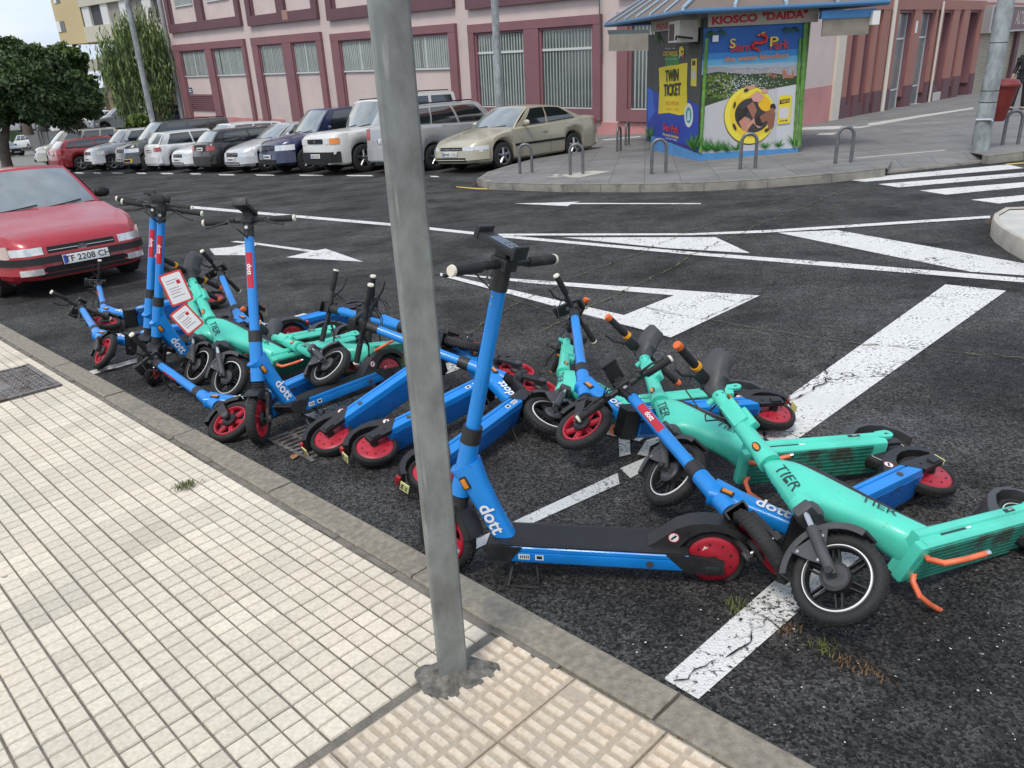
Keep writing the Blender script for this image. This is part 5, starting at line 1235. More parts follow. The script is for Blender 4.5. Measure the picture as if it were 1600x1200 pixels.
fcar('parked_car', 'small silver car far off at the left edge, beyond the tree trunk', 22, 207, 80, 190, 4.3, 1.76, 1.46, 2.6, 'sedan', SILV)
fcar('parked_car', 'small white van far off between the camper and the far row', 100, 200, 88, 200, 4.8, 1.9, 2.0, 2.9, 'van', WHC)
b = B().mat(mat('upper_lot', (.10, .10, .10), .9, var=.2, vscale=1))
ul = [at(x, y, d) for x, y, d in ((95, 208, 58), (300, 206, 46), (330, 200, 95), (40, 200, 110))]
b.loft([[V((q.x * .72, q.y * .72, gz(q.x * .72, q.y * .72) - .2)) if k < 2 else q - V((0, 0, 3)) for k, q in enumerate(ul)], [q - V((0, 0, .02)) for q in ul]]); struct('upper_car_park', b)
# ================================================================ BUILDINGS, KIOSK, STREET FURNITURE, TREES, PERSON
class Face:
    "vertical plane through P along D (world xy)"
    def __init__(s, P, D, flip=False):
        s.P = V((P[0], P[1], 0)); s.D = V((D[0], D[1], 0)).normalized(); s.N = V((s.D.y, -s.D.x, 0))
        if s.N.dot(CAM - s.P) < 0: s.N = -s.N
    def px(s, x, y):
        d = ray(x, y); t = s.N.dot(s.P - CAM) / s.N.dot(d); q = CAM + d * t; return ((q - s.P).dot(s.D), q.z)
    def pt(s, t, z, off=0.): return s.P + s.D * t + V((0, 0, z)) + s.N * off
    def box(s, b, t0, t1, z0, z1, d0, d1):
        vs = [s.pt(t, z, o) for t in (t0, t1) for o in (d0, d1) for z in (z0, z1)]
        return b.add(vs, [(0, 1, 3, 2), (4, 6, 7, 5), (0, 4, 5, 1), (2, 3, 7, 6), (0, 2, 6, 4), (1, 5, 7, 3)])
    def poly(s, b, pts, off): return b.poly([s.pt(t, z, off) for t, z in pts])
    def ppoly(s, b, pix, off): return s.poly(b, [s.px(*p) for p in pix], off)
    def text(s, b, txt, pl, pr, hpx, off, bold=.01, sx=1.):
        "text from pixel pl to pixel pr (baseline centre line), real width fitted"
        a = s.px(*pl); c = s.px(*pr); A = s.pt(*a); Cc = s.pt(*c); L_ = (Cc - A).length
        vs, fs = text_geo(txt, 1., bold, 1.); w_ = max(v.x for v in vs) - min(v.x for v in vs); h_ = s.px(*pl)[1] - s.px(pl[0], pl[1] + hpx)[1]
        size = h_ / .72; M = frame((A + Cc) / 2 + s.N * off, Cc - A, n=s.N); vs = [M @ V((v.x * L_ / w_, v.y * size, 0)) for v in vs]
        return b.add(vs, fs)
KX, KY = 8.4, 23.9
PINK = mat('pink_plaster', (.575, .475, .45), .85, var=.07, vscale=.7, dark=(.50, .41, .39), dthr=.62, dscale=.8)
MAR = mat('maroon_trim', (.215, .100, .112), .75, var=.10, vscale=1.5); MARD = mat('dark_maroon_trim', (.13, .064, .075), .75, var=.12, vscale=1.5)
PLIN = mat('pink_plinth', (.50, .235, .225), .85, var=.14, vscale=1.2)
WGL = mat('window_glass_dark', (.075, .09, .09), .1, coat=.8); BLD = mat('vertical_blind', (.34, .37, .35), .6, var=.12, vscale=3); ALU = mat('white_window_bar', (.55, .57, .56), .45)
F1 = Face((KX, KY), (-.70, .71))
bl = empty('pink_building', Mx.Translation(V((KX, KY, -1))), 'long pink office building with maroon framed windows behind the row of parked cars', 'building')
Minv = Mx.Translation(V((-KX, -KY, 1)))
def bpart(name, b, par=None): return part(name, b, par or bl, M=(Minv if par is None else Mx.Identity(4)), ang=30)
b = B().mat(PINK); F1.box(b, -.0, 40.1, -5, 9, -.3, 0); bpart('wall', b)
def frame_bars(name, t0, t1, z0, z1, bw, bt, mulls, m, depth=.16, bottom=False, par=None):
    b = B().mat(m); F1.box(b, t0, t1, z1 - bt, z1, .002, depth)
    xs = [(t0, t0 + bw), (t1 - bw, t1)] + mulls
    for k, (a, c) in enumerate(xs): F1.box(b, a, c, z0, z1 - bt + .0, .002, depth - (.0 if k < 2 else .004))
    if bottom: F1.box(b, t0 + bw, t1 - bw, z0, z0 + bottom, .002, depth - .002)
    # inner step
    return bpart(name, b, par)
def window(t0, t1, z0, z1, F=F1, pitch=.13, trans=None, mullions=(), root=None, inv=None, blind=BLD, cover=.55):
    b = B().mat(WGL); F.box(b, t0, t1, z0, z1, .004, .016); w_ = part('window', b, root or bl, M=inv or Minv)
    b = B().mat(blind); t = t0 + .03; r_ = random.Random(int(t0 * 100))
    while t < t1 - .06:
        if r_.random() < .97: F.box(b, t, t + pitch * cover * r_.uniform(.75, 1.15), z0 + .03, z1 - .02, .0185, .024)
        t += pitch
    part('blind', b, w_)
    b = B().mat(ALU); F.box(b, t0 - .03, t1 + .03, z0 - .07, z0, .003, .075)
    for q in mullions: F.box(b, q - .025, q + .025, z0, z1, .026, .04)
    if trans: F.box(b, t0, t1, trans - .04, trans + .04, .026, .055)
    part('window_frame', b, w_)
for nm, t0, t1, mull, wins in (('a', 30.78, 39.45, [(34.6, 35.4)], [(35.4, 38.66), (31.1, 34.55)]), ('b', 23.48, 30.0, [(26.15, 27.0)], [(27.0, 29.4), (23.9, 26.15)]), ('c', 14.03, 22.68, [], [(14.46, 22.05)])):
    bt = .40; bw = t1 - wins[0][1] if mull else .62
    b = B().mat(MAR); F1.box(b, t0, t1, 2.50 if nm != 'c' else 2.42, 2.86 if nm != 'c' else 2.72, .002, .16)
    zt = 2.50 if nm != 'c' else 2.42
    for a, c in [(wins[0][1], t1), (t0, wins[-1][0])] + mull: F1.box(b, a, c, -4.5, zt, .002, .15)
    for w0, w1 in wins:     # inner reveal step
        F1.box(b, w0, w0 + .09, -4.5, zt, .002, .08); F1.box(b, w1 - .09, w1, -4.5, zt, .002, .08); F1.box(b, w0 + .09, w1 - .09, zt - .08, zt, .002, .08)
    bpart('window_surround', b)
    for w0, w1 in wins: window(w0 + .1, w1 - .1, 1.13, zt - .09, mullions=[(w0 + w1) / 2] if nm != 'c' else [w0 + (w1 - w0) * k / 5 for k in (1, 2, 3, 4)], cover=.72 if nm != 'b' else .6)
b = B().mat(MAR); t0, t1 = 6.82, 13.3
F1.box(b, t0, t1, 2.33, 2.62, .002, .16); F1.box(b, t0, t1, -.74, -.36, .002, .155)
for a, c in ((12.98, t1), (t0, 7.12), (9.62, 10.32)): F1.box(b, a, c, -.36, 2.33, .002, .15)
for w0, w1 in ((10.32, 12.98), (7.12, 9.62)): F1.box(b, w0, w0 + .1, -.36, 2.33, .002, .08); F1.box(b, w1 - .1, w1, -.36, 2.33, .002, .08); F1.box(b, w0 + .1, w1 - .1, 2.25, 2.33, .002, .08)
bpart('window_surround', b)
window(10.43, 12.87, -.33, 2.24, trans=1.6, pitch=.145, cover=.45); window(7.23, 9.51, -.33, 2.24, trans=1.6, pitch=.145, cover=.30)
b = B().mat(MAR); t0, t1 = .2, 6.12
F1.box(b, t0, t1, 2.33, 2.62, .002, .16); F1.box(b, t0, t1, -.74, -.36, .002, .155)
for a, c in ((5.68, t1), (t0, .55), (2.9, 3.4)): F1.box(b, a, c, -.36, 2.33, .002, .15)
F1.box(b, 5.56, 5.68, -.36, 2.33, .002, .08); bpart('window_surround', b)
window(3.5, 5.55, -.33, 2.25, trans=1.6, pitch=.145, cover=.35); window(.6, 2.85, -.33, 2.25, trans=1.6, pitch=.145, cover=.35)
for t0, t1, zb, mull in ((30.72, 39.4, 3.5, [(34.8, 35.6)]), (23.47, 29.98, 3.42, [(26.3, 27.0)]), (14.04, 22.7, 3.28, []), (6.9, 13.32, 3.15, [(9.8, 10.3)]), (-.2, 6.1, 3.05, [])):
    b = B().mat(MARD); F1.box(b, t0, t1, zb, zb + .46, .002, .18)
    for a, c in [(t0, t0 + .42), (t1 - .42, t1)] + mull: F1.box(b, a, c, zb + .46, 6.5, .002, .17)
    F1.box(b, t0, t1, 6.5, 6.9, .002, .17)
    F1.box(b, t0 + .42, t0 + .6, zb + .46, 6.5, .002, .07); F1.box(b, t1 - .6, t1 - .42, zb + .46, 6.5, .002, .07)
    bpart('panel_surround', b)
    for a, c in zip([t0 + .6] + [m_[1] for m_ in mull], [m_[0] for m_ in mull] + [t1 - .6]): window(a + .5, c - .5, 4.9, 6.3, cover=.7)
b = B().mat(PLIN); F1.box(b, .05, 6.9, -2.5, -.80, .002, .05); F1.box(b, 6.9, 14, -3, -.98, .002, .05); F1.box(b, 28, 40.0, -5, -1.15, .002, .04); parts('plinth', b, bl, M=Minv)
b = B().mat(MAR)
for k in range(8): F1.box(b, 35.5, 38.75, -.83 + k * .115, -.77 + k * .115, .002, .07)
b.mat(MARD); F1.box(b, 35.5, 38.75, -.86, .08, .001, .02); bpart('vent', b)
b = B().mat(mat('plaque_blue', (.03, .09, .22), .5)); F1.box(b, 38.15, 38.75, .14, .46, .002, .03); b.mat(WHT)
F1.box(b, 38.25, 38.65, .31, .37, .03, .034); F1.box(b, 38.25, 38.65, .21, .26, .03, .034); bpart('plaque', b)
b = B().mat(mat('grey_downpipe', (.33, .34, .35), .5)); b.cyl(F1.pt(40.0, -4, .14), F1.pt(40.0, 9, .14), .13, n=12); bpart('downpipe', b)
b = B().mat(mat('brown_stain', (.33, .20, .16), .9)); F1.box(b, 26.0, 26.5, 3.52, 3.95, .18, .183); bpart('stain', b)
b = B().mat(mat('cable_grey', (.10, .10, .10), .6)); b.cyl(F1.pt(6.75, 1.4, .2), F1.pt(6.95, 9, .2), .025, n=8); bpart('cable', b)
# --- right wing
R = Face((KX, KY), (.69, .72))
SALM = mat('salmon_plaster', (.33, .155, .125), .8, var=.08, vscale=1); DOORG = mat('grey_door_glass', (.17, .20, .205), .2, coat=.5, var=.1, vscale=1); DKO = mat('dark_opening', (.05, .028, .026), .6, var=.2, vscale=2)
br = empty('corner_building', Mx.Translation(V((KX, KY, -1))), 'salmon and maroon shop front wing with tall narrow doors to the right of the kiosk', 'building')
def rpart(name, b, par=None): return part(name, b, par or br, M=(Minv if par is None else Mx.Identity(4)), ang=30)
b = B().mat(PINK); R.box(b, .35, 3.42, -3, 9, -5, 0); R.box(b, 3.42, 40, 2.62, 9, -8, 0); rpart('wall', b)
b = B().mat(PLIN); R.box(b, 0.05, 2.9, -3, .2, .002, .02); rpart('plinth', b)
b = B().mat(mat('cream_pilaster', (.60, .55, .47), .8, var=.05)); R.box(b, 2.9, 3.46, -3, 2.62, .002, .10); rpart('pilaster', b)
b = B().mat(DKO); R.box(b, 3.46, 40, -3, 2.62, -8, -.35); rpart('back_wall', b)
segs = [(3.46, 4.0), (4.62, 5.05), (5.72, 6.1), (6.45, 7.15), (7.35, 7.95), (9.55, 10.3), (11.9, 12.2), (12.55, 12.9), (14.1, 14.95), (15.5, 16.35), (17.95, 18.5)]
bU = B().mat(SALM); bL = B().mat(MARD)
for a, c in segs: R.box(bU, a, c, -.22, 2.32, -.35, .06); R.box(bL, a, c, -3, -.22, -.35, .075)
R.box(bU, 3.46, 18.5, 2.32, 2.66, -.35, .07)
R.box(bL, 4.0, 4.62, -3, -.52, -.35, .02); R.box(bL, 5.05, 5.72, -3, -.52, -.35, .02); R.box(bL, 12.9, 14.1, -3, -.45, -.3, -.05)
bM = B().mat(MAR)
for a, c in ((4.0, 4.62), (5.05, 5.72), (6.1, 6.45), (7.95, 9.55), (10.3, 11.9), (12.9, 14.1), (14.95, 15.5), (16.35, 17.95)):
    R.box(bM, a, a + .10, -.6, 2.22, -.35, -.02); R.box(bM, c - .10, c, -.6, 2.22, -.35, -.02); R.box(bM, a, c, 2.22, 2.32, -.35, -.01)
parts('pier', bU, br, M=Minv); parts('dado', bL, br, M=Minv); parts('reveal', bM, br, M=Minv)
for a, c in ((4.1, 4.52), (5.15, 5.62), (6.12, 6.43)):
    b = B().mat(WGL); R.box(b, a, c, -.5, 2.2, -.28, -.24); w_ = rpart('window', b); b = B().mat(BLD)
    for k in range(3): R.box(b, a + .04 + k * .14, a + .12 + k * .14, -.48, 2.18, -.238, -.234)
    part('blind', b, w_)
for a, c in ((8.06, 9.44), (10.42, 11.78)):
    b = B().mat(DOORG); R.box(b, a, c, -1.0, 2.2, -.22, -.18); w_ = rpart('door', b); b = B().mat(ALU)
    R.box(b, a, c, 1.36, 1.42, -.178, -.15); R.box(b, a, a + .05, -1, 2.2, -.178, -.15); R.box(b, c - .05, c, -1, 2.2, -.178, -.15); R.box(b, a, c, -.35, -.30, -.178, -.16); R.box(b, a, c, -1.1, -1.0, -.2, .1); part('door_frame', b, w_)
b = B().mat(PALE2); R.box(b, 12.95, 14.1, -1.2, -.72, -.1, .03); rpart('step', b)
b = B().mat(mat('white_pipe', (.60, .57, .52), .5)); b.cyl(R.pt(7.25, -1.1, .12), R.pt(7.25, 9, .12), .07, n=10); rpart('downpipe', b)
b = B().mat(mat('white_pipe', (.60, .57, .52), .5)); b.cyl(R.pt(12.38, -1.1, .12), R.pt(12.38, 2.6, .12), .045, n=10); rpart('downpipe', b)
b = B().mat(WHT); R.box(b, 9.75, 9.95, 1.55, 1.95, .062, .07); rpart('notice', b)
# shop sign and shutters
for a_, c_ in ((18.6, 21.6), (22.4, 25.0), (25.6, 28.0)):
    b = B().mat(mat('shutter_beige', (.42, .37, .29), .5, .2, var=.12, vscale=2))
    for k in range(34): z = -1.15 + k * .078; R.box(b, a_, c_, z, z + .062, -.2, -.10)
    rpart('shutter', b)
b = B().mat(MARD); R.box(b, 21.6, 22.4, -1.5, 1.6, -.3, .05); R.box(b, 25.0, 25.6, -1.5, 1.6, -.3, .05); R.box(b, 28, 40, -2, 2.6, -.3, .05); parts('pier', b, br, M=Minv)
b = B().mat(SALM); R.box(b, 18.5, 40, 2.4, 2.62, -.3, .04); rpart('band', b)
sg_ = empty('shop_sign', Mx.Identity(4), 'grey-violet shop sign with gold crest over the shutters behind the right pole', 'sign')
b = B().mat(mat('sign_violet', (.17, .11, .12), .6, var=.08)); R.box(b, 18.55, 34, 1.45, 2.42, .05, .35); part('board', b, sg_)
b = B().mat(mat('sign_frame', (.42, .42, .42), .4, .5)); R.box(b, 18.5, 34, 1.38, 1.45, .05, .37); R.box(b, 18.3, 18.55, 1.38, 2.46, .05, .38); R.box(b, 18.5, 34, 2.42, 2.48, .05, .37); part('sign_frame', b, sg_)
b = B().mat(mat('gold_crest', (.55, .38, .08), .35, .5)); c0 = R.px(1548.5, 28)
star = []
for k in range(16):
    a = pi / 2 + 2 * pi * k / 16; r_ = (.42 if k % 2 == 0 else .20); star.append((c0[0] + cos(a) * r_ * 1.5, c0[1] + sin(a) * r_))
R.poly(b, star, .354); R.poly(b, [(c0[0] - .4, c0[1] - .40), (c0[0] + .4, c0[1] - .40), (c0[0] + .25, c0[1] - .1), (c0[0] - .25, c0[1] - .1)], .357)
b.mat(mat('sign_violet', (.17, .11, .12), .6)); R.poly(b, [(c0[0] + cos(2 * pi * k / 14) * .12, c0[1] + sin(2 * pi * k / 14) * .09) for k in range(14)], .36); part('crest', b, sg_)
b = B().mat(mat('sign_letters', (.42, .34, .33), .5)); R.text(b, 'ALTEZA', (1574, 29), (1596, 30), 20, .355, .03); R.text(b, 'S', (1599, 31), (1603, 31), 10, .355, .03); part('lettering', b, sg_)
# --- beige apartment building far left
BEIG = mat('beige_render', (.52, .42, .235), .85, var=.05, vscale=.4); CREA = mat('cream_concrete', (.50, .475, .39), .85, var=.05, vscale=.4); TANW = mat('tan_wall', (.43, .325, .215), .85, var=.08, vscale=.3)
P0 = at(96, 70, 72.6); P1 = at(137, 67, 70.0); P2 = at(300, 40, 56.5)
FB = Face(P1.xy, (P2 - P1).xy); FA = Face(P0.xy, (P1 - P0).xy)
ab = empty('apartment_building', Mx.Translation(V((P1.x, P1.y, -3))), 'beige apartment block with cream balconies and round wall openings beyond the pepper tree', 'building')
ai = Mx.Translation(V((-P1.x, -P1.y, 3)))
def apart(n_, b, par=None): return part(n_, b, par or ab, M=ai if par is None else Mx.Identity(4), ang=30)
Lb = (P2 - P1).xy.length; LA = (P1 - P0).xy.length
b = B().mat(BEIG); zb0 = P1.z; FA.box(b, 0, LA, zb0, 14, -14, 0); apart('tower', b)
b = B().mat(CREA); FB.box(b, 0.02, Lb + 6, zb0 + .02, zb0 + 1.05, -12, .05)
FB.box(b, 0.02, Lb + 6, zb0 + 2.35, zb0 + 3.6, -12, .07); FB.box(b, .02, Lb + 6, zb0 + 5.0, 14, -12, .05); FB.box(b, .4, Lb + 6, zb0 + 1.05, zb0 + 2.35, -12, -1.6); apart('floor_band', b)
b = B().mat(mat('white_shutter', (.62, .62, .60), .6)); dk_ = B().mat(mat('dark_grille', (.05, .05, .055), .6)); gl_ = B().mat(mat('grey_panel', (.27, .25, .21), .6))
z0_, z1_ = zb0 + 1.05, zb0 + 2.35
for x0, x1, kk in ((131, 142, 'w'), (142.5, 160, 'd'), (160, 171, 'w'), (171, 188, 'g'), (190, 205, 'w'), (207, 224, 'g'), (226, 240, 'w'), (242, 258, 'd'), (262, 280, 'w')):
    t0 = FB.px(x0, 35)[0]; t1 = FB.px(x1, 35)[0]; bb = {'w': b, 'd': dk_, 'g': gl_}[kk]; FB.box(bb, t0, t1, z0_, z1_, -.4, -.2 if kk != 'w' else -.05)
[parts(n_, q_, ab, M=ai, ang=30) for n_, q_ in (('shutter', b), ('grille', dk_), ('panel', gl_))]
for (xa, ya, xb, yb) in ((84, -8, 93, 5), (90, 33, 102, 50)):
    t0 = FA.px(xa, (ya + yb) / 2)[0]; t1 = FA.px(xb, (ya + yb) / 2)[0]; z1 = FA.px((xa + xb) / 2, ya)[1]; z0 = FA.px((xa + xb) / 2, yb)[1]
    b = B().mat(WGL); FA.box(b, t0, t1, z0, z1, .01, .04); w_ = apart('window', b); b = B().mat(WHT); FA.box(b, t0, t0 + (t1 - t0) * .45, z0, z1, .045, .06); part('curtain', b, w_)
b = B().mat(MARD); FB.box(b, 1.2, 4.6, -4, zb0, -9, -2.4); b.mat(DKO); FB.box(b, 4.7, Lb + 6, 1.5, zb0, -9, -3.0); apart('recess', b)
zB0, zB1 = FB.px(118, 113)[1], FB.px(150, 92)[1]
b = B().mat(CREA)
for k in range(7):
    z = zB0 + (zB1 - zB0) * k / 7; FB.box(b, -2.4, Lb + 6, z, z + (zB1 - zB0) / 7 * .82, -2.5, 1.2)
FB.box(b, -2.35, Lb + 6, zB0 + .02, zB1 - .05, -9, 1.15); apart('balcony', b)
b = B().mat(TANW); FB.box(b, -.3, Lb + 6, -6, zB0 + .01, -9, -.6); wl = apart('wall', b)
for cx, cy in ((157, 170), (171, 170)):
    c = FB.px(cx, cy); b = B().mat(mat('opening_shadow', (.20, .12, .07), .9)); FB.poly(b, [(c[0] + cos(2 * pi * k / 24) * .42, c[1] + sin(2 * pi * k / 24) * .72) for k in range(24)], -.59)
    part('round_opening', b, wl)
b = B().mat(TANW)
for k in range(4): FB.box(b, 1.0, 1.9, .8 + k * .25, .9 + k * .25, -.6, -.5)
part('louvre', b, wl)
# --- kiosk
C2 = V((3.98, 16.35)); KF_ = Face(C2, (1, .06)); KL = Face(C2, (-.06, 1))
kw, kd = 2.05, 3.80
ko = empty('kiosk', Mx.Translation(V((C2.x, C2.y, -.7))), 'blue news kiosk covered in water park and twin ticket posters at the pavement corner', 'kiosk')
ki = Mx.Translation(V((-C2.x, -C2.y, .7)))
def kpart(n_, b, par=None, ang=30): return part(n_, b, par or ko, M=ki if par is None else Mx.Identity(4), ang=ang)
KB = mat('kiosk_blue', (.07, .24, .50), .5, var=.12, vscale=4); KD = mat('kiosk_dark', (.03, .045, .045), .55, var=.2, vscale=3); KBD = mat('kiosk_deep_blue', (.012, .035, .25), .4, var=.25, vscale=2)
zp = lambda F, x, y: F.px(x, y)[1]
zt_ = 2.02; zpl = KF_.px(1090, 240)[1]
b = B().mat(KD); u = KF_.D; q = KL.D
def rectbox(b, s0, s1, p0, p1, z0, z1):
    vs = [V((*(C2 + V((u.x, u.y)) * s_ + V((q.x, q.y)) * p_), z)) for s_ in (s0, s1) for p_ in (p0, p1) for z in (z0, z1)]
    b.add(vs, [(0, 1, 3, 2), (4, 6, 7, 5), (0, 4, 5, 1), (2, 3, 7, 6), (0, 2, 6, 4), (1, 5, 7, 3)])
rectbox(b, 0, kw, 0, kd, zpl, zt_); kpart('wall', b)
b = B().mat(KB); rectbox(b, -.02, kw + .02, -.02, kd + .05, -1.6, zpl); kpart('plinth', b)
def colr(n_, c, r_=.5, **k): return mat(n_, c, r_, **k)
def kp(F, pix, m, off, par, name):
    b = B().mat(m); F.ppoly(b, pix, off); return part(name, b, par, smooth=False)
# front poster, drawn as layers a few tenths of a millimetre apart
b = B().mat(colr('poster_sky', (.010, .10, .36)))
KF_.ppoly(b, [(1100, 45), (1262, 34), (1247, 236), (1093, 248)], .004); PFB = b; pf = None
off = [.006]
def lay(pix, c, name='poster_shape', F=KF_, par=None):
    off[0] += .0008; m = colr('poster_%02x%02x%02x' % tuple(int(x * 255) for x in c), c); b = (PFB if F is KF_ else PLB).mat(m)
    for pl_ in (pix if isinstance(pix[0][0], (tuple, list)) else [pix]): F.ppoly(b, pl_, off[0])
def ell(cx, cy, rx, ry, n=28, rot=0): return [(cx + cos(t) * rx * cos(rot) - sin(t) * ry * sin(rot), cy + cos(t) * rx * sin(rot) + sin(t) * ry * cos(rot)) for t in [2 * pi * k / n for k in range(n)]]
lay([(1098, 84), (1256, 76), (1253, 100), (1097, 112)], (.03, .22, .52)); lay([(1097, 94), (1255, 86), (1253, 112), (1096, 118)], (.12, .38, .60)); lay([(1097, 103), (1254, 96), (1252, 125), (1096, 128)], (.32, .42, .50))
r = random.Random(11)
lay([(1100, 108), (1112, 104), (1128, 104), (1145, 107), (1180, 106), (1254, 103), (1252, 130), (1096, 134)], (.30, .31, .34))
lay([[(x := r.uniform(1140, 1246), y := r.uniform(104, 118)), (x + r.uniform(2, 5), y), (x + r.uniform(2, 5), y + r.uniform(1, 4)), (x, y + 2)] for k in range(70)], (.48, .40, .38))
lay([(1096, 117), (1120, 112), (1165, 116), (1205, 114), (1252, 120), (1251, 132), (1230, 134), (1190, 150), (1095, 170)], (.030, .06, .018))
lay([ell(r.uniform(1098, 1150), r.uniform(118, 152), r.uniform(2, 5), r.uniform(1.5, 3), 7, r.uniform(0, 3)) for k in range(60)], (.13, .19, .03))
lay([ell(r.uniform(1098, 1160), r.uniform(120, 158), r.uniform(1, 3), r.uniform(1, 2), 6) for k in range(50)], (.02, .03, .015))
lay([(1095, 168), (1138, 154), (1175, 145), (1252, 130), (1247, 236), (1093, 248)], (.46, .46, .48)); lay([(1215, 137), (1250, 131), (1246, 232), (1212, 236)], (.52, .53, .56))
lay([[(x := r.gauss(1168, 22), y := r.gauss(134, 11)), (x + r.uniform(.5, 2.4), y + r.uniform(-1, 1)), (x + r.uniform(0, 2), y + r.uniform(.6, 2.2))] for k in range(420)], (.66, .68, .70))
lay([[(x := r.uniform(1195, 1215), y := r.uniform(116, 124)), (x + 4, y - 3), (x + 6, y + 3)] for k in range(6)] + [[(1222, 122), (1222, 112), (1225, 108), (1228, 112), (1230, 117), (1236, 117), (1238, 110), (1240, 117), (1240, 122)]], (.36, .16, .10))
# yellow double ring and riders
ringc = (1170, 180)
lay(ell(1170.5, 181, 40, 45.5, 40, .12), (.06, .05, .02)); lay(ell(1171, 180, 39.5, 44.5, 40, .12), (.72, .62, .06)); lay(ell(1173, 178, 33, 38, 36, .12), (.70, .50, .03)); lay(ell(1175, 180, 27.5, 27, 32, .3), (.045, .04, .04))
lay(ell(1194, 162, 9.5, 12.5, 20, -.5), (.72, .42, .02)); lay(ell(1168, 146, 14, 5, 18, -.5), (.74, .60, .05))
for pl_, c in (([(1150, 188), (1158, 172), (1166, 166), (1170, 172), (1164, 182), (1158, 192)], (.02, .018, .018)), ([(1154, 190), (1163, 182), (1172, 186), (1168, 205), (1160, 204)], (.48, .22, .16)), ([(1164, 196), (1178, 184), (1190, 198), (1184, 200), (1176, 192), (1168, 202)], (.52, .26, .20)),
               ([(1178, 186), (1188, 178), (1194, 190), (1188, 198), (1180, 195)], (.02, .02, .02)), ([(1186, 182), (1204, 170), (1211, 176), (1208, 198), (1200, 204), (1198, 188), (1190, 192)], (.24, .10, .06)), (ell(1207, 167, 4.5, 5.5, 12), (.02, .018, .018)), (ell(1206, 173, 4, 4.5, 12), (.28, .12, .08)),
               ([(1172, 150), (1184, 142), (1192, 150), (1186, 160), (1176, 158)], (.58, .30, .26)), (ell(1194, 142, 5, 3.5, 12), (.56, .30, .28)), ([(1162, 136), (1178, 132), (1180, 136), (1166, 142)], (.55, .28, .2)), ([(1166, 166), (1176, 158), (1182, 172), (1176, 186)], (.30, .13, .09)), (ell(1155, 176, 5, 8, 12), (.03, .025, .02))): lay(pl_, c)
for cx, cy, rx, ry, ro in ((1147, 164, 1.8, 5.5, .2), (1147, 198, 2.2, 6, -.4), (1171, 209, 5, 2.6, 0), (1197, 203, 3.8, 2.6, -.5), (1165, 141, 4, 2.5, -.4)): lay(ell(cx, cy, rx, ry, 14, ro), (.05, .03, .03))
# yellow ticket panel (the printed code on it is left out)
lay([(1217, 150), (1236, 148), (1233, 192), (1213.5, 194)], (.70, .55, .03)); lay([(1217.5, 156), (1233, 153.5), (1232.5, 160), (1217, 163)], (.02, .02, .02)); lay([(1217, 168), (1231.5, 167), (1230.5, 184), (1216, 185)], (.55, .55, .52))
KF_.text(PFB.mat(colr('poster_yellow_letters', (.70, .55, .05))), 'TICKETS', (1219, 159.3), (1231.5, 157.2), 4, off[0] + .001, .02); KF_.text(PFB.mat(BLKT), 'SCAN ME', (1217, 189), (1229, 188), 2.6, off[0] + .001, .02)
# palm fronds and bamboo
def fronds(F, cx, cy, n, r0, r1, a0, a1, par, c=(.05, .22, .04)):
    out = []
    for k in range(n):
        a = rad(r.uniform(a0, a1)); L_ = r.uniform(r0, r1); dx, dy = cos(a), -sin(a); wq = L_ * .035 + .35; out.append([(cx - dy * wq, cy + dx * wq), (cx + dx * L_ + dy * .2, cy + dy * L_ * 1.05), (cx + dy * wq, cy - dx * wq)])
    return lay(out, c, 'palm_frond', F, par)
for cx, cy, n, r0, r1, a0, a1 in ((1103, 236, 30, 12, 26, 20, 160), (1118, 236, 30, 12, 26, 10, 150), (1135, 236, 30, 8, 22, 10, 160), (1150, 234, 18, 8, 18, 20, 160), (1195, 231, 20, 6, 16, 20, 160), (1215, 229, 20, 6, 16, 20, 160), (1240, 227, 20, 8, 22, 50, 150)): fronds(KF_, cx, cy, n, r0, r1, a0, a1, pf, (.045, .20, .035))
for cx, cy, n in ((1110, 48, 24), (1126, 46, 16), (1240, 42, 22), (1228, 43, 14)): fronds(KF_, cx, cy, n, 8, 18, 200, 340, pf, (.02, .10, .04))
b = B().mat(mat('bamboo_green', (.10, .24, .04), .5, var=.3, vscale=12))
def bamboo(F, xt, yt, xb, yb, w_, o=.012):
    a = F.px(xt, yt); c = F.px(xb, yb); n_ = 8
    for k in range(n_):
        t0, t1 = k / n_, (k + .96) / n_; p = lambda t: (lerp(a[0], c[0], t), lerp(a[1], c[1], t))
        p0, p1 = p(t0), p(t1); pass
    b.tube([F.pt(lerp(a[0], c[0], k / 24), lerp(a[1], c[1], k / 24), o) for k in range(25)], [w_ * (1.12 if k % 3 == 0 else .95) for k in range(25)], 10)
bamboo(KF_, 1258, 36, 1247, 228, .045, .03); bamboo(KF_, 1104, 60, 1094, 238, .035, .02); bamboo(KF_, 1250, 60, 1240, 230, .03, .02); parts('bamboo_trim', b, ko, M=ki)
b = B().mat(mat('bamboo_green', (.10, .24, .04), .5, var=.3, vscale=12)); b.cyl(KF_.pt(kw + .12, -.55, -.3), KF_.pt(kw + .12, 1.95, -.3), .05, n=10); b.mat(KB); rectbox(b, kw + .02, kw + .4, -.05, .3, -.62, -.57); kpart('side_panel', b)
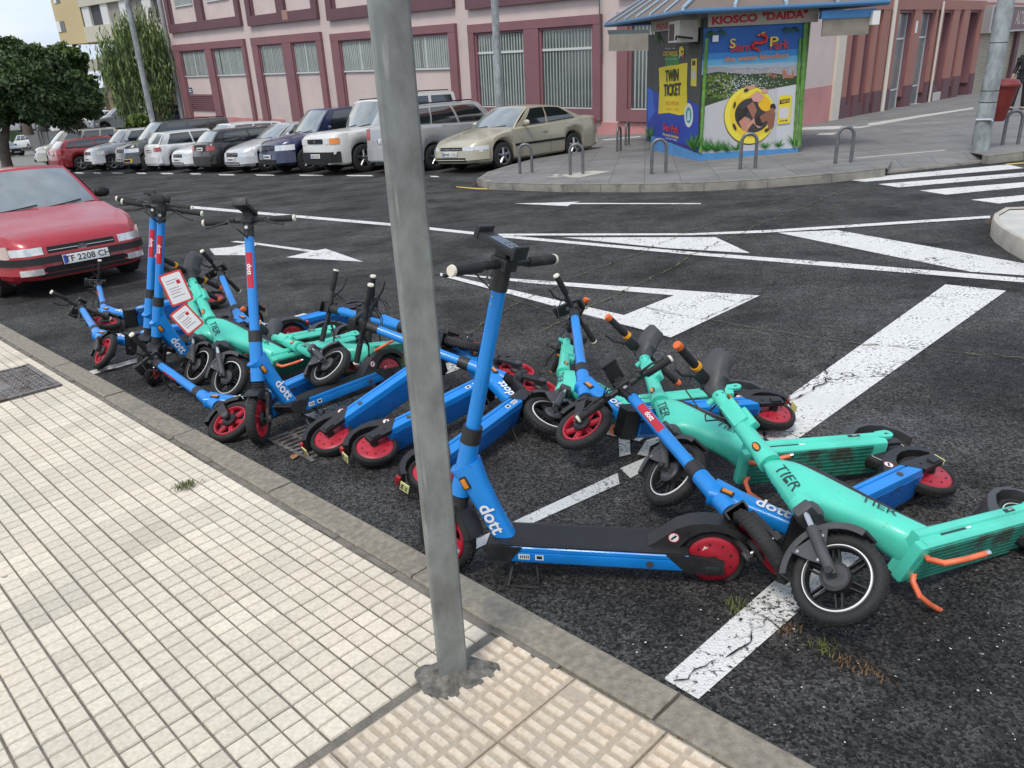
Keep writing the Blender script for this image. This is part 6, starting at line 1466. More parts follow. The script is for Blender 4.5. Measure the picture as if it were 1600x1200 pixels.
# lettering of the front
pf = part('poster', PFB, ko, M=ki, smooth=False, fix=False)
RL = mat('logo_red', (.50, .03, .02), .5); YL = mat('logo_yellow', (.75, .50, .04), .5); OL = mat('logo_orange', (.60, .20, .04), .5)
o2 = off[0] + .002
b = B().mat(RL); KF_.text(b, 'Siam', (1140, 75), (1171, 74), 13, o2, .02); KF_.text(b, 'Park', (1201, 71), (1231, 70), 14, o2, .02)
pts = [(1176, 76), (1174, 71), (1178, 67), (1188, 67), (1195, 65), (1197, 59), (1193, 55), (1187, 54), (1182, 56)]
b.tube([KF_.pt(*KF_.px(x, y), o2) for x, y in pts], [.01, .035, .04, .035, .035, .035, .04, .03, .02], 6); b.tube([KF_.pt(*KF_.px(x, y), o2) for x, y in ((1176, 75), (1182, 77), (1187, 81))], [.03, .03, .008], 6)
b.mat(YL); b.tube([KF_.pt(*KF_.px(x, y), o2 + .01) for x, y in ((1183, 55), (1190, 52.5), (1194, 50))], [.012, .02, .006], 6); part('logo', b, pf)
b = B().mat(YL); KF_.text(b, 'S', (1139, 69), (1148, 68.5), 15, o2 + .001, .01); KF_.text(b, 'P', (1201, 66), (1214, 65), 15, o2 + .001, .01); parts('logo_highlight', b, pf)
b = B().mat(OL); KF_.text(b, 'the water kingdom', (1131, 93), (1231, 86), 7.5, o2, .02); part('lettering', b, pf)
b = B().mat(WHT); KF_.ppoly(b, [(1112.5, 55.5), (1121.5, 55), (1121.3, 65), (1112, 65.5)], o2); part('notice', b, pf)
# left face
b = B().mat(colr('poster_dark_grey', (.045, .055, .05), var=.25, vscale=2)); KL.ppoly(b, [(1012, 55), (1098, 42), (1091, 240), (1010, 220)], .004); PLB = b; pl2 = None
off[0] = .006
lay([(1012, 135), (1022, 141), (1040, 152), (1075, 155), (1092, 165), (1091, 238), (1010, 220)], (.012, .05, .34), F=KL, par=pl2); lay([(1012, 137), (1020, 142), (1024, 175), (1013, 190)], (.02, .12, .50), F=KL, par=pl2)
lay([(1011, 212), (1088, 230), (1090, 238), (1010, 220)], (.03, .02, .16), F=KL, par=pl2)
lay([(1030, 106), (1048, 102), (1075, 98), (1074, 130), (1074.5, 178), (1062, 180), (1045, 176), (1029, 178), (1031, 140)], (.76, .60, .02), F=KL, par=pl2); lay([(1040, 86), (1062, 84), (1062, 101), (1040, 103)], (.03, .22, .05), F=KL, par=pl2)
lay([(1081, 92), (1090, 91), (1089, 135), (1080, 134)], (.70, .58, .05), F=KL, par=pl2); lay([(1082.5, 95), (1087.5, 94.5), (1087.3, 102), (1082.3, 102.5)], (.02, .02, .02), F=KL, par=pl2); lay([(1082, 109), (1087.3, 109), (1086.8, 124), (1081.7, 123.5)], (.52, .55, .52), F=KL, par=pl2)
lay(ell(1077, 180, 7, 19, 24), (.62, .64, .62), F=KL, par=pl2); lay(ell(1077, 180, 4.6, 12.5, 20), (.02, .30, .30), F=KL, par=pl2); lay([(1075.5, 173), (1078.5, 173), (1079.5, 188), (1074.5, 188)], (.5, .6, .58), F=KL, par=pl2)
lay([ell(1066, 80, 4, 8, 14)], (.70, .52, .03), F=KL, par=pl2); lay([[(1065, 78), (1070, 80), (1066, 84)]], (.03, .02, .02), F=KL, par=pl2); lay([[(1062, 84), (1065, 86), (1063, 92)]], (.2, .5, .6), F=KL, par=pl2); lay([[(1066, 86), (1070, 84), (1070, 92)]], (.55, .05, .05), F=KL, par=pl2)
fronds(KL, 1016, 219, 26, 8, 26, 60, 120, pl2, (.07, .24, .06)); fronds(KL, 1086, 236, 60, 8, 30, 60, 135, pl2, (.06, .24, .04)); fronds(KL, 1030, 52, 20, 5, 22, 240, 300, pl2, (.03, .13, .03))
o2 = off[0] + .003
pl2 = part('poster', PLB, ko, M=ki, smooth=False, fix=False)
for txt, pl_, pr_, h_, m, bo in (('TWIN', (1041, 120), (1061.5, 117.5), 18, BLKT, .03), ('TICKET', (1038.5, 142), (1065, 140), 18, BLKT, .03), ('PRECIO ESPECIAL', (1041, 161.5), (1062, 161.5), 6, OL, .0), ('2 parques - 1 ticket', (1041, 169), (1062, 171), 5, OL, 0),
      ('LORO PARQUE', (1037.5, 84), (1060, 84), 7, YL, .03), ('Siam Park', (1037.5, 198), (1062, 204), 11, RL, .03), ('the water kingdom', (1037, 209), (1062, 215), 4.5, YL, .02), ('Costa Adeje, Tenerife', (1041, 215), (1059, 219), 3, WHT, 0), ('Puerto de la Cruz, Tenerife', (1040, 92), (1058, 92), 2.5, WHT, 0), ('Visit us', (1041, 76), (1057, 75), 3, WHT, 0)):
    b = B().mat(m); KL.text(b, txt, pl_, pr_, h_, o2, bo); part('lettering', b, pl2)
# fascia boards with writing
FASC = mat('fascia_beige', (.40, .37, .31), .6, var=.08)
b = B().mat(FASC); zf0, zf1 = KF_.px(1100, 43)[1], 2.12; KF_.box(b, .07, kw + .15, zf0, zf1, .0, .06); fs_ = kpart('fascia_board', b)
b = B().mat(mat('sign_red', (.42, .012, .025), .5)); KF_.text(b, 'KIOSCO', (1110.5, 33.5), (1181.5, 28), 11.5, .062, .05); KF_.text(b, '"DAIDA"', (1189, 27), (1260, 22.5), 11.5, .062, .05); part('lettering', b, fs_)
b = B().mat(FASC); KL.box(b, 0.2, KL.px(1021, 42)[0], KL.px(1024, 50)[1], 2.12, 0, .06); fs_ = kpart('fascia_board', b)
b = B().mat(mat('sign_red', (.42, .012, .025), .5)); KL.text(b, 'PRENSA', (1029, 43), (1052, 40), 9, .062, .03); part('lettering', b, fs_)
# roof: hipped skirt with ribs and blue edge
ze = 2.13; e0, e1_, e2_, e3 = (-.56, -.52), (3.30, -.52), (3.30, 7.0), (-.56, 7.0)
def kw3(s_, p_, z): return V((*(C2 + V((u.x, u.y)) * s_ + V((q.x, q.y)) * p_), z))
RFM = mat('brown_roof_sheet', (.155, .125, .105), .6, var=.1, vscale=3); RB = mat('light_blue_rib', (.28, .38, .47), .45); RBD = mat('roof_blue', (.05, .15, .29), .45)
b = B().mat(RFM); ins = .95; zi = 2.78
o_ = [kw3(*e0, ze + .06), kw3(*e1_, ze + .06), kw3(*e2_, ze + .06), kw3(*e3, ze + .06)]; i_ = [kw3(e0[0] + ins, e0[1] + ins, zi), kw3(e1_[0] - ins, e1_[1] + ins, zi), kw3(e2_[0] - ins, e2_[1] - ins, zi), kw3(e3[0] + ins, e3[1] - ins, zi)]
for k in range(4): k2 = (k + 1) % 4; b.loft([[o_[k], o_[k2], o_[k2] - V((0, 0, .03)), o_[k] - V((0, 0, .03))], [i_[k], i_[k2], i_[k2] - V((0, 0, .03)), i_[k] - V((0, 0, .03))]])
kpart('roof_sheet', b)
b = B().mat(RB)
for t in [k / 4.0 for k in range(5)]:
    a_ = o_[0].lerp(o_[1], t); c_ = i_[0].lerp(i_[1], t); b.tube([a_ + V((0, 0, -.03)), a_ + V((0, 0, .03)), c_ + V((0, 0, .03))], .035, 6)
for t in [k / 6.0 for k in range(7)]:
    a_ = o_[0].lerp(o_[3], t); c_ = i_[0].lerp(i_[3], t); b.tube([a_ + V((0, 0, -.03)), a_ + V((0, 0, .03)), c_ + V((0, 0, .03))], .025, 6)
parts('roof_rib', b, ko, M=ki)
b = B().mat(RBD)
for k in range(4): k2 = (k + 1) % 4; b.tube([o_[k] - V((0, 0, .04)), o_[k2] - V((0, 0, .04))], .045, 8)
b.mat(RB)
for k in range(4): k2 = (k + 1) % 4; b.tube([i_[k] + V((0, 0, .04)), i_[k2] + V((0, 0, .04))], .05, 8)
kpart('roof_edge', b)
b = B().mat(mat('upper_sign', (.50, .12, .07), .5, var=.2)); rectbox(b, e0[0] + ins + .05, e1_[0] - ins - .05, e0[1] + ins + .05, 5.9, zi, zi + .9); kpart('upper_box', b)
b = B().mat(KD); rectbox(b, -.35, 3.1, -.3, 6.8, ze + .10, ze + .13); kpart('soffit', b)
AWN = mat('awning_brown', (.23, .205, .17), .7, var=.15, vscale=5); b = B().mat(AWN)
rectbox(b, kw + .1, kw + 1.0, -.40, -.36, 1.62, 1.92); b.mat(KB); rectbox(b, kw + .05, kw + 1.1, -.42, -.30, 1.92, 2.06); b.mat(WHT); rectbox(b, kw + 1.0, kw + 1.14, -.5, -.36, 1.78, 2.02); kpart('awning_roll', b)
b = B().mat(AWN)
q0, q1 = at(1013, 52, 18.6), at(952, 54, 19.4); r0, r1 = at(1013, 79, 18.6), at(951, 80, 19.4); dn_ = V((.0, .03, 0)); b.loft([[q0, q1, q1 + dn_, q0 + dn_], [r0, r1, r1 + dn_, r0 + dn_]])
b.mat(KD); s0, s1 = at(1013, 46, 18.7), at(950, 47, 19.5); b.loft([[s0, s1, s1 + dn_ * 4, s0 + dn_ * 4], [q0, q1, q1 + dn_ * 4, q0 + dn_ * 4]])
kpart('awning', b)
# air conditioner
b = B().mat(mat('ac_cream', (.42, .40, .34), .6, var=.12, vscale=8)); a_ = KL.px(1054, 45)[0]; c_ = KL.px(1093, 40)[0]; ax_, cx2 = min(a_, c_), max(a_, c_)
KL.box(b, .18, .98, 1.64, 2.03, .05, .42); b.mat(DKO); KL.box(b, .18, .98, 1.58, 1.60, .0, .5); KL.box(b, .55, .92, 1.68, 1.98, .42, .425); b.mat(BTRIM); b.tube([KL.pt(.3, 1.7, .45), KL.pt(.1, 1.75, .5), KL.pt(.0, 1.7, .2)], .02, 6); kpart('air_conditioner', b)
# --- bollards: inverted U of grey steel tube
STEELG = mat('grey_bollard_steel', (.17, .175, .18), .42, .6, var=.12, vscale=9)
def ubollard():
    b = B().mat(STEELG); w_ = .125; h_ = .60; pts = [(-w_, 0, 0), (-w_, 0, h_ - w_)] + [(-w_ * cos(t), 0, h_ - w_ + w_ * sin(t)) for t in [pi * k / 10 for k in range(1, 10)]] + [(w_, 0, h_ - w_), (w_, 0, 0)]
    b.tube(pts, .030, 12, up=(0, 1, 0)); return b.mesh('bollard')
ume = ubollard()
for (x, y), rz, lb, sc in (((822, 271), 0, 'grey U-shaped bollard nearest the front wheel of the gold saloon', 1.0), ((901, 273), 5, 'grey U-shaped bollard in front of the gold saloon rear wheel', .98), ((967, 236), 70, 'grey U-shaped bollard set edge-on left of the kiosk, nearer of two', 1.0), ((980, 227), 70, 'grey U-shaped bollard set edge-on left of the kiosk, farther of two', 1.0),
      ((1029, 271), 8, 'grey U-shaped bollard before the left poster side of the kiosk', 1.02), ((1168, 264), 10, 'grey U-shaped bollard in front of the yellow ring on the kiosk poster', 1.02), ((1317, 255), 14, 'grey U-shaped bollard right of the kiosk by the pale ramp', 1.02), ((1578, 226), 18, 'grey U-shaped bollard right of the tall pole with the bin', 1.)):
    o = bpy.data.objects.new('bollard', ume); COL.objects.link(o); p = GW(x, y, FH); yaw = math.atan2(p.x - CAM.x, p.y - CAM.y)
    o.matrix_basis = Mx.Translation(p - V((0, 0, .02))) @ Mx.Rotation(-yaw + rad(rz), 4, 'Z') @ Mx.Scale(sc, 4); tag(o, lb, 'bollard', 'grey U-shaped bollards on the pavement')
for (x, y), rz, lb in (((54, 237), 0, 'small dark U-shaped stand right of the tree trunk at far left'), ((75, 236), 70, 'small dark U-shaped stand seen edge-on beyond the first one')):
    o = bpy.data.objects.new('bollard', ume); COL.objects.link(o); p = GW(x, y, .1); o.matrix_basis = Mx.Translation(p) @ Mx.Rotation(rad(rz), 4, 'Z') @ Mx.Scale(1.2, 4); tag(o, lb, 'bollard', 'dark stands on the far left pavement')
# --- foreground post
def galv(name, c, sc=9.):
    m = bpy.data.materials.new(name); m.use_nodes = True; n = m.node_tree; b_ = n.nodes['Principled BSDF']; L = n.links; tc = n.nodes.new('ShaderNodeTexCoord')
    mp = n.nodes.new('ShaderNodeMapping'); mp.inputs['Scale'].default_value = (1, 1, .55); L.new(tc.outputs['Object'], mp.inputs[0])
    def noise(s_, d_, r_): z = n.nodes.new('ShaderNodeTexNoise'); z.inputs['Scale'].default_value = s_; z.inputs['Detail'].default_value = d_; z.inputs['Roughness'].default_value = r_; L.new(mp.outputs[0], z.inputs[0]); return z.outputs[0]
    rp = n.nodes.new('ShaderNodeValToRGB'); e = rp.color_ramp.elements; e[0].position = .34; e[0].color = (c[0] * .62, c[1] * .62, c[2] * .63, 1); e[1].position = .66; e[1].color = (c[0] * 1.38, c[1] * 1.5, c[2] * 1.48, 1); L.new(noise(sc, 8, .62), rp.inputs[0])
    # drip marks
    mp2 = n.nodes.new('ShaderNodeMapping'); mp2.inputs['Scale'].default_value = (55, 55, 4.5); L.new(tc.outputs['Object'], mp2.inputs[0]); z2 = n.nodes.new('ShaderNodeTexNoise'); z2.inputs['Scale'].default_value = 1; z2.inputs['Detail'].default_value = 4; L.new(mp2.outputs[0], z2.inputs[0])
    rr = n.nodes.new('ShaderNodeMapRange'); rr.inputs[1].default_value = .64; rr.inputs[2].default_value = .72; rr.inputs[4].default_value = .45; L.new(z2.outputs[0], rr.inputs[0])
    mx = n.nodes.new('ShaderNodeMixRGB'); mx.inputs[2].default_value = (.42, .43, .42, 1); L.new(rr.outputs[0], mx.inputs[0]); L.new(rp.outputs[0], mx.inputs[1]); L.new(mx.outputs[0], b_.inputs['Base Color'])
    r3 = n.nodes.new('ShaderNodeMapRange'); r3.inputs[3].default_value = .35; r3.inputs[4].default_value = .65; L.new(noise(sc * 2, 5, .6), r3.inputs[0]); L.new(r3.outputs[0], b_.inputs['Roughness']); b_.inputs['Metallic'].default_value = .12
    bp = n.nodes.new('ShaderNodeBump'); bp.inputs['Strength'].default_value = .12; bp.inputs['Distance'].default_value = .004; L.new(noise(30, 4, .6), bp.inputs['Height']); L.new(bp.outputs[0], b_.inputs['Normal']); return m
GALV = galv('galvanised_steel', (.190, .191, .185), 8.)
pa, pb = GW(688, 1066, KH), GW(733, 1054, KH); wv = (pb - pa); wv.z = 0; wv.normalize(); nv = V((-wv.y, wv.x, 0)); base = (pa + pb) / 2; base.z = min(pa.z, pb.z) - .05
po = empty('sign_post', Mx.Translation(base), 'galvanised square steel post standing on the cream pavement nearest the camera', 'post')
b = B().mat(GALV); hw_ = .0405; dp = .040; r_ = .005
ring = [(-hw_ + r_, 0), (hw_ - r_, 0), (hw_, r_), (hw_, dp - r_), (hw_ - r_, dp), (-hw_ + r_, dp), (-hw_, dp - r_), (-hw_, r_)]
b.loft([[wv * x + nv * y + V((0, 0, z)) for x, y in ring] for z in [0, .3, .6, 1, 1.4, 1.8, 2.2, 3.2]], cap=True); sh = part('shaft', b, po, ang=30)
b = B().mat(mat('fresh_mortar', (.135, .128, .112), .95, var=.5, vscale=45, bump=1.0, bscale=70)); rr_ = random.Random(4); rings = []
for k, (f, z) in enumerate(((1.08, .0), (1.04, .050), (.92, .053), (.66, .058), (.45, .066), (.2, .072))):
    ring = []
    for j in range(36):
        a = 2 * pi * j / 36; R0 = (.088 + .022 * sin(a * 2 + 1.1) + .014 * sin(a * 3 + .4) + .008 * sin(a * 7)); rad_ = R0 * f; ring.append(V((cos(a) * rad_ * 1.0 - .002, sin(a) * rad_ * .92 - .0 + .01, z + (rr_.uniform(-.005, .005) if 0 < k else 0))))
    rings.append(ring)
b.loft(rings); part('mortar_footing', b, po, ang=70)
# --- tall pole at right with bin
GP = galv('pale_galvanised_pole', (.27, .28, .285), 5.)
def pole(name, label, p, h, r0, r1, m, cat='lamp post', grp=None):
    root = empty(name, Mx.Translation(p), label, cat, grp); b = B().mat(m); b.tube([V((0, 0, -.3)), V((0, 0, h * .3)), V((0, 0, h * .6)), V((0, 0, h))], [r0, lerp(r0, r1, .3), lerp(r0, r1, .6), r1], 20); part('shaft', b, root); return root
pr = pole('lamp_post', 'thick pale lamp post with dark straps holding the red bin', GW(1530, 236, FH), 9, .142, .085, GP)
b = B().mat(BTRIM)
for z in (.80, .98, 1.72): b.lathe([(.136 - z * .006, -.02), (.143 - z * .006, 0), (.136 - z * .006, .02)], (0, 0, z), 'z', 20)
part('strap', b, pr); b = B().mat(STL); b.tube([(-.16, -.02, .52), (.0, -.17, .53), (.02, -.16, .50)], .03, 8); part('bracket', b, pr)
BINR = mat('bin_red', (.16, .016, .014), .5, var=.12, vscale=6); bt = at(1568, 128, 16.9); bb = at(1556, 189, 16.75)
bo = empty('litter_bin', Mx.Translation(bb), 'dark red litter bin hanging on the thick pale lamp post', 'bin'); bv = bt - bb; bv = V((.06, 0, bv.z))
b = B().mat(BINR); rg = []
for t, a in ((0, .125), (.05, .14), (.5, .18), (.93, .225)):
    c = bv * t; rg.append([c + V((cos(q_) * a * (1.0), sin(q_) * a * .8, 0)) for q_ in [2 * pi * k / 20 for k in range(20)]])
b.loft(rg); part('body', b, bo)
b = B().mat(BINR); rg = []
for t, a in ((.90, .25), (.95, .25), (.97, .235), (1.04, .20), (1.09, .12)):
    c = bv * t; rg.append([c + V((cos(q_) * a, sin(q_) * a * .82, 0)) for q_ in [2 * pi * k / 20 for k in range(20)]])
b.loft(rg); part('lid', b, bo)
pole('lamp_post', 'slim grey pole rising behind the roof of the gold saloon', at(781, 168, 24.5) - V((0, 0, .8)), 12, .115, .085, GP)
lp2 = pole('lamp_post', 'slim pale pole in front of the pepper tree at left', at(239, 192, 41), 14, .125, .08, GP)
fl = at(106, 150, 62); root = empty('street_lamp', Mx.Translation(V((fl.x, fl.y, -4))), 'thin curved street lamp rising from the dark trees at far left', 'street lamp')
b = B().mat(GP); t2 = at(98, 100, 62) - V((fl.x, fl.y, -4)); t3 = at(86, 84, 62) - V((fl.x, fl.y, -4)); t4 = at(70, 76, 62) - V((fl.x, fl.y, -4)); b.tube([V((0, 0, 0)), V((t2.x * .9, 0, t2.z)), V((t3.x, 0, t3.z)), V((t4.x, 0, t4.z))], [.12, .09, .07, .06], 8); part('shaft', b, root)
b = B().mat(GRY); b.rbox(t4.x - .6, t4.x + .1, -.15, .15, t4.z - .08, t4.z + .08, .05); part('lamp_head', b, root)
# --- trees
def leafmat(name, c, var=.35): 
    m = mat(name, c, .6, var=var, vscale=1.3); return m
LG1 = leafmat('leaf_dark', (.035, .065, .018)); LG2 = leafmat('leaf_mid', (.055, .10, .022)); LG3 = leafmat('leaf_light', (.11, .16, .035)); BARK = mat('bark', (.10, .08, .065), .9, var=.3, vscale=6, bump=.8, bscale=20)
def leaves(clumps, n, size, mats, seed, droop=False):
    rr = np.random.default_rng(seed); tot = sum(c[3] ** 2 for c in clumps); VS = []; MI = []
    for (x, y, z, r_, dens) in clumps:
        k = int(n * r_ * r_ / tot * dens)
        d = rr.normal(size=(k, 3)); d /= np.linalg.norm(d, axis=1)[:, None]; rad_ = r_ * rr.uniform(.25, 1.08, (k, 1)) ** .6
        # lumpy outline
        lump = 1 + .38 * np.sin(d[:, :1] * 5 + seed) * np.cos(d[:, 2:] * 6 + x)
        p = np.array([x, y, z]) + d * rad_ * lump * np.array([1, 1, .82])
        gp = np.sin(p[:, 0] * 2.3 + seed) * np.sin(p[:, 1] * 1.9 + 1) * np.sin(p[:, 2] * 2.9 + 2); keep = gp < .22 + (.9 if droop else 0); p = p[keep]; d = d[keep]; k = len(p)
        if droop:
            ns = max(1, k // 14); ix = rr.integers(0, k, ns); p = np.repeat(p[ix], 14, 0); d = np.repeat(d[ix], 14, 0); k = len(p); t_ = np.tile(np.arange(14), ns)
            ln = np.repeat(rr.uniform(.05, .17, ns), 14); p[:, 2] -= t_ * ln; p[:, 0] += rr.normal(size=k) * .07; p[:, 1] += rr.normal(size=k) * .07
        a = rr.normal(size=(k, 3)); a /= np.linalg.norm(a, axis=1)[:, None]; b_ = np.cross(a, rr.normal(size=(k, 3))); b_ /= np.linalg.norm(b_, axis=1)[:, None]
        if droop: a = np.tile([0, 0, 1.], (k, 1)) + rr.normal(size=(k, 3)) * .25
        s_ = size * rr.uniform(.5, 1.3, (k, 1)); q = np.stack([p - a * s_, p + b_ * s_ * (.25 if droop else .5), p + a * s_, p - b_ * s_ * (.25 if droop else .5)], 1); VS.append(q)
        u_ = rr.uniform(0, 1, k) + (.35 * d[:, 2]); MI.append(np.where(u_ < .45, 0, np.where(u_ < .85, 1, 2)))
    VS = np.concatenate(VS); MI = np.concatenate(MI); N_ = len(VS); me = bpy.data.meshes.new('crown'); me.vertices.add(N_ * 4); me.vertices.foreach_set('co', VS.reshape(-1).astype('f')); me.loops.add(N_ * 4); me.loops.foreach_set('vertex_index', np.arange(N_ * 4, dtype='i')); me.polygons.add(N_); me.polygons.foreach_set('loop_start', np.arange(0, N_ * 4, 4, dtype='i')); me.polygons.foreach_set('loop_total', np.full(N_, 4, 'i'))
    for m in mats: me.materials.append(m)
    me.polygons.foreach_set('material_index', MI.astype('i')); me.update(); me.validate(); return me
def tree(name, label, px, dist, n, size, mats, seed, base, droop=False, trunkr=.22, cat='tree', group=None, limbs=6):
    cl = []
    for c in px:
        x, y, r_ = c[:3]; dd = c[3] if len(c) > 3 else 0; p = at(x, y, dist + dd); cl.append((p.x, p.y, p.z, r_ * dist / FPX * 1.0, 1.))
    bp_ = at(base[0], base[1], dist); root = empty(name, Mx.Translation(bp_), label, cat, group); inv = Mx.Translation(-bp_)
    o = bpy.data.objects.new('crown', leaves(cl, n, size, mats, seed, droop)); COL.objects.link(o); o.parent = root; o.matrix_basis = inv
    b = B().mat(BARK); rr = random.Random(seed); fork = V((bp_.x, bp_.y, bp_.z)); cz = sum(c[2] for c in cl) / len(cl); cxm = sum(c[0] for c in cl) / len(cl); fk = V((lerp(bp_.x, cxm, .25), bp_.y, lerp(bp_.z, cz, .5)))
    b.tube([fork - V((0, 0, 1)), fork, fork.lerp(fk, .5) + V((rr.uniform(-.1, .1), 0, 0)), fk], [trunkr * 1.3, trunkr * 1.15, trunkr * .9, trunkr * .75], 10)
    for c in rr.sample(cl, min(limbs, len(cl))):
        e = V(c[:3]); m_ = fk.lerp(e, .5) + V((rr.uniform(-.3, .3), rr.uniform(-.3, .3), .3)); b.tube([fk, m_, e], [trunkr * .6, trunkr * .35, trunkr * .1], 7)
    t_ = part('trunk', b, root, M=inv); return root
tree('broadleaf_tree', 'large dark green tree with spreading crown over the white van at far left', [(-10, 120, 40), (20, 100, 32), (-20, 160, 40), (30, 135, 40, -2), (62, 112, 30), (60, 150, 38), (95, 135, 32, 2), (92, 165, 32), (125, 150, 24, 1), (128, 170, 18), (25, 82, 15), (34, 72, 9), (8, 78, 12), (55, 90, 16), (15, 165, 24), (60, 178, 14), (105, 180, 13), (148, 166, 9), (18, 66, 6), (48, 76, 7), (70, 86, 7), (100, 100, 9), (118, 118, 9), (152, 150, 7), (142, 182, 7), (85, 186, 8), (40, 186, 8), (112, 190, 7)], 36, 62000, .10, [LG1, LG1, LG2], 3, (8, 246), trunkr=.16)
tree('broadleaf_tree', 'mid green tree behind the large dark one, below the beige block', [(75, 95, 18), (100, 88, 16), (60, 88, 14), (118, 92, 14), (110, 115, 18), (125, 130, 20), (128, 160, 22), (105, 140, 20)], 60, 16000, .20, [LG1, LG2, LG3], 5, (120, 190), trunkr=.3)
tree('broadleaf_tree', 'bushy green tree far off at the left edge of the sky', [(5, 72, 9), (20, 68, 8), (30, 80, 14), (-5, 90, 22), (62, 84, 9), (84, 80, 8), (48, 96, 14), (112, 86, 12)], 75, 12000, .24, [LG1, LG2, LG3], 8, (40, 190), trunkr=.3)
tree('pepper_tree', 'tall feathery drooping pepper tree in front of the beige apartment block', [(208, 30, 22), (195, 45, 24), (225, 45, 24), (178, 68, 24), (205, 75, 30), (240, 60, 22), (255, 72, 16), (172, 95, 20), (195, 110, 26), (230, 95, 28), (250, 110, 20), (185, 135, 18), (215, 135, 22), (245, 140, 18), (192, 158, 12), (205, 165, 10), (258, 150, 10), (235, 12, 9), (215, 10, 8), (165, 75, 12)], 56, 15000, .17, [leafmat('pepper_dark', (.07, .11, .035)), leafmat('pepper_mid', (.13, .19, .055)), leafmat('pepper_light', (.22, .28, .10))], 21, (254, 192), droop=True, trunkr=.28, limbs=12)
# bushes at the far left and behind the row
def bush(label, px, dist, n, size, mats, seed, name='shrub'):
    cl = [(*at(x, y, dist), r_ * dist / FPX, 1.) for x, y, r_ in px]; c0 = V(cl[0][:3]); root = empty(name, Mx.Translation(c0), label, 'shrub'); o = bpy.data.objects.new('foliage', leaves(cl, n, size, mats, seed)); COL.objects.link(o); o.parent = root; o.matrix_basis = Mx.Translation(-c0)
bush('bright green spiky shrub beside the slim pole behind the parked row', [(215, 192, 9), (222, 190, 8), (208, 195, 7), (228, 195, 6)], 44, 1500, .22, [LG2, LG3, LG3], 31)
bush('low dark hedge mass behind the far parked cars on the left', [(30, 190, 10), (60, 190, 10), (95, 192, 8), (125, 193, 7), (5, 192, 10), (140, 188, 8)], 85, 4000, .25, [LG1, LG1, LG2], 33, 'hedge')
# distant wooded slope closing the view at the left
b = B().mat(mat('far_foliage', (.035, .06, .025), .9, var=.5, vscale=.5, bump=1., bscale=1.2)); rr_ = random.Random(9)
pts = [(at(-260 + k * 16, 0, 150)) for k in range(34)]; rings = []
for k, p in enumerate(pts):
    top = 2.5 + 2.2 * sin(k * .7) * .5 + rr_.uniform(-.8, .8); g_ = V((p.x, p.y, 0)); back = V((p.x, p.y, 0)).normalized() * 12; rings.append([g_ + V((0, 0, -14)), g_ + V((0, 0, -6)) , g_ * 1.01 + V((0, 0, top * .6 - 3)), g_ + back + V((0, 0, top - 2)), g_ + back * 2 + V((0, 0, -14))])
b.loft(rings); struct('wooded_slope', b)
# --- person at the right edge
def skin_obj(name, pts, edges, radii, m, parent, sub=2, root_i=0):
    bm = bmesh.new(); ly = bm.verts.layers.skin.verify(); vv = []
    for i, p in enumerate(pts):
        v = bm.verts.new(p); r_ = radii[i]; v[ly].radius = r_ if isinstance(r_, tuple) else (r_, r_); v[ly].use_root = (i == root_i); vv.append(v)
    for e in edges: bm.edges.new((vv[e[0]], vv[e[1]]))
    me = bpy.data.meshes.new(name); bm.to_mesh(me); bm.free(); me.materials.append(m); o = bpy.data.objects.new(name, me); COL.objects.link(o); o.parent = parent
    mod = o.modifiers.new('s', 'SKIN'); mod.use_smooth_shade = True
    md = o.modifiers.new('u', 'SUBSURF'); md.levels = sub; md.render_levels = sub; return o
SKN = mat('skin', (.42, .24, .17), .55, var=.06); CLO = mat('dark_clothing', (.012, .014, .018), .8, var=.2); HAIR = mat('grey_hair', (.50, .48, .44), .7, var=.2, vscale=40); SHO = mat('shoe_black', (.015, .015, .016), .6)
pp = GW(1590, 173, FH); dirc = V((CAM.x - pp.x, CAM.y - pp.y)); hy = math.atan2(dirc.y, dirc.x) - rad(25)
pe = empty('person', Mx.Translation(pp) @ Mx.Rotation(hy, 4, 'Z') @ Mx.Scale(1.02, 4), 'grey-haired person in dark jacket and trousers walking in at the right edge', 'person')
# x forward, y left; continuous body
bp = [(0, 0, .93), (0, 0, 1.05), (.01, 0, 1.25), (0, 0, 1.40), (.01, 0, 1.47), (.02, 0, 1.55), (.03, 0, 1.64), (.02, 0, 1.72), (0, .09, .90), (.03, .10, .50), (.02, .11, .09), (.13, .12, .04), (0, -.09, .90), (.10, -.10, .50), (.16, -.11, .09), (.27, -.12, .04),
      (0, .17, 1.38), (-.03, .23, 1.10), (.08, .22, .88), (.12, .215, .80), (0, -.17, 1.38), (.02, -.23, 1.10), (.16, -.21, .95), (.22, -.20, .90)]
be = [(0, 1), (1, 2), (2, 3), (3, 4), (4, 5), (5, 6), (6, 7), (0, 8), (8, 9), (9, 10), (10, 11), (0, 12), (12, 13), (13, 14), (14, 15), (3, 16), (16, 17), (17, 18), (18, 19), (3, 20), (20, 21), (21, 22), (22, 23)]
brd = [(.13, .10), (.12, .095), (.13, .10), (.11, .08), .052, .075, .088, .06, .085, .055, .038, .03, .085, .055, .038, .03, .055, .042, .030, .028, .055, .042, .030, .028]
skin_obj('body', [V(p) for p in bp], be, brd, SKN, pe)
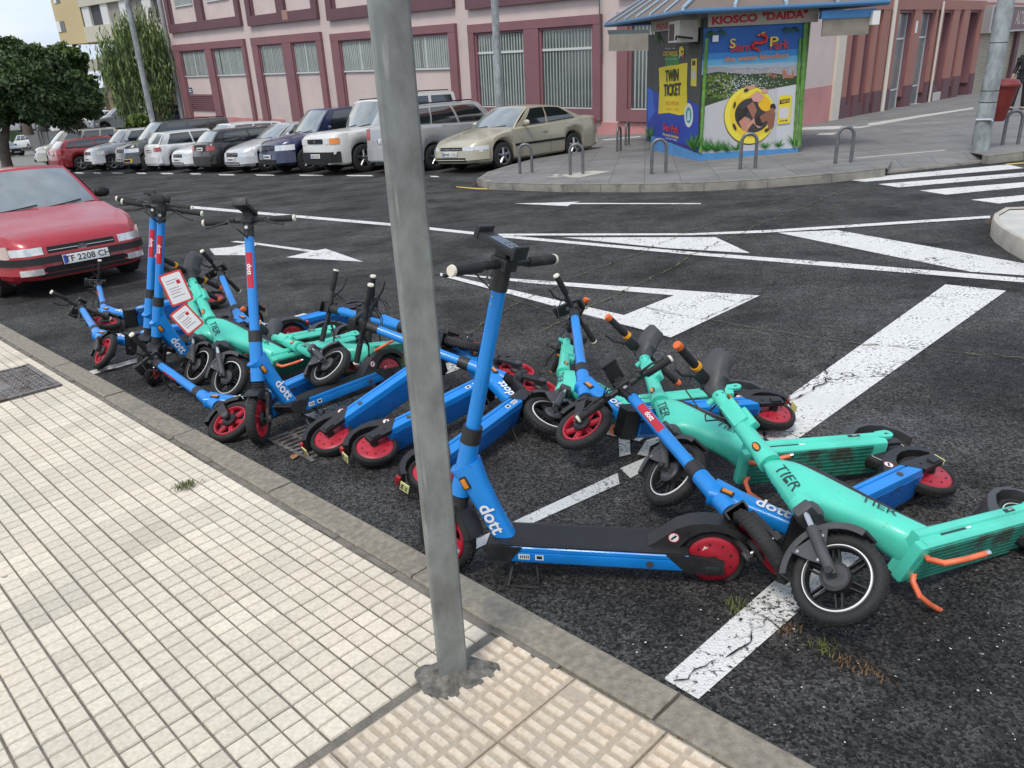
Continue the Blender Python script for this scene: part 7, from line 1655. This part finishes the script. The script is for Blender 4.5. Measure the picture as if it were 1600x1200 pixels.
skin_obj('jacket', [V(p) for p in (bp[0], bp[1], bp[2], bp[3], (.01, 0, 1.475), bp[16], bp[17], bp[18], bp[20], bp[21], bp[22], (0, 0, .86))], [(0, 1), (1, 2), (2, 3), (3, 4), (3, 5), (5, 6), (6, 7), (3, 8), (8, 9), (9, 10), (0, 11)], [(.165, .13), (.15, .12), (.16, .125), (.14, .10), .062, .07, .055, .042, .07, .055, .042, (.16, .125)], CLO, pe)
skin_obj('trousers', [V(p) for p in (bp[0], bp[8], bp[9], (.02, .11, .10), bp[12], bp[13], (.16, -.11, .10))], [(0, 1), (1, 2), (2, 3), (0, 4), (4, 5), (5, 6)], [(.14, .11), .10, .072, .058, .10, .072, .058], CLO, pe)
for y, x in ((.11, .02), (-.11, .16)):
    b = B().mat(SHO); b.ball((x + .07, y, .045), .05, 2.9, 1.0, .95, 14); b.mat(WHT); b.ball((x + .075, y, .012), .05, 3.0, 1.05, .25, 14); part('shoe', b, pe)
b = B().mat(HAIR); b.ball((.005, 0, 1.685), .10, 1.05, .93, .95, 16); part('hair', b, pe)
b = B().mat(SKN); b.ball((.058, 0, 1.635), .075, .95, .86, 1.2, 16); b.ball((.132, 0, 1.63), .014, 1.2, .8, 1.6, 8)
for sg in (-1, 1): b.ball((.03, sg * .078, 1.635), .022, .6, .4, 1.2, 8)
b.mat(BLKT)
for sg in (-1, 1): b.ball((.121, sg * .026, 1.655), .009, .6, 1.3, .7, 8)
b.mat(mat('lips', (.30, .12, .10), .5)); b.ball((.124, 0, 1.590), .016, .5, 1.3, .35, 8); part('face', b, pe)
b = B().mat(SKN)
for (hx, hyy, hz) in ((.125, .213, .80), (.225, -.20, .895)):
    b.ball((hx, hyy, hz - .03), .042, .55, .9, 1.1, 12)
    for k in range(4): b.tube([(hx, hyy - .025 + k * .016, hz - .06), (hx + .008, hyy - .026 + k * .017, hz - .10), (hx + .022, hyy - .026 + k * .017, hz - .13 + abs(k - 1.5) * .008)], [.0085, .008, .006], 7)
    b.tube([(hx + .01, hyy + .03, hz - .02), (hx + .03, hyy + .042, hz - .055), (hx + .038, hyy + .035, hz - .08)], [.010, .009, .007], 7)
part('hand', b, pe)
